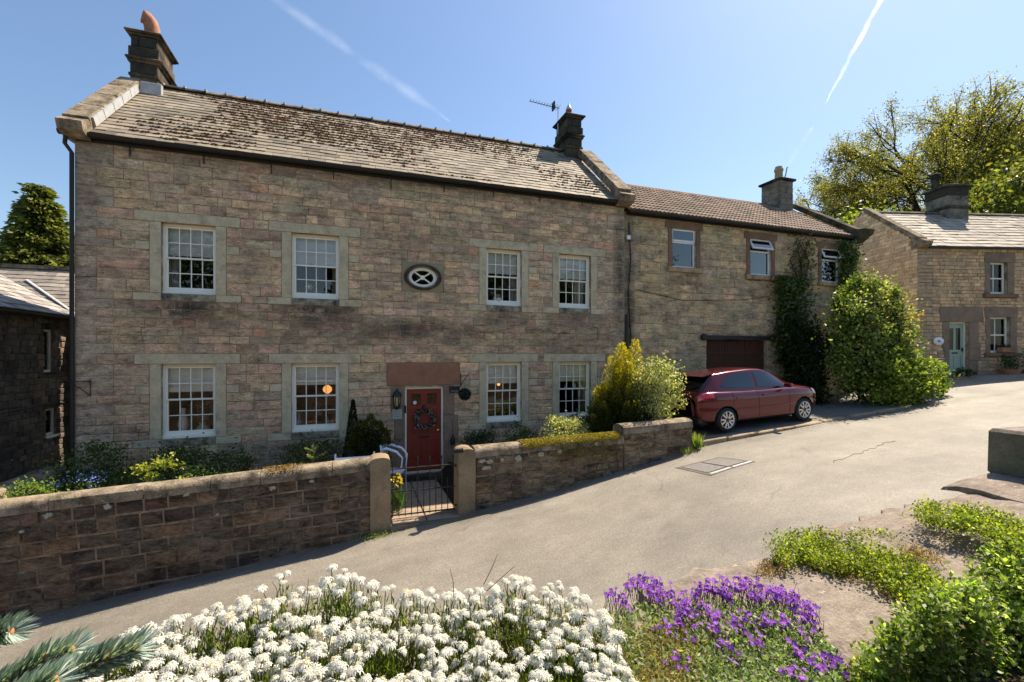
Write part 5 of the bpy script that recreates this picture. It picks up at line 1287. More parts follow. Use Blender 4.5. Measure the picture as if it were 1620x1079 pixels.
def cab_pt(x, s):
    """s 0..1 belt to roof centre"""
    zb = b_hi(x) - .03; wb = b_w(x) * .90; zt = max(g_top(x), zb + .01); wr = min(g_wr(x), wb); ze = zb + (zt - zb) * .90
    if s <= .62:
        u = s / .62; return (x, wb + (wr - wb) * (u ** 1.25) , zb + (ze - zb) * u)
    u = (s - .62) / .38; a = u * PI / 2
    return (x, wr * math.cos(a) ** .75 if u < 1 else 0.0, ze + (zt - ze) * math.sin(a) ** .9)
def surf_grid(fn, x0, x1, s0, s1, nx, ns, off=0.0, both=True, side=-1, bound=None):
    m = MB(); e = 1e-3
    for sg in ((-1, 1) if both else (side,)):
        base = len(m.v)
        for i in range(nx + 1):
            for j in range(ns + 1):
                if bound: x, s = bound(i / nx, j / ns)
                else: x = x0 + (x1 - x0) * i / nx; s = s0 + (s1 - s0) * j / ns
                p0 = Vector(fn(x, s)); pa = Vector(fn(x + e, s)) - Vector(fn(x - e, s)); pb = Vector(fn(x, min(s + e, 1))) - Vector(fn(x, max(s - e, 0)))
                nn = pa.cross(pb)
                nn = nn.normalized() if nn.length > 1e-12 else Vector((0, 0, 1))
                if nn.z < -.3 or (nn.y < 0 and abs(nn.z) < .7): nn = -nn
                if nn.z < 0 and nn.y < .2: nn = -nn
                q = p0 + nn * off; m.v.append((q.x, sg * q.y, q.z))
        for i in range(nx):
            for j in range(ns):
                k = base + i * (ns + 1) + j; m.f.append((k, k + ns + 1, k + ns + 2, k + 1))
    return m
M['car_paint'] = NT('metallic_red_paint'); _c = M['car_paint']
_c.b.inputs['Base Color'].default_value = (0.10, 0.003, 0.010, 1); _c.b.inputs['Metallic'].default_value = 0.5; _c.b.inputs['Roughness'].default_value = 0.24
_c.b.inputs['Coat Weight'].default_value = 0.8; _c.b.inputs['Coat Roughness'].default_value = 0.04; M['car_paint'] = _c.m
M['car_glass'] = glassmat('car_glass', (0.10, 0.12, 0.14), 1.7)
M['rubber'] = plain('rubber', (0.02, 0.02, 0.02), 0.8, 0.3)
M['car_black'] = plain('black_trim', (0.012, 0.012, 0.013), 0.45, 0.4)
M['alloy'] = plain('alloy', (0.62, 0.62, 0.62), 0.3, 0.5, 0.8)
M['dark_alloy'] = plain('dark_alloy', (0.06, 0.06, 0.065), 0.4, 0.5, 0.5)
M['tail_red'] = plain('tail_lens', (0.55, 0.012, 0.02), 0.1, 0.6, 0.0, 1.0)
M['plate_yellow'] = plain('plate_yellow', (0.75, 0.50, 0.03), 0.5, 0.4)
SLOPE = math.atan((1.13 - .97) / 2.57)
CAR = thing('parked_car', 'dark red hatchback parked in front of the brown garage door', 'car', (15.10, -1.66, 1.035), 0, None, -SLOPE)
m = surf_grid(body_pt, -2.02, 2.04, 0, 1, 70, 26)
bme = m.mesh('body', M['car_paint'])
bm = bmesh.new(); bm.from_mesh(bme); bmesh.ops.remove_doubles(bm, verts=bm.verts, dist=.0008)
bmesh.ops.holes_fill(bm, edges=[e for e in bm.edges if e.is_boundary], sides=0); bmesh.ops.recalc_face_normals(bm, faces=bm.faces)
bm.to_mesh(bme); bm.free(); bme.update()
body = mobj('body', bme, CAR)
# cut the wheel arches
cut = MB()
for ax in (-1.285, 1.285):
    for sg in (-1, 1): cut.lathe([(.352, sg * .52), (.352, sg * 1.0)], (ax, 0, .29), 32, 'y')
cu = cut.build('arch_cutter', M['car_black'], CAR)
bo = body.modifiers.new('arches', 'BOOLEAN'); bo.operation = 'DIFFERENCE'; bo.object = cu; bo.solver = 'EXACT'
dg = bpy.context.evaluated_depsgraph_get(); nme = bpy.data.meshes.new_from_object(body.evaluated_get(dg)); body.modifiers.clear(); body.data = nme
nme.materials.clear(); nme.materials.append(M['car_paint']); nme.materials.append(M['car_black'])
for pg in nme.polygons:
    inw = any(abs(math.hypot(pg.center.x - ax, pg.center.z - .29) - .352) < .012 for ax in (-1.285, 1.285)) or (abs(pg.center.y) < .54 and abs(pg.center.y) > .5 and abs(pg.normal.y) > .9)
    pg.material_index = 1 if inw or pg.center.z < .245 else 0
    pg.use_smooth = True
nme.set_sharp_from_angle(angle=R(38)); bpy.data.objects.remove(cu)
cab = surf_grid(cab_pt, -1.93, 1.22, 0, 1, 46, 18).build('cabin', M['car_paint'], CAR, 40)
for ax, nm in ((-1.285, 'wheel'), (1.285, 'wheel')):
    for sg in (-1, 1):
        w = bpy.data.objects.new(nm, None); w.location = (ax, sg * .745, .30); link(w, CAR); w.rotation_euler = (0, random.uniform(0, 1), 0 if sg < 0 else PI)
        ty = MB(); prof = [(.19, .09), (.215, .10), (.27, .10), (.295, .08), (.302, .03), (.302, -.03), (.295, -.08), (.27, -.10), (.215, -.10), (.19, -.09)]
        ty.lathe(prof, (0, 0, 0), 36, 'y').build('tyre', M['rubber'], w, 40)
        MB().lathe([(.19, -.055), (.214, -.104), (.205, -.108), (.185, -.09), (.18, -.04)], (0, 0, 0), 36, 'y').build('rim', M['alloy'], w, 40)
        MB().lathe([(.188, -.02), (.186, -.03), (.02, -.035)], (0, 0, 0), 24, 'y').build('brake_disc', M['car_black'], w)
        for k in range(5):
            mm = MB()
            for d in (-.20, .20):
                a0 = 2 * PI * k / 5 + d * .9; a1 = 2 * PI * k / 5 + d * 1.45
                p0 = Vector((math.cos(a0) * .05, -.092, math.sin(a0) * .05)); p1 = Vector((math.cos(a1) * .197, -.097, math.sin(a1) * .197)); t = (p1 - p0).normalized(); s = t.cross(Vector((0, 1, 0)))
                vs_ = []
                for (p_, wd) in ((p0, .016), (p1, .021)):
                    for (a, b) in ((-1, -.012), (1, -.012), (1, .015), (-1, .015)): vs_.append(tuple(p_ + s * wd * a + Vector((0, b, 0))))
                mm.add(vs_, [(0,1,2,3),(4,7,6,5),(0,4,5,1),(1,5,6,2),(2,6,7,3),(3,7,4,0)])
            mm.build('spoke', M['alloy'], w)
        MB().lathe([(.055, -.075), (.055, -.105), (.03, -.112)], (0, 0, 0), 16, 'y').build('hub_cap', M['dark_alloy'], w, 40)
# glazing: side windows follow the cabin surface
def side_win(x0, x1, lo, hi, nm):
    for sg in (-1, 1):
        surf_grid(cab_pt, 0, 0, 0, 0, 14, 4, .006, False, sg, bound=lambda u, v: (x0 + (x1 - x0) * u, lo(x0 + (x1 - x0) * u) + (hi(x0 + (x1 - x0) * u) - lo(x0 + (x1 - x0) * u)) * v)).build(nm, M['car_glass'], CAR, 60)
lo = cat([-1.35, -.9, -.3, .3, .85], [.22, .13, .12, .12, .13]); hi = cat([-1.35, -1.12, -.8, -.2, .2, .5, .85], [.25, .43, .55, .58, .57, .50, .15])
side_win(-1.32, -.28, lo, hi, 'rear_side_window'); side_win(-.18, .80, lo, hi, 'front_side_window')
surf_grid(cab_pt, -1.86, -1.55, .52, 1.0, 10, 10, .006).build('rear_windscreen', M['car_glass'], CAR, 60)
surf_grid(cab_pt, .38, 1.12, .66, 1.0, 12, 10, .006).build('front_windscreen', M['car_glass'], CAR, 60)
MB().prism([(-1.74, 1.385), (-1.50, 1.435), (-1.40, 1.46), (-1.40, 1.43), (-1.52, 1.40), (-1.72, 1.365)], -.56, .56, 'y').build('spoiler', M['car_paint'], CAR)
for sg in (-1, 1):
    surf_grid(body_pt, -1.985, -1.62, .575, .70, 10, 4, .008, False, sg).build('tail_light', M['tail_red'], CAR, 50)
    surf_grid(body_pt, 1.66, 1.97, .56, .69, 8, 4, .008, False, sg).build('headlight', M['galv'], CAR, 50)
    mm = MB().lathe([(.01, -.10), (.07, -.09), (.085, 0), (.07, .09), (.01, .10)], (.66, sg * .93, 1.00), 12, 'y', .8, .75); mm.build('door_mirror', M['car_paint'], CAR, 50)
    MB().cbox(.64, .70, min(sg * .80, sg * .90), max(sg * .80, sg * .90), .955, .985, .006).build('mirror_arm', M['car_black'], CAR)
    for hx in (-.98, -.12): MB().cbox(hx, hx + .19, min(sg * .838, sg * .872), max(sg * .838, sg * .872), .80, .832, .008).build('door_handle', M['car_paint'], CAR)
    for (xs_, z0_, z1_) in ((-.24, .25, .92), (.78, .27, .88), (-1.06, .62, .94)):
        pts = [(xs_ + (0 if xs_ > -1 else .0), sg * (body_pt(xs_, t)[1] + .001), body_pt(xs_, t)[2]) for t in np.linspace(.10 if xs_ > -1 else .42, .70, 10)]
        MB().tube(pts, .006, 4).build('door_seam', M['car_black'], CAR)
MB().tube([(x, 0, 0) for x in (0, .01)], .001, 3) 
MB().cbox(-2.055, -2.02, -.26, .26, .56, .67, .004).build('number_plate', M['plate_yellow'], CAR)
MB().cbox(-2.04, -1.7, -.70, .70, .24, .40, .03).build('rear_bumper_trim', M['car_black'], CAR)
MB().cbox(1.3, 1.95, -.6, .6, .2, .3, .03).build('front_lip', M['car_black'], CAR)
MB().cbox(-1.9, 1.8, -.60, .60, .17, .28, .02).build('underbody', M['car_black'], CAR)
MB().tube([(-1.25, 0, 1.45), (-1.42, 0, 1.60)], .006, 5).build('aerial', M['car_black'], CAR)
MB().cbox(-.9, .6, -.55, .55, .45, .85, .08).build('seats', M['car_black'], CAR)
for yy in (-.36, .36):
    for xx in (-.75, .15): MB().cbox(xx, xx + .12, yy - .14, yy + .14, .85, 1.22, .05).build('headrest', M['car_black'], CAR)

# ------------------------------------------------------------------ white garden seats glimpsed over the wall
M['seat_paint'] = plain('white_blue_paint', (0.70, 0.76, 0.88), 0.4, 0.5)
gb = thing('garden_bench', 'white painted cast iron garden bench just behind the left wall', 'bench', (5.20, -2.10, 0.02))
for sx in (-.36, .36):
    MB().tube([(sx, -.22, .15), (sx, -.24, .62), (sx, -.2, .72), (sx, .0, .74), (sx, .2, .76), (sx, .26, .72)], [.02, .02, .03, .035, .035, .02], 8).build('arm', M['seat_paint'], gb, 50)
    MB().tube([(sx, .24, 0), (sx, .2, .5), (sx, .28, .95)], .018, 7).build('back_leg', M['seat_paint'], gb, 50)
    MB().tube([(sx, -.22, 0), (sx, -.2, .3), (sx, -.22, .5)], .018, 7).build('front_leg', M['seat_paint'], gb, 50)
for k in range(6): MB().cbox(-.36, .36, -.2 + k * .075, -.2 + k * .075 + .055, .42, .44, .005).build('seat_slat', M['seat_paint'], gb)
for k in range(4): MB().cbox(-.35, .35, .26, .28, .56 + k * .085, .56 + k * .085 + .06, .005).build('back_slat', M['seat_paint'], gb)
gb.location.z = -.02 + .0
gc = thing('garden_chair', 'white cast iron garden chair with curved arm beside the red door', 'chair', (6.0, -1.25, -.16))
for sx in (-.2, .2):
    MB().tube([(sx, -.2, 0), (sx, -.18, .5), (sx, -.22, .85), (sx, -.1, .98), (sx, .12, 1.05), (sx, .2, 1.02)], [.016, .016, .018, .028, .03, .02], 7).build('arm', M['seat_paint'], gc, 50)
    MB().tube([(sx, .2, 0), (sx, .18, .5), (sx, .24, 1.12)], .016, 6).build('back_leg', M['seat_paint'], gc, 50)
MB().cbox(-.2, .2, -.2, .2, .52, .545, .008).build('seat', M['seat_paint'], gc)
for k in range(5): MB().tube([(-.18 + k * .09, .19, .55), (-.18 + k * .09, .24, 1.08)], .008, 5).build('back_rod', M['seat_paint'], gc)
gc.rotation_euler = (0, 0, R(70))

# ------------------------------------------------------------------ garden planting
LG = [(.05, .085, .02), (.08, .125, .03), (.12, .17, .045)]
def young_shoots(t, P, size, pal):
    n = len(P); leaves('young_leaves', P, rng.uniform(.7, 1.3, n) * size, M['leaf'], t, pick(pal, n), aspect=.6)
# long low border under the two left windows: several separate shrubs
b = bush('border_shrub', 'dark green shrub at the left corner of the house', 'shrub', (0.75, -.75, .66), (.75, .5, .50), 2600, .06, LG, 26, base_z=.15)
b = bush('border_shrub', 'dark shrub with yellow-green young leaves under the leftmost ground floor window', 'shrub', (1.95, -.85, .68), (.72, .5, .48), 2600, .06, LG, 26, base_z=.15)
P, k = clump_points((0.15, -1.2, .66), (.48, .22, .30), 520, 16, .12, 0); young_shoots(b, P, .06, [(.40, .42, .07), (.5, .48, .12), (.33, .38, .06)])
b = bush('border_shrub', 'sparse dark shrub between the two left ground floor windows', 'shrub', (2.85, -.75, .55), (.55, .4, .42), 1500, .06, LG, 20, base_z=.15)
b = bush('border_shrub', 'blue flowering low plants behind the left wall', 'plants', (1.2, -1.65, .56), (.8, .45, .40), 2400, .045, LG + [(.10, .15, .05)], 24, base_z=.15, stems=3)
P, k = clump_points((0, -.1, .5), (.75, .35, .32), 330, 14, .14, 0); n = len(P); leaves('blue_flowers', P, .028, M['petal'], b, pick([(.22, .30, .75), (.35, .42, .85)], n), aspect=.9)
b = bush('border_shrub', 'bright green leafy plant behind the coping at the left', 'plants', (0.35, -2.15, .62), (.55, .3, .33), 1500, .05, [(.12, .2, .03), (.2, .3, .05), (.3, .36, .07)], 16, base_z=.15, stems=3)
b = bush('border_shrub', 'green low plants behind the middle of the left wall', 'plants', (2.6, -1.9, .50), (1.1, .4, .42), 2600, .05, [(.06, .12, .03), (.10, .17, .04), (.05, .09, .03)], 26, base_z=.15, stems=3)
b = bush('border_shrub', 'small leafy weed at the far left corner of the garden', 'plants', (-.45, -2.3, .62), (.3, .25, .38), 700, .05, [(.2, .26, .05), (.3, .3, .06), (.12, .18, .04)], 10, base_z=.15, stems=3)
b = bush('border_shrub', 'dark green shrub under the second ground floor window', 'shrub', (4.35, -.7, .62), (.75, .45, .45), 2600, .055, LG, 24, base_z=.15)
# young conifer shoot, pale
sp = thing('fir_sapling', 'pale green fir sapling top showing above the left wall', 'sapling', (4.45, -1.85, .15))
MB().tube([(0, 0, 0), (0, 0, .98)], [.02, .006], 6).build('stem', M['bark'], sp)
for (z, a, l) in ((.72, 0, .22), (.72, 2.1, .22), (.74, 4.2, .2), (.86, 1.0, .14), (.86, 3.2, .16), (.5, .5, .25), (.5, 2.7, .25)):
    e = (math.cos(a) * l, math.sin(a) * l, z + .10); MB().tube([(0, 0, z), e], [.008, .004], 5).build('branch', M['bark'], sp)
    n = 70; u = rng.random(n)[:, None]; P = np.array([0, 0, z]) * (1 - u) + np.array(e) * u; leaves('needles', P, .045, M['leaf'], sp, pick([(.42, .48, .12), (.5, .52, .2)], n), aspect=.15)
n = 90; u = rng.random(n)[:, None]; leaves('needles', np.array([0, 0, .6]) * (1 - u) + np.array([0, 0, 1.0]) * u, .045, M['leaf'], sp, pick([(.42, .48, .12), (.55, .52, .25)], n), aspect=.15)
# clipped ball conifer and slim cone
t = thing('ball_conifer', 'round clipped olive green conifer left of the red door', 'shrub', (5.5, -.85, .1))
n = 6500; d = rng.normal(size=(n, 3)); d /= np.linalg.norm(d, axis=1, keepdims=True); rr = (.86 + .14 * np.sin(d[:, [0]] * 9 + 1) * np.sin(d[:, [2]] * 8) + rng.normal(0, .05, (n, 1)))
P = d * rr * np.array([.46, .42, .52]) + np.array([0, 0, .88]); P[:, 2] = np.maximum(P[:, 2], .3)
leaves('foliage', P, rng.uniform(.035, .07, n), M['leaf'], t, pick([(.07, .085, .012), (.11, .12, .02), (.04, .055, .012), (.15, .14, .03)], n), dirs=d, up=.5, aspect=.4)
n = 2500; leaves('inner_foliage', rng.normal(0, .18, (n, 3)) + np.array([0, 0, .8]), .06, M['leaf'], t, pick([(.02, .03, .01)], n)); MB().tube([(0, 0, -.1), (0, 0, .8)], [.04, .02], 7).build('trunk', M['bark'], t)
t = thing('cone_conifer', 'slim dark cone-shaped conifer against the wall', 'conifer', (5.16, -.55, .1))
n = 3500; h = rng.random(n); a = rng.uniform(0, 2*PI, n); rr = .19 * (1 - h) ** .8 * (.85 + .3 * rng.random(n)) + .005
leaves('foliage', np.stack([np.cos(a) * rr, np.sin(a) * rr, .35 + h * 1.38], 1), .05, M['leaf'], t, pick([(.018, .035, .012), (.03, .05, .018)], n), dirs=np.stack([np.cos(a) * .5, np.sin(a) * .5, np.ones(n)], 1), aspect=.3); MB().tube([(0, 0, -.1), (0, 0, 1.4)], [.03, .006], 6).build('trunk', M['bark'], t)
MB().lathe([(.14, 0), (.19, .28), (.2, .3)], (0, 0, 0), 14).build('pot', M['terracotta'], t, 40)
# magenta pot under the ball
o = MB().lathe([(.12, 0), (.17, .36), (.18, .40)], (0, 0, 0), 14).build('glazed_pot', plain('magenta_glaze', (.16, .012, .05), .25, .6), None, 40, loc=(5.72, -1.45, .12)); tag(o, 'dark magenta glazed pot in front of the round conifer', 'pot')
# daffodils at the gate
t = thing('daffodils', 'yellow daffodils behind the gate post by the path', 'flowers', (5.98, -2.25, -.16))
for k in range(9):
    x, y, z = random.uniform(-.10, .10), random.uniform(-.15, .15), random.uniform(.5, .72)
    MB().tube([(x * .6, y * .6, 0), (x, y, z)], .006, 4).build('stem', plain('daff_stem_%d' % k, (.08, .16, .03), .6), t)
    n = 9; leaves('flower', np.tile(np.array([x, y, z]), (n, 1)), .055, M['petal'], t, pick([(.75, .58, .03), (.8, .65, .08)], n), aspect=.7)
n = 60; leaves('blades', np.stack([rng.uniform(-.1, .1, n), rng.uniform(-.15, .15, n), np.zeros(n)], 1), .5, M['leaf'], t, pick([(.08, .15, .04)], n), dirs=np.tile([0, 0, 1.6], (n, 1)), aspect=.05)
# right of the door
bush('border_shrub', 'spreading dark evergreen right of the red door', 'shrub', (8.0, -.75, .78), (.45, .4, .30), 1300, .08, [(.03, .06, .03), (.05, .09, .04), (.06, .08, .04)], 14, .25, base_z=.15, aspect=.3)
bush('border_shrub', 'dark shrub under the third ground floor window', 'shrub', (9.05, -.8, .70), (.5, .4, .42), 1600, .055, LG, 20, base_z=.15)
VAR = [(.62, .58, .32), (.70, .66, .42), (.18, .23, .06), (.50, .48, .2), (.28, .31, .09)]
bush('variegated_shrub', 'low cream variegated shrub behind the mossy wall', 'shrub', (9.75, -1.75, 1.02), (.75, .42, .42), 3000, .055, VAR, 26, .16, base_z=.2)
bush('border_shrub', 'dark shrub between the variegated shrub and the golden conifer', 'shrub', (10.5, -1.0, .95), (.55, .4, .45), 1800, .055, LG, 20, base_z=.25)
# golden conifer: three pointed plumes
t = thing('golden_conifer', 'tall golden-tipped conifer at the end of the garden wall', 'conifer', (11.35, -1.75, .5))
Ps = []; Cs = []; Ds = []
plumes = [(-.05, 0, 2.62, .20), (.30, .02, 2.70, .17), (.12, .05, 2.45, .2), (-.25, .05, 2.3, .2)]
for q in range(64):
    a = rng.uniform(0, 2*PI); rr = .78 * math.sqrt(rng.random()); plumes.append((math.cos(a) * rr, math.sin(a) * rr * .75, (2.45 - 1.35 * (rr / .78) ** 1.4) * rng.uniform(.72, 1.05), rng.uniform(.10, .2)))
for (cx_, cy_, h, r_) in plumes:
    n = int(520 + 500 * h * r_ / .2 * .5); u = rng.random(n) ** .8; a = rng.uniform(0, 2*PI, n)
    rr = r_ * np.clip(np.sin(np.clip(u * .98 + .1, 0, 1.1) * PI * .86), .05, 1) * (.55 + .6 * rng.random(n)); z0 = max(.05, h - 1.25)
    lean = np.array([cx_, cy_]) * .18
    P = np.stack([cx_ + np.cos(a) * rr + lean[0] * u, cy_ + np.sin(a) * rr + lean[1] * u, z0 + u * (h - z0)], 1); Ps.append(P); Ds.append(np.stack([np.cos(a) * .7, np.sin(a) * .7, np.full(n, 1.0)], 1))
    gold = np.clip((P[:, 2] - 1.25) / .95 + .9 * (u - .72) + .22 * rng.normal() + .12 * rng.normal(size=n) + .2 * (P[:, 0] > .25), 0, 1)[:, None]
    Cs.append(pick([(.06, .085, .014), (.085, .11, .018), (.045, .065, .013)], n) * (1 - gold) + pick([(.58, .46, .03), (.66, .54, .06), (.48, .42, .03)], n) * gold)
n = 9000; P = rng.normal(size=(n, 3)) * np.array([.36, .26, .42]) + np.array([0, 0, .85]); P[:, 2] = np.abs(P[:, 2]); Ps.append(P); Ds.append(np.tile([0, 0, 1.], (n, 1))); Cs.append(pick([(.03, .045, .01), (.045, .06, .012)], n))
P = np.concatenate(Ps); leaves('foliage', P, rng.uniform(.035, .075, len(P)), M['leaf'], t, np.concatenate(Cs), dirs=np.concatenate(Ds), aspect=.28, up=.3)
MB().tube([(0, 0, -.1), (0, 0, 1.6)], [.07, .02], 7).build('trunk', M['bark'], t)
t = bush('variegated_shrub', 'tall cream and green variegated shrub in front of the golden conifer', 'shrub', (12.0, -2.15, 1.95), (.62, .42, .82), 5600, .062, VAR, 46, .17, .3, base_z=.9, stems=9)
P, k = clump_points((0, 0, 1.05), (.78, .5, .95), 700, 30, .10, 0); leaves('loose_sprays', P, .06, M['leaf'], t, pick(VAR, len(P)))
# grass tuft at wall end, weeds at the pillar foot
def tuft(loc, lab, n, h, spread, pal):
    t = thing('grass_tuft', lab, 'grass', loc); leaves('blades', np.stack([rng.normal(0, spread, n), rng.normal(0, spread, n), np.zeros(n)], 1), rng.uniform(.5, 1, n) * h, M['leaf'], t, pick(pal, n), dirs=np.tile([0, 0, 1.3], (n, 1)), aspect=.06)
GRS = [(.25, .32, .07), (.35, .38, .1), (.16, .24, .05)]
tuft((12.55, -2.80, gz(12.55)), 'long grass tuft at the end of the garden wall', 260, .42, .07, GRS)
tuft((12.2, -2.93, gz(12.2)), 'short grass tuft at the foot of the raised wall end', 120, .2, .09, GRS)
t = thing('wall_weeds', 'small green weeds at the foot of the left gatepost', 'weeds', (5.62, -2.98, gz(5.6))); n = 500; leaves('foliage', np.stack([rng.normal(0, .2, n), rng.normal(0, .06, n), np.abs(rng.normal(0, .035, n))], 1), .028, M['leaf'], t, pick(GRS, n))
# boundary kerb at the left of the garden and a round boulder
tag(MB().cbox(-.75, -.25, -2.5, .5, .1, .62, .10, .02).build('boundary_coping', M['coping'], None, 50), 'grey stone coping edging the left side of the garden', 'coping')
m = MB(); m.lathe([(.02, -.3), (.28, -.25), (.36, -.05), (.30, .16), (.12, .27), (.01, .29)], (0, 0, 0), 16); tag(m.build('boulder', M['coping'], None, 60, loc=(-.15, -2.2, .62)), 'rounded pale boulder at the far left of the garden', 'boulder')

# ------------------------------------------------------------------ big shrub, climber and hedge at the barn corner
SH = [(.10, .155, .025), (.15, .21, .035), (.21, .27, .05), (.065, .105, .02), (.32, .36, .11)]
t = thing('large_shrub', 'big sunlit green shrub between the tiled building and the cottage', 'shrub', (20.3, -1.5, 1.4)); Ps = []; Cs = []
for (cx_, cy_, cz_, rx, ry, rz, n, k0) in ((-.35, -.1, 1.6, 1.15, .9, 1.45, 9000, 46), (.45, 0, 1.75, 1.0, .85, 1.5, 8500, 44), (-.1, .1, 2.95, .8, .7, .85, 5000, 30), (.55, -.1, 2.75, .62, .6, .95, 3200, 24), (-.85, -.2, 2.2, .55, .55, .75, 2600, 20), (1.05, -.2, 1.1, .75, .7, .9, 3800, 24)):
    P, k = clump_points((cx_, cy_, cz_), (rx, ry, rz), n, k0, .15, .30); Ps.append(P); Cs.append(pick(SH, n) * (1 + (rng.random(k0) - .5) * .9)[k][:, None])
P = np.concatenate(Ps); P[:, 2] = np.maximum(P[:, 2], .02); leaves('foliage', P, rng.uniform(.07, .15, len(P)), M['leaf_gloss'], t, np.clip(np.concatenate(Cs), .01, 1))
for q in range(9):
    a_ = rng.uniform(0, 2 * PI); MB().tube([(math.cos(a_) * .15, math.sin(a_) * .15, -.1), (math.cos(a_) * .5, math.sin(a_) * .4, 1.2), (math.cos(a_) * .8, math.sin(a_) * .6, 2.6)], [.05, .035, .01], 5).build('stem', M['bark'], t)
P, k = clump_points((0, -.1, 2.0), (1.5, 1.0, 2.0), 3600, 80, .09, 0); leaves('sun_speckle_leaves', P, .09, M['leaf'], t, pick([(.42, .43, .15), (.48, .46, .18), (.30, .35, .08), (.44, .32, .14)], len(P)))  # pale leaves put the sunlit speckle into the shrub's colour
bush('large_shrub', 'lower yellow-green shrub at the foot of the big shrub by the road', 'shrub', (20.5, -2.3, 2.1), (1.35, .6, .8), 9000, .11, [(.16, .22, .03), (.24, .3, .045), (.33, .36, .06), (.10, .15, .03)], 50, .16, .35, base_z=1.4)
bush('large_shrub', 'leafy green plants in front of the wooden post beside the cottage', 'shrub', (22.5, -1.9, 2.15), (.6, .5, .6), 2800, .11, [(.12, .2, .03), (.2, .28, .05), (.3, .34, .08)], 30, .18, .35, base_z=1.5)
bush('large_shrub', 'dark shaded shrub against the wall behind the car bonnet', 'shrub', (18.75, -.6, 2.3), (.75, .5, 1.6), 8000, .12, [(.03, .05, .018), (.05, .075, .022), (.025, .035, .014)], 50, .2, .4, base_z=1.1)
t = bush('large_shrub', 'reddish leaf sprays on top of the big shrub near the cottage wall', 'shrub', (22.2, -1.0, 3.9), (.8, .7, .55), 1300, .11, [(.30, .13, .06), (.34, .2, .09), (.2, .18, .06)], 26, .2, .2, base_z=1.5, stems=5)
def climber(lab, cx_, w, z0, z1, n, pal, dens=None):
    t = thing('wall_climber', lab, 'climber', (cx_, .1, z0)); nc = 60
    cc = np.stack([rng.uniform(-w, w, nc), rng.uniform(0, z1 - z0, nc)], 1); k = rng.integers(0, nc, n)
    P = np.stack([cc[k, 0] + rng.normal(0, .2, n), -.05 - np.abs(rng.normal(0, .12, n)), np.clip(cc[k, 1] + rng.normal(0, .25, n), 0, z1 - z0 + .1)], 1)
    leaves('foliage', P, .11, M['leaf_gloss'], t, pick(pal, n))
    for q in range(4): MB().tube([(random.uniform(-w, w) * .5, -.04, -.2), (random.uniform(-w, w), -.04, (z1 - z0) * .5), (random.uniform(-w, w), -.04, z1 - z0)], [.03, .02, .008], 5).build('vine', M['bark_dark'], t)
climber('dark green climber on the wall between the barn windows', 19.0, .65, 2.6, 5.3, 5500, [(.05, .09, .02), (.08, .12, .03), (.12, .17, .04)])
climber('green climber beside the right-hand barn window up to the eaves', 21.62, .32, 4.2, 6.7, 2300, [(.05, .09, .02), (.08, .13, .03), (.12, .17, .04)])
climber('brown dry creeper stems under the barn eaves', 19.4, .5, 5.2, 6.8, 350, [(.12, .09, .04), (.09, .10, .03)])
# wooden post/bird table between shrubs
t = thing('wooden_post', 'short wooden post with a flat rail among the shrubs by the cottage', 'post', (23.6, -1.55, 1.6))
MB().cbox(-.09, .09, -.09, .09, 0, 1.05, .01).build('post', M['coping'], t); MB().cbox(-.75, .25, -.11, .11, 1.05, 1.13, .01).build('rail', M['coping'], t)

# ------------------------------------------------------------------ trees
def tube_batch(segs, n=5):
    V = []; F = []; base = 0
    for (p0, p1, r0, r1) in segs:
        t = (p1 - p0); t = t / (np.linalg.norm(t) + 1e-9); up = np.array([0, 0, 1.]) if abs(t[2]) < .9 else np.array([1., 0, 0]); a = np.cross(t, up); a /= np.linalg.norm(a); b = np.cross(a, t)
        an = 2 * PI * np.arange(n) / n; c = np.cos(an)[:, None] * a + np.sin(an)[:, None] * b
        V.append(p0 + c * r0); V.append(p1 + c * r1)
        for k in range(n): F.append((base + k, base + (k + 1) % n, base + n + (k + 1) % n, base + n + k))
        base += 2 * n
    return np.concatenate(V), np.array(F)
def grow(p, d, L, r, lev, maxlev, segs, tips, spread, kids, droop=0.0, bias=np.zeros(3), bound=None):
    k = 3; q = p.copy()
    for i in range(k):
        d = d + rng.normal(0, .12, 3) + np.array([0, 0, -droop * lev * .08]) + bias * .05; d /= np.linalg.norm(d)
        e = q + d * L / k
        if bound is not None and lev > 1 and ((e[0] / bound[1]) ** 2 + (e[1] / bound[1]) ** 2 + ((e[2] - bound[0]) / bound[2]) ** 2 > rng.uniform(.82, 1.12)): tips.append((q, d)); return
        segs.append((q, e, r * (1 - .35 * i / k), r * (1 - .35 * (i + 1) / k))); q = e
        if lev >= maxlev - 2 and (lev > maxlev - 2 or i == 2): tips.append((q, d))
        if lev < maxlev:
            for c in range(kids if i == k - 1 else max(1, kids - 2)):
                nd = d + rng.normal(0, spread, 3); nd /= np.linalg.norm(nd)
                grow(q, nd, L * rng.uniform(.52, .78), r * .47, lev + 1, maxlev, segs, tips, spread, kids, droop, bias, bound)
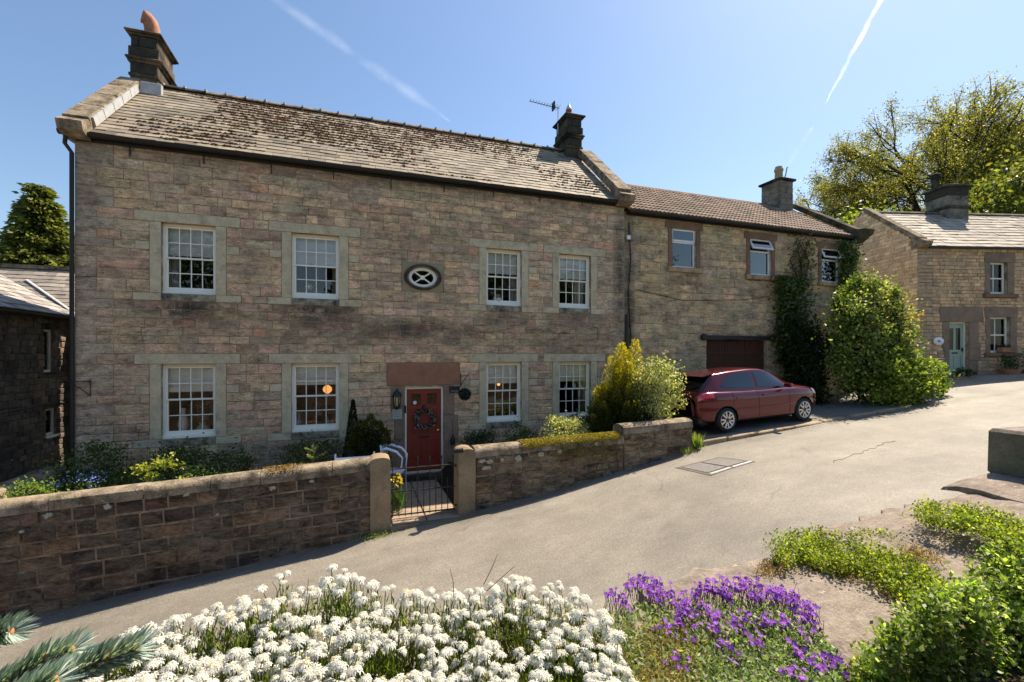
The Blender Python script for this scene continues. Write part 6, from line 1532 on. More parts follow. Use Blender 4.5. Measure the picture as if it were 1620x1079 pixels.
def tree(name, label, loc, trunk_h, r, limbs, L, maxlev, nleaf, lsize, pal, spread=.45, kids=3, droop=0.0, bias=(0, 0, 0), leafspread=.5, cone=None, bound=None, bark='bark_dark', cat_='tree'):
    t = thing(name, label, cat_, loc); segs = [(np.array([0, 0, -.5]), np.array([0, 0, trunk_h * .6]), r * 1.2, r), (np.array([0, 0, trunk_h * .6]), np.array([.1, 0, trunk_h]), r, r * .85)]; tips = []
    for i in range(limbs):
        a = i * 2.39996 + rng.uniform(-.25, .25); el = math.asin(min(.98, .10 + .88 * (i + .5) / limbs)) if cone is None else cone
        d = np.array([math.cos(a) * math.cos(el), math.sin(a) * math.cos(el), math.sin(el)]); grow(np.array([0.05, 0, trunk_h * rng.uniform(.75, 1)]), d, L * rng.uniform(.8, 1.15), r * .55, 1, maxlev, segs, tips, spread, kids, droop, np.array(bias, float), bound)
    V, F = tube_batch(segs); mobj('trunk', np_mesh('trunk', V, F, M[bark], smooth=True), t)
    T = np.array([q[0] for q in tips]); Dd = np.array([q[1] for q in tips]); k = rng.integers(0, len(T), nleaf); P = T[k] - Dd[k] * rng.random((nleaf, 1)) * .6 + rng.normal(0, leafspread, (nleaf, 3)) 
    cv = 1 + (rng.random(len(T)) - .5) * .5; leaves('crown', P, rng.uniform(.7, 1.3, nleaf) * lsize, M['leaf'], t, np.clip(pick(pal, nleaf) * cv[k][:, None], .005, 1))
    return t, len(tips)
CAMP = np.array([5.176, -11.27, 2.87])
# beech behind the cottage
rng = np.random.default_rng(21)
tr, nt = tree('beech_tree', 'tall spreading beech in thin yellow-green spring leaf behind the cottage', (51.2, 13.6, 2.5), 8.5, .46, 22, 6.6, 5, 250000, .16, [(.30, .27, .05), (.38, .33, .07), (.24, .23, .05), (.44, .37, .1), (.17, .18, .04)], .42, 3, .25, (.05, 0, .03), .22, bound=(11.6, 10.2, 10.5))
print('beech tips', nt)
bush('garden_tree', 'bright yellow-green bushy tree behind the cottage roof left of its chimney', 'tree', (36.5, 9.0, 9.0), (3.6, 2.5, 2.9), 9000, .26, [(.24, .30, .05), (.32, .36, .08), (.17, .23, .04)], 60, .16, .4, base_z=2.5)
bush('garden_tree', 'yellow-green leafy tree behind the cottage roof right of its chimney', 'tree', (42.2, 4.6, 10.2), (4.0, 3.0, 4.0), 11000, .28, [(.20, .21, .04), (.28, .26, .055), (.13, .15, .03), (.09, .11, .03)], 70, .16, .4, base_z=2.5)
bush('garden_tree', 'dark green tree at the right edge behind the cottage roof', 'tree', (44.0, 0.5, 9.2), (3.0, 3.0, 3.6), 8000, .28, [(.08, .10, .025), (.13, .15, .035), (.18, .18, .04)], 50, .18, .4, base_z=2.5)
bush('garden_tree', 'dark evergreen tree under the left side of the beech', 'tree', (42.0, 13.5, 9.2), (2.8, 2.4, 3.2), 7000, .28, [(.025, .04, .015), (.04, .06, .02), (.06, .08, .025)], 46, .18, .4, base_z=2.5)
bush('garden_tree', 'light green treetop showing over the tiled roof', 'tree', (32.6, 16.5, 11.4), (1.6, 1.4, 2.3), 2600, .26, [(.27, .32, .07), (.35, .38, .10), (.2, .26, .05)], 24, .2, .3, base_z=2.5)
# conifer at left
t = thing('cypress_tree', 'dense conifer with drooping sprays behind the left-hand house', 'tree', (-14.2, 27.0, -1.0))
Ps = []; Ds = []; Cs = []
nbr = 420
for q in range(nbr):
    u = rng.random() ** 1.1; h = 3.5 + u * 11.2; R_ = 3.9 * (1 - u) ** .95 + .2; a = rng.uniform(0, 2*PI); ln = R_ * rng.uniform(.75, 1.05); n = 130
    s = rng.random(n) ** .6; P = np.stack([np.cos(a) * ln * s, np.sin(a) * ln * s, h + .25 * s * ln - .30 * s ** 2.2 * ln], 1) + rng.normal(0, .20, (n, 3)) * np.array([1, 1, .5])
    Ps.append(P); Ds.append(np.tile([math.cos(a), math.sin(a), -.35], (n, 1))); k = rng.uniform(.7, 1.3); Cs.append(pick([(.09, .11, .025), (.14, .155, .035), (.2, .2, .05)], n) * k * (.55 + .6 * s[:, None]))
P = np.concatenate(Ps); leaves('crown', P, rng.uniform(.22, .42, len(P)), M['leaf'], t, np.clip(np.concatenate(Cs), .004, 1), dirs=np.concatenate(Ds), aspect=.45, up=0)
MB().tube([(0, 0, 0), (0, 0, 14.2)], [.35, .05], 8).build('trunk', M['bark'], t)

# trees across the garden behind the viewer: the upper windows mirror them
DKG = [(.04, .06, .018), (.06, .09, .025), (.09, .12, .03)]
for (x_, y_, h_, r_, lab) in ((-9, -38, 15, 5.5, 'leafy tree mirrored in the leftmost upper window of the house'), (21, -39, 16, 5.0, 'leafy tree mirrored in the third upper window of the house'), (30, -38, 13, 4.5, 'leafy tree mirrored in the rightmost upper window of the house'), (12.2, -39, 14, 2.6, 'unseen narrow tree added to darken the reflection in the small oval window')):  # the narrow one is added out of view to darken the oval pane
    bush('garden_tree', lab, 'tree', (x_, y_, h_ * .55), (r_, r_ * .8, h_ * .48), 5200, .55, DKG, 60, .18, .4, base_z=-1.0, stems=3)
t = thing('cypress_tree', 'pointed conifer mirrored in the second upper window of the house', 'tree', (3.2, -40, -1.0)); n = 5000; u = rng.random(n); a = rng.uniform(0, 2*PI, n); rr = 2.3 * (1 - u) ** .8 * (.6 + .5 * rng.random(n))
leaves('crown', np.stack([np.cos(a) * rr, np.sin(a) * rr, 1 + u * 12], 1), .5, M['leaf'], t, pick(DKG, n)); MB().tube([(0, 0, 0), (0, 0, 12)], [.3, .05], 7).build('trunk', M['bark'], t)

# ------------------------------------------------------------------ foreground garden on top of the near retaining wall
structure(MB().box(-14, 20, -16, -10.28, -3, 1.84).build('near_terrace', M['soil']))
nw = thing('retaining_wall', 'broad sandstone slab coping of the near retaining wall at the lower right', 'wall', (0, 0, 0))
MB().box(-12, 22, -10.28, -9.62, -3.0, 1.72).build('wall_core', M['mortar_dark'], nw)
M['slab'] = surf('sandstone_slab', (0.265, 0.215, 0.175), 0.88, 0.36, 13, 1.0, 55, 0.2, bdist=0.010, dark=(0.13, 0.105, 0.085), dark_lo=0.46, dark_hi=0.70, dark_scale=6, light=(0.52, 0.44, 0.35), light_scale=12, light_lo=0.62, light_hi=0.72, stretch=(1, 2.5, 1))
def slab(x0, x1, y0, y1, zt, th, tiltx, tilty, name='coping_slab', mat=None, seed=1, nx=14, ny=10):
    r = random.Random(seed); V = []; F = []
    xm, ym = (x0 + x1)/2, (y0 + y1)/2
    ex = [r.uniform(-.03, .03) for _ in range(40)]
    def P(i, j, top):
        u = i / nx; v = j / ny
        x = x0 + (x1 - x0) * u + (ex[j] if i in (0, nx) else 0) * 1.0; y = y0 + (y1 - y0) * v + (ex[20 + (i % 18)] if j in (0, ny) else 0)
        ed = min(u, 1 - u) * (x1 - x0) ; ed2 = min(v, 1 - v) * (y1 - y0); e = min(ed, ed2)
        z = zt + (x - xm) * tiltx + (y - ym) * tilty - (0.022 * max(0, 1 - e / .035) ** 2) + .010 * math.sin(x * 23 + seed) * math.sin(y * 19 + seed * 2) + r.uniform(-.003, .003)
        return (x, y, z if top else z - th)
    idx = lambda i, j: i * (ny + 1) + j
    for i in range(nx + 1):
        for j in range(ny + 1): V.append(P(i, j, True))
    for i in range(nx):
        for j in range(ny): F.append((idx(i, j), idx(i+1, j), idx(i+1, j+1), idx(i, j+1)))
    per = [(i, 0) for i in range(nx)] + [(nx, j) for j in range(ny)] + [(i, ny) for i in range(nx, 0, -1)] + [(0, j) for j in range(ny, 0, -1)]
    b = len(V); V += [(V[idx(*q)][0] + r.uniform(-.012, .012), V[idx(*q)][1] + r.uniform(-.012, .012), zt - th) for q in per]; n = len(per)
    for k in range(n): F.append((idx(*per[(k+1) % n]), idx(*per[k]), b + k, b + (k + 1) % n))
    me = bpy.data.meshes.new(name); me.from_pydata(V, [], F); me.materials.append(mat or M['slab']); me.polygons.foreach_set('use_smooth', [True] * len(F)); me.set_sharp_from_angle(angle=R(50)); me.update()
    return mobj(name, me, nw)
slab(6.24, 7.14, -10.30, -9.70, 1.955, .22, .05, .05, seed=2)
slab(7.24, 8.10, -10.26, -9.64, 2.03, .22, .05, .05, seed=5)
slab(8.02, 9.1, -10.14, -9.60, 2.05, .22, .05, .02, seed=8)
slab(8.62, 10.4, -10.10, -9.48, 2.135, .10, .05, .0, seed=11)
slab(5.3, 6.24, -10.24, -9.72, 1.88, .22, .05, .0, seed=13)
slab(4.3, 5.25, -10.24, -9.72, 1.82, .22, .05, .0, seed=14)
slab(3.2, 4.25, -10.24, -9.72, 1.78, .22, .05, .0, seed=15)
up = MB().cbox(9.04, 9.9, -9.98, -9.50, 2.10, 2.385, .02, .012); o = up.build('upright_stone', surf('dark_upright', (0.16, 0.15, 0.10), .95, .3, 7, .8, 50, .1, dark=(.05, .048, .036), dark_lo=.45, dark_hi=.7), None); tag(o, 'dark squared stone block standing on the near wall at the right edge', 'stone')
o.data.materials.append(M['slab'])
for pg in o.data.polygons:
    if pg.normal.z > .6: pg.material_index = 1

def cam_pt(px, py, Z):
    """a point of the terrace seen at a photograph position; used to lay out planting areas in plan"""
    th = YAW; a = (px - 810) / 720; b = -(py - 560) / 720
    return np.array([CAMP[0] + Z * (math.sin(th) + a * math.cos(th)), CAMP[1] + Z * (math.cos(th) - a * math.sin(th)), CAMP[2] + Z * b])
# candytuft: plant mass with domed white flower heads
def iberis_head(seed):
    r = np.random.default_rng(seed); V = []; F = []; C = []
    def petal(p, d, u, L, w, col):
        s = np.cross(d, u); s /= np.linalg.norm(s) + 1e-9; nn = np.cross(s, d); b = len(V)
        for (t, ww, hh) in ((0, .22, 0), (.6, 1, .14), (1.0, .62, -.05)):
            for sg in (-1, 1): V.append(p + d * L * t + s * w * ww * .5 * sg + nn * L * hh)
        F.append((b, b+1, b+3, b+2)); F.append((b+2, b+3, b+5, b+4)); C.extend([col * (.80 if k < 2 else 1.0) for k in range(6)])
    nf = int(r.integers(17, 24)); rad = .0155 * r.uniform(.9, 1.15); asp = r.uniform(.75, 1.0); dome = r.uniform(.002, .006)
    for k in range(nf):     # florets on a shallow dome, the outer petals long and drooping
        f = math.sqrt((k + .4) / nf); a = k * 2.39996 + r.uniform(-.3, .3)
        c = np.array([math.cos(a) * f * rad, math.sin(a) * f * rad * asp, dome * (1 - f * f) + r.uniform(-.002, .002)])
        out = np.array([math.cos(a), math.sin(a), 0]); nrm = np.array([out[0] * f * .9, out[1] * f * .9, 1.0]) + r.normal(0, .18, 3); nrm /= np.linalg.norm(nrm)
        tang = np.cross(nrm, out); tang /= np.linalg.norm(tang); o2 = np.cross(tang, nrm)
        col = np.array([.78, .76, .69]) * r.uniform(.80, 1.06) * (np.array([.75, .6, .38]) if seed in (8, 9) and r.random() < .45 else 1.0)
        if f < .3: col = col * np.array([.94, .95, .78])
        for (th_, L) in ((-.42, .0125), (.42, .0125), (-2.2, .0052), (2.2, .0052)):
            big = abs(th_) < 1; L2 = L * (.45 + .95 * f) * r.uniform(.8, 1.2) if big else L * (.6 + .4 * f)
            d = o2 * math.cos(th_ + r.uniform(-.15, .15)) + tang * math.sin(th_) - nrm * (.02 + .16 * f * r.random()) * big; d /= np.linalg.norm(d)
            petal(c, d, nrm, L2, .0044 if big else .0034, col)
        b = len(V); cc = np.array([.60, .56, .20]) if r.random() < .7 else np.array([.35, .42, .12])
        for q in range(4): V.append(c + nrm * .0014 + (o2 * math.cos(q * PI/2) + tang * math.sin(q * PI/2)) * .0013); C.append(cc)
        F.append((b, b+1, b+2, b+3))
    me = np_mesh('flower_head', np.array(V), np.array(F), M['petal'], np.array(C)); return me, np.array(V), np.array(F), np.array(C)
IB = [iberis_head(s) for s in range(1, 10)]
IBC = cam_pt(620, 1020, 1.12)
cand = thing('candytuft', 'mass of white candytuft flowers along the bottom of the view', 'flowers', (IBC[0], IBC[1], 1.70)); c0 = np.array(cand.location)
top_px = np.array([(150, 1040), (185, 1008), (260, 985), (330, 965), (400, 938), (445, 902), (480, 930), (515, 898), (560, 905), (610, 926), (660, 938), (700, 925), (740, 915), (770, 930), (815, 912), (860, 925), (900, 925), (950, 945), (990, 965), (1015, 1000), (1040, 1079)], float)
heads = []
tries = 0
while len(heads) < 1250 and tries < 110000:
    tries += 1
    px = random.uniform(120, 1040); ytop = float(np.interp(px, top_px[:, 0], top_px[:, 1])) - 14; py = ytop + 10 + (1180 - ytop) * random.random() ** .95
    if px > 960 + (py - 960) * .45 : continue
    depth = (1180 - py) / 290.0                     # 0 near .. 1 far edge of the bed
    Z = .90 + .60 * depth + random.uniform(-.05, .05)
    p = cam_pt(px, py, Z)
    if any((p[0]-q[0])**2 + (p[1]-q[1])**2 + (p[2]-q[2])**2 < .015**2 for q in heads): continue
    if math.sin(px * .021 + py * .013) * math.sin(py * .041 - px * .006) > .62: continue
    heads.append(p)
order = sorted(range(len(heads)), key=lambda i: np.linalg.norm(heads[i] - CAMP))
restV = []; restF = []; restC = []; nb_ = 0; stemS = []
for rank_, i in enumerate(order):
    p = heads[i] - c0; k = random.choices(range(9), [5, 5, 5, 5, 5, 5, 5, 1.2, 1.0])[0]; s = random.choice((.5, .62, .68, .74, .82)) * random.uniform(.9, 1.1)
    tilt = Vector((random.gauss(-.0, .17), random.gauss(-.16, .18), 1)).normalized().to_track_quat('Z', 'Y').to_euler(); tz = random.uniform(0, 6.28)
    mat_ = Matrix.Rotation(0, 4, 'Z'); e = (Matrix(tilt.to_matrix()) @ Matrix.Rotation(tz, 3, 'Z'))
    if rank_ < 300:
        o = bpy.data.objects.new('flower_head', IB[k][0]); o.location = p; o.rotation_euler = e.to_euler(); o.scale = (s, s, s); COL.objects.link(o); o.parent = cand
    else:
        V = IB[k][1] * s @ np.array(e).T + p; restV.append(V); restF.append(IB[k][2] + nb_); restC.append(IB[k][3]); nb_ += len(V)
    base = np.array([p[0] + random.gauss(0, .03), p[1] + random.gauss(0, .03) - .02, max(p[2] - random.uniform(.14, .24), 0.02)]); stemS.append((base, p, .0016, .0013))
stuff(mobj('far_flower_heads', np_mesh('far_flower_heads', np.concatenate(restV), np.concatenate(restF), M['petal'], np.concatenate(restC)), cand))
V, F = tube_batch(stemS, 4); stuff(mobj('stems', np_mesh('stems', V, F, M['leaf'], np.repeat(pick([(.20, .26, .05), (.26, .30, .07), (.15, .2, .04)], len(stemS)), 8, axis=0)), cand))
# narrow leaves along the stems and in the mat below
nL = 26000; k = rng.integers(0, len(stemS), nL); u = rng.random((nL, 1)) ** .7; b0 = np.array([q[0] for q in stemS]); b1 = np.array([q[1] for q in stemS])
P = b0[k] * (1 - u) + b1[k] * u * .93 + b0[k] * 0 + rng.normal(0, .016, (nL, 3)) * (1.5 - u); P = np.where(u > 0, P, P); P[:, 2] -= .012
stuff(leaves('foliage', P, rng.uniform(.014, .034, nL), M['leaf'], cand, pick([(.13, .19, .025), (.19, .25, .035), (.26, .30, .05), (.08, .12, .02)], nL), dirs=np.tile([0, 0, .9], (nL, 1)), aspect=.16))
# dark mat of lower growth, so the soil does not show
nL = 22000; q = rng.integers(0, len(heads), nL); Hh_ = np.array(heads)[q] - c0; P = Hh_ + np.stack([rng.normal(0, .06, nL), rng.normal(0, .06, nL), -rng.uniform(.09, .2, nL)], 1)
stuff(leaves('lower_growth', P, rng.uniform(.02, .04, nL), M['leaf'], cand, pick([(.06, .085, .018), (.09, .12, .02), (.16, .12, .05), (.04, .06, .012)], nL), aspect=.2))
# a few dry stalks standing above the flowers
for (px, py, dx, dy) in ((718, 925, -6, -45), (765, 905, 22, -48), (480, 955, 8, -60), (440, 925, -10, -25), (770, 915, 45, -40)):
    a = cam_pt(px, py + 20, 1.35); b = cam_pt(px + dx, py + dy + 20, 1.36); MB().tube([tuple(a - c0), tuple((a + b)/2 - c0 + np.array([.004, 0, .003])), tuple(b - c0)], [.0013, .0011, .0006], 4).build('dry_stalk', M['bark'], cand)

# aubretia
AUC = cam_pt(1130, 1010, 1.3)
aub = thing('aubretia', 'clump of purple aubretia flowers beside the white candytuft', 'flowers', (AUC[0], AUC[1], 1.70)); a0 = np.array(aub.location)
def aub_flower(seed):
    r = np.random.default_rng(seed); V = []; F = []; C = []
    for k in range(4):
        a = k * PI/2 + r.uniform(-.15, .15); d = np.array([math.cos(a), math.sin(a), .25]); s = np.array([-math.sin(a), math.cos(a), 0]); b = len(V); L = .0098
        V += [np.zeros(3) + s * .0007, np.zeros(3) - s * .0007, d * L * .6 - s * .0048, d * L * 1.0 - s * .0034 - np.array([0, 0, .001]), d * L * 1.0 + s * .0034 - np.array([0, 0, .001]), d * L * .6 + s * .0048]
        c = np.array([.23, .075, .43]) * r.uniform(.8, 1.3) * np.array([r.uniform(.9, 1.35), 1, 1]); C += [c * 1.6, c * 1.6, c, c, c, c]; F += [(b, b+1, b+2, b+5), (b+5, b+2, b+3, b+4)]
    b = len(V); V += [np.array([.0015, 0, .002]), np.array([0, .0015, .002]), np.array([-.0015, 0, .002]), np.array([0, -.0015, .002])]; C += [np.array([.6, .5, .15])] * 4; F.append((b, b+1, b+2, b+3))
    return np_mesh('flower', np.array(V), np.array(F), M['petal'], np.array(C)), np.array(V), np.array(F), np.array(C)
AF = [aub_flower(s) for s in (1, 2, 3)]
def aub_Z(py): return 1.66 - .62 * (py - 910) / 200.0
clus = [(965, 940), (985, 948), (1000, 925), (1020, 915), (1030, 935), (1040, 925), (1045, 945), (1060, 940), (1075, 960), (1085, 950), (1100, 940), (1110, 930), (1125, 925), (1135, 935), (1150, 920), (1148, 940), (1165, 930), (1175, 920), (1185, 935), (1200, 925), (1195, 945), (1215, 930), (1222, 945), (1235, 935), (1245, 950), (1255, 940), (1268, 955), (1280, 965), (1272, 975), (1285, 985), (1110, 960), (1130, 975), (1090, 965), (1080, 990), (1105, 985), (1128, 1000), (1160, 985), (1180, 975), (1145, 995), (1190, 1005), (1210, 985), (1240, 985), (1275, 1005), (1262, 1030), (1250, 1025), (1195, 1020), (1158, 1040), (1065, 1048), (1300, 1040), (1315, 1035), (1325, 1045), (1310, 1060), (1255, 1060), (1265, 1075), (1290, 1055), (1140, 1020), (1085, 1010), (1055, 995)]
fl = []
for (px, py) in clus:
    m_ = random.randint(11, 22) if py < 990 else random.randint(5, 10); c = cam_pt(px, py, aub_Z(py))
    for q in range(m_): fl.append(c + np.array([random.gauss(0, .015), random.gauss(0, .015), random.gauss(0, .012)]))
random.shuffle(fl)
restV = []; restF = []; restC = []; nb_ = 0
for i, p in enumerate(fl):
    k = random.randrange(3); s = random.uniform(.55, .95); v = (CAMP - p); dv = Vector((random.gauss(0, .5), random.gauss(-.4, .5), .9)).normalized(); e = dv.to_track_quat('Z', 'Y').to_matrix() @ Matrix.Rotation(random.uniform(0, 6.28), 3, 'Z')
    if i < 300:
        o = bpy.data.objects.new('flower', AF[k][0]); o.location = p - a0; o.rotation_euler = e.to_euler(); o.scale = (s, s, s); COL.objects.link(o); o.parent = aub
    else:
        V = AF[k][1] * s @ np.array(e).T + (p - a0); restV.append(V); restF.append(AF[k][2] + nb_); restC.append(AF[k][3]); nb_ += len(V)
if restV: stuff(mobj('far_flowers', np_mesh('far_flowers', np.concatenate(restV), np.concatenate(restF), M['petal'], np.concatenate(restC)), aub))
nL = 15000; px = np.concatenate([rng.uniform(948, 1330, nL)]); t0 = np.interp(px, [948, 985, 1040, 1100, 1200, 1280, 1335], [975, 955, 945, 945, 940, 970, 1040]); py = t0 + (1190 - t0) * rng.random(nL) ** 1.1
P = np.array([cam_pt(a, b, aub_Z(b) + random.gauss(.01, .02)) for a, b in zip(px, py)]) - a0; P[:, 2] -= .008 + np.abs(rng.normal(0, .018, nL))
stuff(leaves('foliage', P, rng.uniform(.010, .022, nL), M['leaf'], aub, pick([(.24, .31, .13), (.32, .39, .18), (.15, .22, .07), (.40, .45, .24), (.09, .14, .04)], nL), aspect=.42, up=.6))
segs = []
for p in fl:
    q = p - a0; segs.append((q + np.array([random.gauss(0, .012), random.gauss(0, .012), -.06]), q, .0011, .0009))
V, F = tube_batch(segs, 4); stuff(mobj('stems', np_mesh('stems', V, F, M['leaf'], np.repeat(pick([(.16, .18, .08), (.2, .12, .12)], len(segs)), 8, axis=0)), aub))
# dry brown growth between the two plants
n = 3500; px = rng.normal(1045, 38, n); py = rng.uniform(985, 1150, n); P = np.array([cam_pt(a, b, aub_Z(b) + .03) for a, b in zip(px, py)])
stuff(tag(leaves('dry_growth', P, rng.uniform(.012, .035, n), M['leaf'], None, pick([(.30, .2, .09), (.2, .12, .05), (.42, .32, .16), (.35, .25, .05)], n), aspect=.12), 'dry brown tangle between the white and the purple flowers', 'dry plants'))

# creeping green plants over the slabs, and trailing mass at lower right
def creeper(lab, outline_fn, n, size, pal, under=True, name='creeping_plant', asp=.6):
    pts = []
    while len(pts) < n:
        q = outline_fn()
        if q is not None: pts.append(q)
    P = np.array(pts); c = P.mean(axis=0); t = thing(name, lab, 'plant', (c[0], c[1], c[2] - .1))
    P2 = P - np.array(t.location); stuff(leaves('foliage', P2, rng.uniform(.6, 1.35, n) * size, M['trail'], t, np.clip(pick(pal, n) * (1 + .3 * np.sin(P[:, [0]] * 41) * np.sin(P[:, [1]] * 37)), .01, 1), aspect=asp, up=1.3))
    if not under: return t
    q = rng.random(n) < .45; P3 = P2[q] - np.stack([np.zeros(q.sum()), np.zeros(q.sum()), rng.uniform(.05, .16, q.sum())], 1)
    stuff(leaves('under_growth', P3, rng.uniform(.6, 1.35, len(P3)) * size, M['leaf'], t, pick([(.07, .11, .02), (.11, .13, .03), (.14, .10, .04)], len(P3)), aspect=asp, up=.6))
    return t
def inpoly(x, y, poly):
    c = False; j = len(poly) - 1
    for i in range(len(poly)):
        if ((poly[i][1] > y) != (poly[j][1] > y)) and (x < (poly[j][0] - poly[i][0]) * (y - poly[i][1]) / (poly[j][1] - poly[i][1]) + poly[i][0]): c = not c
        j = i
    return c
def poly_pts(poly, zfn, dz, ncl=150, spread=.022, zj=.0):
    """leaf positions gathered in little rosettes inside an outline of the planting area"""
    xs = [p_[0] for p_ in poly]; ys = [p_[1] for p_ in poly]; cl = []
    while len(cl) < ncl:
        px = random.uniform(min(xs), max(xs)); py = random.uniform(min(ys), max(ys))
        if inpoly(px, py, poly): cl.append((cam_pt(px, py, zfn(px, py) + random.uniform(-zj, zj)), random.uniform(.5, 1.5)))
    def f():
        c, k = random.choice(cl); return c + np.array([random.gauss(0, spread * k), random.gauss(0, spread * k), random.uniform(-dz, dz * .45 * k)])
    return f
LIME = [(.23, .28, .02), (.31, .35, .03), (.15, .2, .02), (.40, .41, .06), (.10, .15, .02)]
zA = lambda px, py: (2.87 - 2.06) * 720 / (py - 560)
zB = lambda px, py: (2.87 - 2.02) * 720 / (py - 560)
creeper('lime green creeping plant mounded over the joint between the two nearest slabs', poly_pts([(1222, 885), (1235, 845), (1290, 840), (1345, 850), (1395, 838), (1440, 868), (1485, 910), (1510, 940), (1470, 960), (1420, 930), (1395, 912), (1330, 895), (1270, 880)], zB, .05), 15000, .0125, LIME, False)
creeper('strip of lime green creeper across the slab below the upright stone', poly_pts([(1450, 815), (1470, 800), (1540, 803), (1590, 815), (1640, 835), (1640, 880), (1600, 862), (1560, 840), (1500, 828)], lambda px, py: (2.87 - 2.13) * 720 / (py - 560), .035, 110, .03), 7000, .014, LIME, False)
GRN = [(.16, .24, .03), (.23, .32, .045), (.33, .40, .075), (.085, .14, .02), (.48, .52, .22)]
zC = lambda px, py: np.interp(px + .6 * (py - 950), [1250, 1400, 1620, 1800], [1.12, 1.28, 1.55, 1.6]) 
creeper('trailing green plant hanging below the slabs at the lower right', poly_pts([(1320, 1110), (1360, 1040), (1400, 1000), (1440, 965), (1480, 940), (1510, 930), (1540, 920), (1570, 960), (1590, 1010), (1600, 1040), (1570, 1110)], zC, .05, 150, .020, .07), 15000, .018, GRN, True)
creeper('leafy green plant below the slab at the right edge', poly_pts([(1545, 920), (1560, 885), (1600, 868), (1660, 865), (1660, 1110), (1600, 1110), (1602, 1030), (1580, 960)], lambda px, py: 1.72 - .0012 * (py - 900), .06, 90, .028, .09), 9000, .020, GRN, True)
# brown thatch where the creeper has dried on the slabs
TH = [(.28, .17, .06), (.38, .26, .10), (.2, .12, .05), (.16, .10, .04)]
n = 5200
def thatch(lab, poly, zfn, n):
    f = poly_pts(poly, zfn, .005, 160, .014); pts = []
    while len(pts) < n:
        q = f()
        if q is not None: pts.append(q)
    P = np.array(pts); o = leaves('dry_thatch', P, rng.uniform(.006, .018, n), M['leaf'], None, pick(TH, n), aspect=.3, up=1.5); stuff(tag(o, lab, 'dry moss'))
thatch('brown dried moss along the edge of the nearest slab', [(1185, 912), (1225, 882), (1290, 882), (1380, 900), (1425, 935), (1415, 945), (1360, 925), (1300, 905), (1250, 905)], lambda px, py: (2.87 - 1.975) * 720 / (py - 560), 3200)
thatch('brown dried moss patch on the second slab', [(1430, 870), (1445, 860), (1490, 880), (1485, 890), (1450, 888)], lambda px, py: (2.87 - 2.045) * 720 / (py - 560), 700)
thatch('golden dried moss below the creeper strip on the far slab', [(1458, 818), (1500, 826), (1540, 835), (1535, 842), (1490, 832), (1460, 828)], lambda px, py: (2.87 - 2.08) * 720 / (py - 560), 800)

# blue spruce twigs reaching in at lower left
spr = thing('spruce_branch', 'blue spruce branch tips poking in at the lower left corner', 'branch', tuple(cam_pt(-60, 1180, .62))); s0 = np.array(spr.location)
M['needle'] = leafmat('spruce_needle', 0.3, 0.45, 0.35); M['bud'] = surf('spruce_bud', (.48, .22, .09), .7, .3, 40, .3, 200, .2); M['twig'] = surf('spruce_twig', (.26, .14, .06), .8, .3, 40, .3, 200, .2)
def twig(pts, zs, nneed, L):
    W_ = [cam_pt(px, py, z) - s0 for (px, py), z in zip(pts, zs)]
    MB().tube([tuple(q) for q in W_], [.0042, .0036, .0028, .0022][:len(W_)], 6).build('twig', M['twig'], spr, 60)
    W_ = np.array(W_); u = rng.random(nneed) * (len(W_) - 1); i = np.minimum(u.astype(int), len(W_) - 2); fr_ = (u - i)[:, None]
    P = W_[i] * (1 - fr_) + W_[i + 1] * fr_; T = W_[i + 1] - W_[i]; T /= np.linalg.norm(T, axis=1, keepdims=True)
    a = rng.uniform(0, 2*PI, nneed); ref = np.cross(T, np.array([0, 0, 1.])); ref /= np.linalg.norm(ref, axis=1, keepdims=True); r2 = np.cross(ref, T)
    rad = ref * np.cos(a)[:, None] + r2 * np.sin(a)[:, None]; rad[:, 2] = rad[:, 2] * .9 + .25; D_ = rad * .85 + T * .75; D_ /= np.linalg.norm(D_, axis=1, keepdims=True)
    n = nneed; ln = L * rng.uniform(.8, 1.15, (n, 1)); s = np.cross(D_, T); s /= np.linalg.norm(s, axis=1, keepdims=True) + 1e-9; w = .0011; tip = P + D_ * ln + T * ln * .12
    nn = np.cross(s, D_)
    V = np.stack([P - s * w, P + s * w, P + D_ * ln * .75 + s * w * .9, tip, P + D_ * ln * .75 - s * w * .9, P + D_ * ln * .4 + nn * w * 1.1], 1).reshape(-1, 3)
    F = []; b = np.arange(n) * 6
    F = np.concatenate([np.stack([b + 0, b + 5, b + 4, b + 4], 1), np.stack([b + 5, b + 1, b + 2, b + 2], 1), np.stack([b + 5, b + 2, b + 3, b + 4], 1)])
    Fq = F[F[:, 2] != F[:, 3]]; Ft = F[F[:, 2] == F[:, 3]][:, :3]
    Ft4 = np.concatenate([Ft, Fq[:, [0, 1, 2]], Fq[:, [0, 2, 3]]])
    cols = np.repeat(pick([(.34, .43, .38), (.46, .54, .48), (.26, .34, .30), (.58, .63, .56)], n, .15), 6, axis=0)
    stuff(mobj('needles', np_mesh('needles', V, Ft4, M['needle'], cols), spr))
    MB().lathe([(.001, -.009), (.0048, -.004), (.005, .002), (.001, .010)], tuple(W_[-1]), 8).build('bud', M['bud'], spr, 60)
    MB().lathe([(.001, -.008), (.0042, -.003), (.0042, .002), (.001, .008)], tuple(W_[-2] + np.array([.003, 0, .004])), 8).build('bud', M['bud'], spr, 60)
twig([(40, 1105), (105, 1070), (165, 1045), (212, 1028)], [.56, .57, .58, .59], 620, .029)
twig([(-30, 1100), (25, 1075), (70, 1048), (112, 1030)], [.60, .61, .62, .63], 620, .032)
twig([(-60, 1020), (-30, 1010), (-5, 1004), (15, 1000)], [.62, .62, .62, .62], 380, .029)
twig([(-20, 1130), (40, 1100), (85, 1078)], [.52, .53, .54], 380, .03)

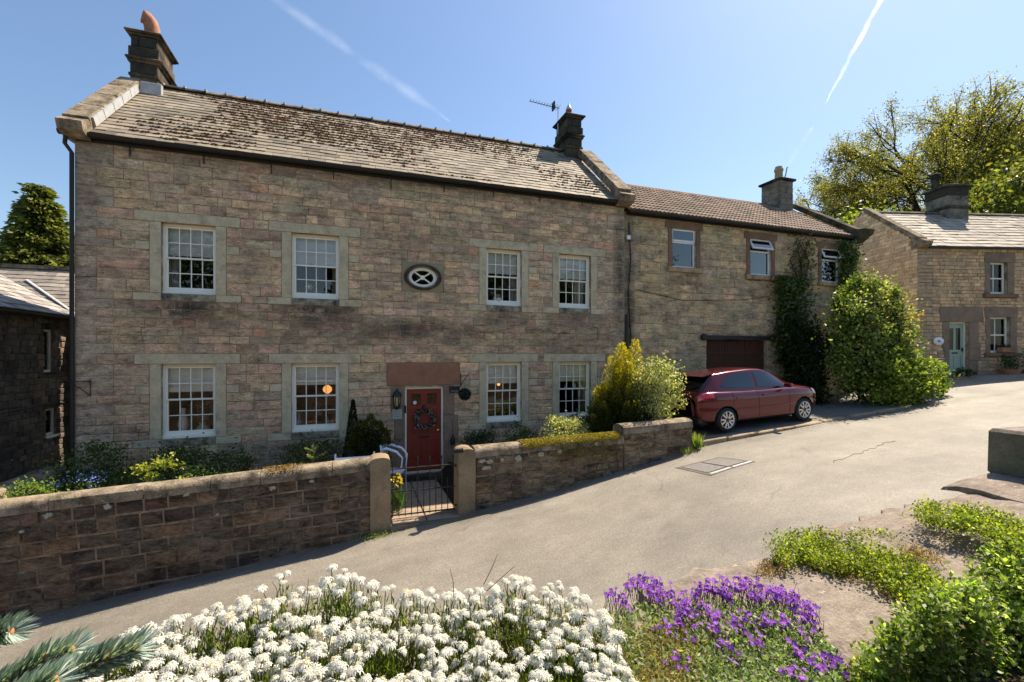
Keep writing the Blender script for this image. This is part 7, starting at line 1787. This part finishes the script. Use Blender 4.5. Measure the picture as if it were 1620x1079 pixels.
# ------------------------------------------------------------------ vapour trails high in the sky
def trail_mat(name, alpha, sc):
    m = NT(name); d = m.node('ShaderNodeBsdfDiffuse'); d.inputs[0].default_value = (.9, .92, .95, 1); tl = m.node('ShaderNodeBsdfTranslucent'); tl.inputs[0].default_value = (.9, .92, .95, 1)
    a = m.node('ShaderNodeAddShader'); m.lk(d.outputs[0], a.inputs[0]); m.lk(tl.outputs[0], a.inputs[1]); tr = m.node('ShaderNodeBsdfTransparent')
    lw = m.node('ShaderNodeLayerWeight'); lw.inputs[0].default_value = .5; f = m.math('POWER', m.math('SUBTRACT', 1.0, lw.outputs['Facing']), 3.2); f = m.math('MULTIPLY', f, m.ramp(m.noise(sc, 5, .6), [(.36, 0.0), (.62, 1.0)])); f = m.math('MULTIPLY', f, alpha)
    mx = m.node('ShaderNodeMixShader'); m.lk(f, mx.inputs[0]); m.lk(tr.outputs[0], mx.inputs[1]); m.lk(a.outputs[0], mx.inputs[2]); m.lk(mx.outputs[0], m.out.inputs[0]); return m.m
def trail(p0, p1, w0, w1, alpha, lab, sc, zd=4000.):
    A_, B_ = cam_pt(*p0, zd), cam_pt(*p1, zd * 1.25); n = 24
    pts = [tuple(A_ + (B_ - A_) * k / n + rng.normal(0, 2.5, 3)) for k in range(n + 1)]; rad = [(w0 + (w1 - w0) * k / n) * (.85 + .3 * random.random()) * (min(1, k / 3, (n - k) / 5) * .9 + .1) for k in range(n + 1)]
    tag(MB().tube(pts, rad, 14, False).build('vapour_trail', trail_mat('trail_%d' % int(p0[0]), alpha, sc), None, 180), lab, 'vapour trail')
trail((1415, -40), (1305, 165), 30, 24, .22, 'thin bright vapour trail rising at the upper right', .006)
trail((1290, 195), (1246, 262), 24, 38, .30, 'short vapour trail just above the chimney of the tiled building', .006)
trail((380, -40), (712, 192), 45, 85, .042, 'faint broad vapour trail sloping down above the long slate roof', .003)
trail((1310, 20), (1280, 90), 18, 18, .10, 'very faint vapour wisp left of the bright trail', .006)

# ------------------------------------------------------------------ groups for repeated things
GROUPS = {'curtain': 'curtains in the house windows', 'figurine': 'white ornaments on the sash rails', 'ornament': 'vases and pots on the window sills', 'potted_plant': 'potted plants in the windows', 'table_lamp': 'lit lamps in the ground floor rooms', 'wall_bracket': 'black brackets on the house wall', 'border_shrub': 'border plants along the house front', 'variegated_shrub': 'variegated shrubs behind the garden wall',
          'large_shrub': 'shrubs between the tiled building and the cottage', 'wall_climber': 'climbers on the tiled building', 'garden_tree': 'garden trees around the houses', 'vapour_trail': 'vapour trails in the sky', 'planter': 'planters in front of the cottage', 'gate_pillar': 'stone posts of the garden gate', 'garden_wall': 'stretches of the front garden wall', 'creeping_plant': 'creeping plants on the near wall', 'dry_thatch': 'dried moss on the near slabs', 'grass_tuft': 'grass tufts by the garden wall', 'cable': 'cables on the tiled building'}
for o in list(COL.objects):
    k = o.name.split('.')[0]
    if o.parent is None and k in GROUPS and 'label' in o.keys() and 'group' not in o.keys(): o['group'] = GROUPS[k]
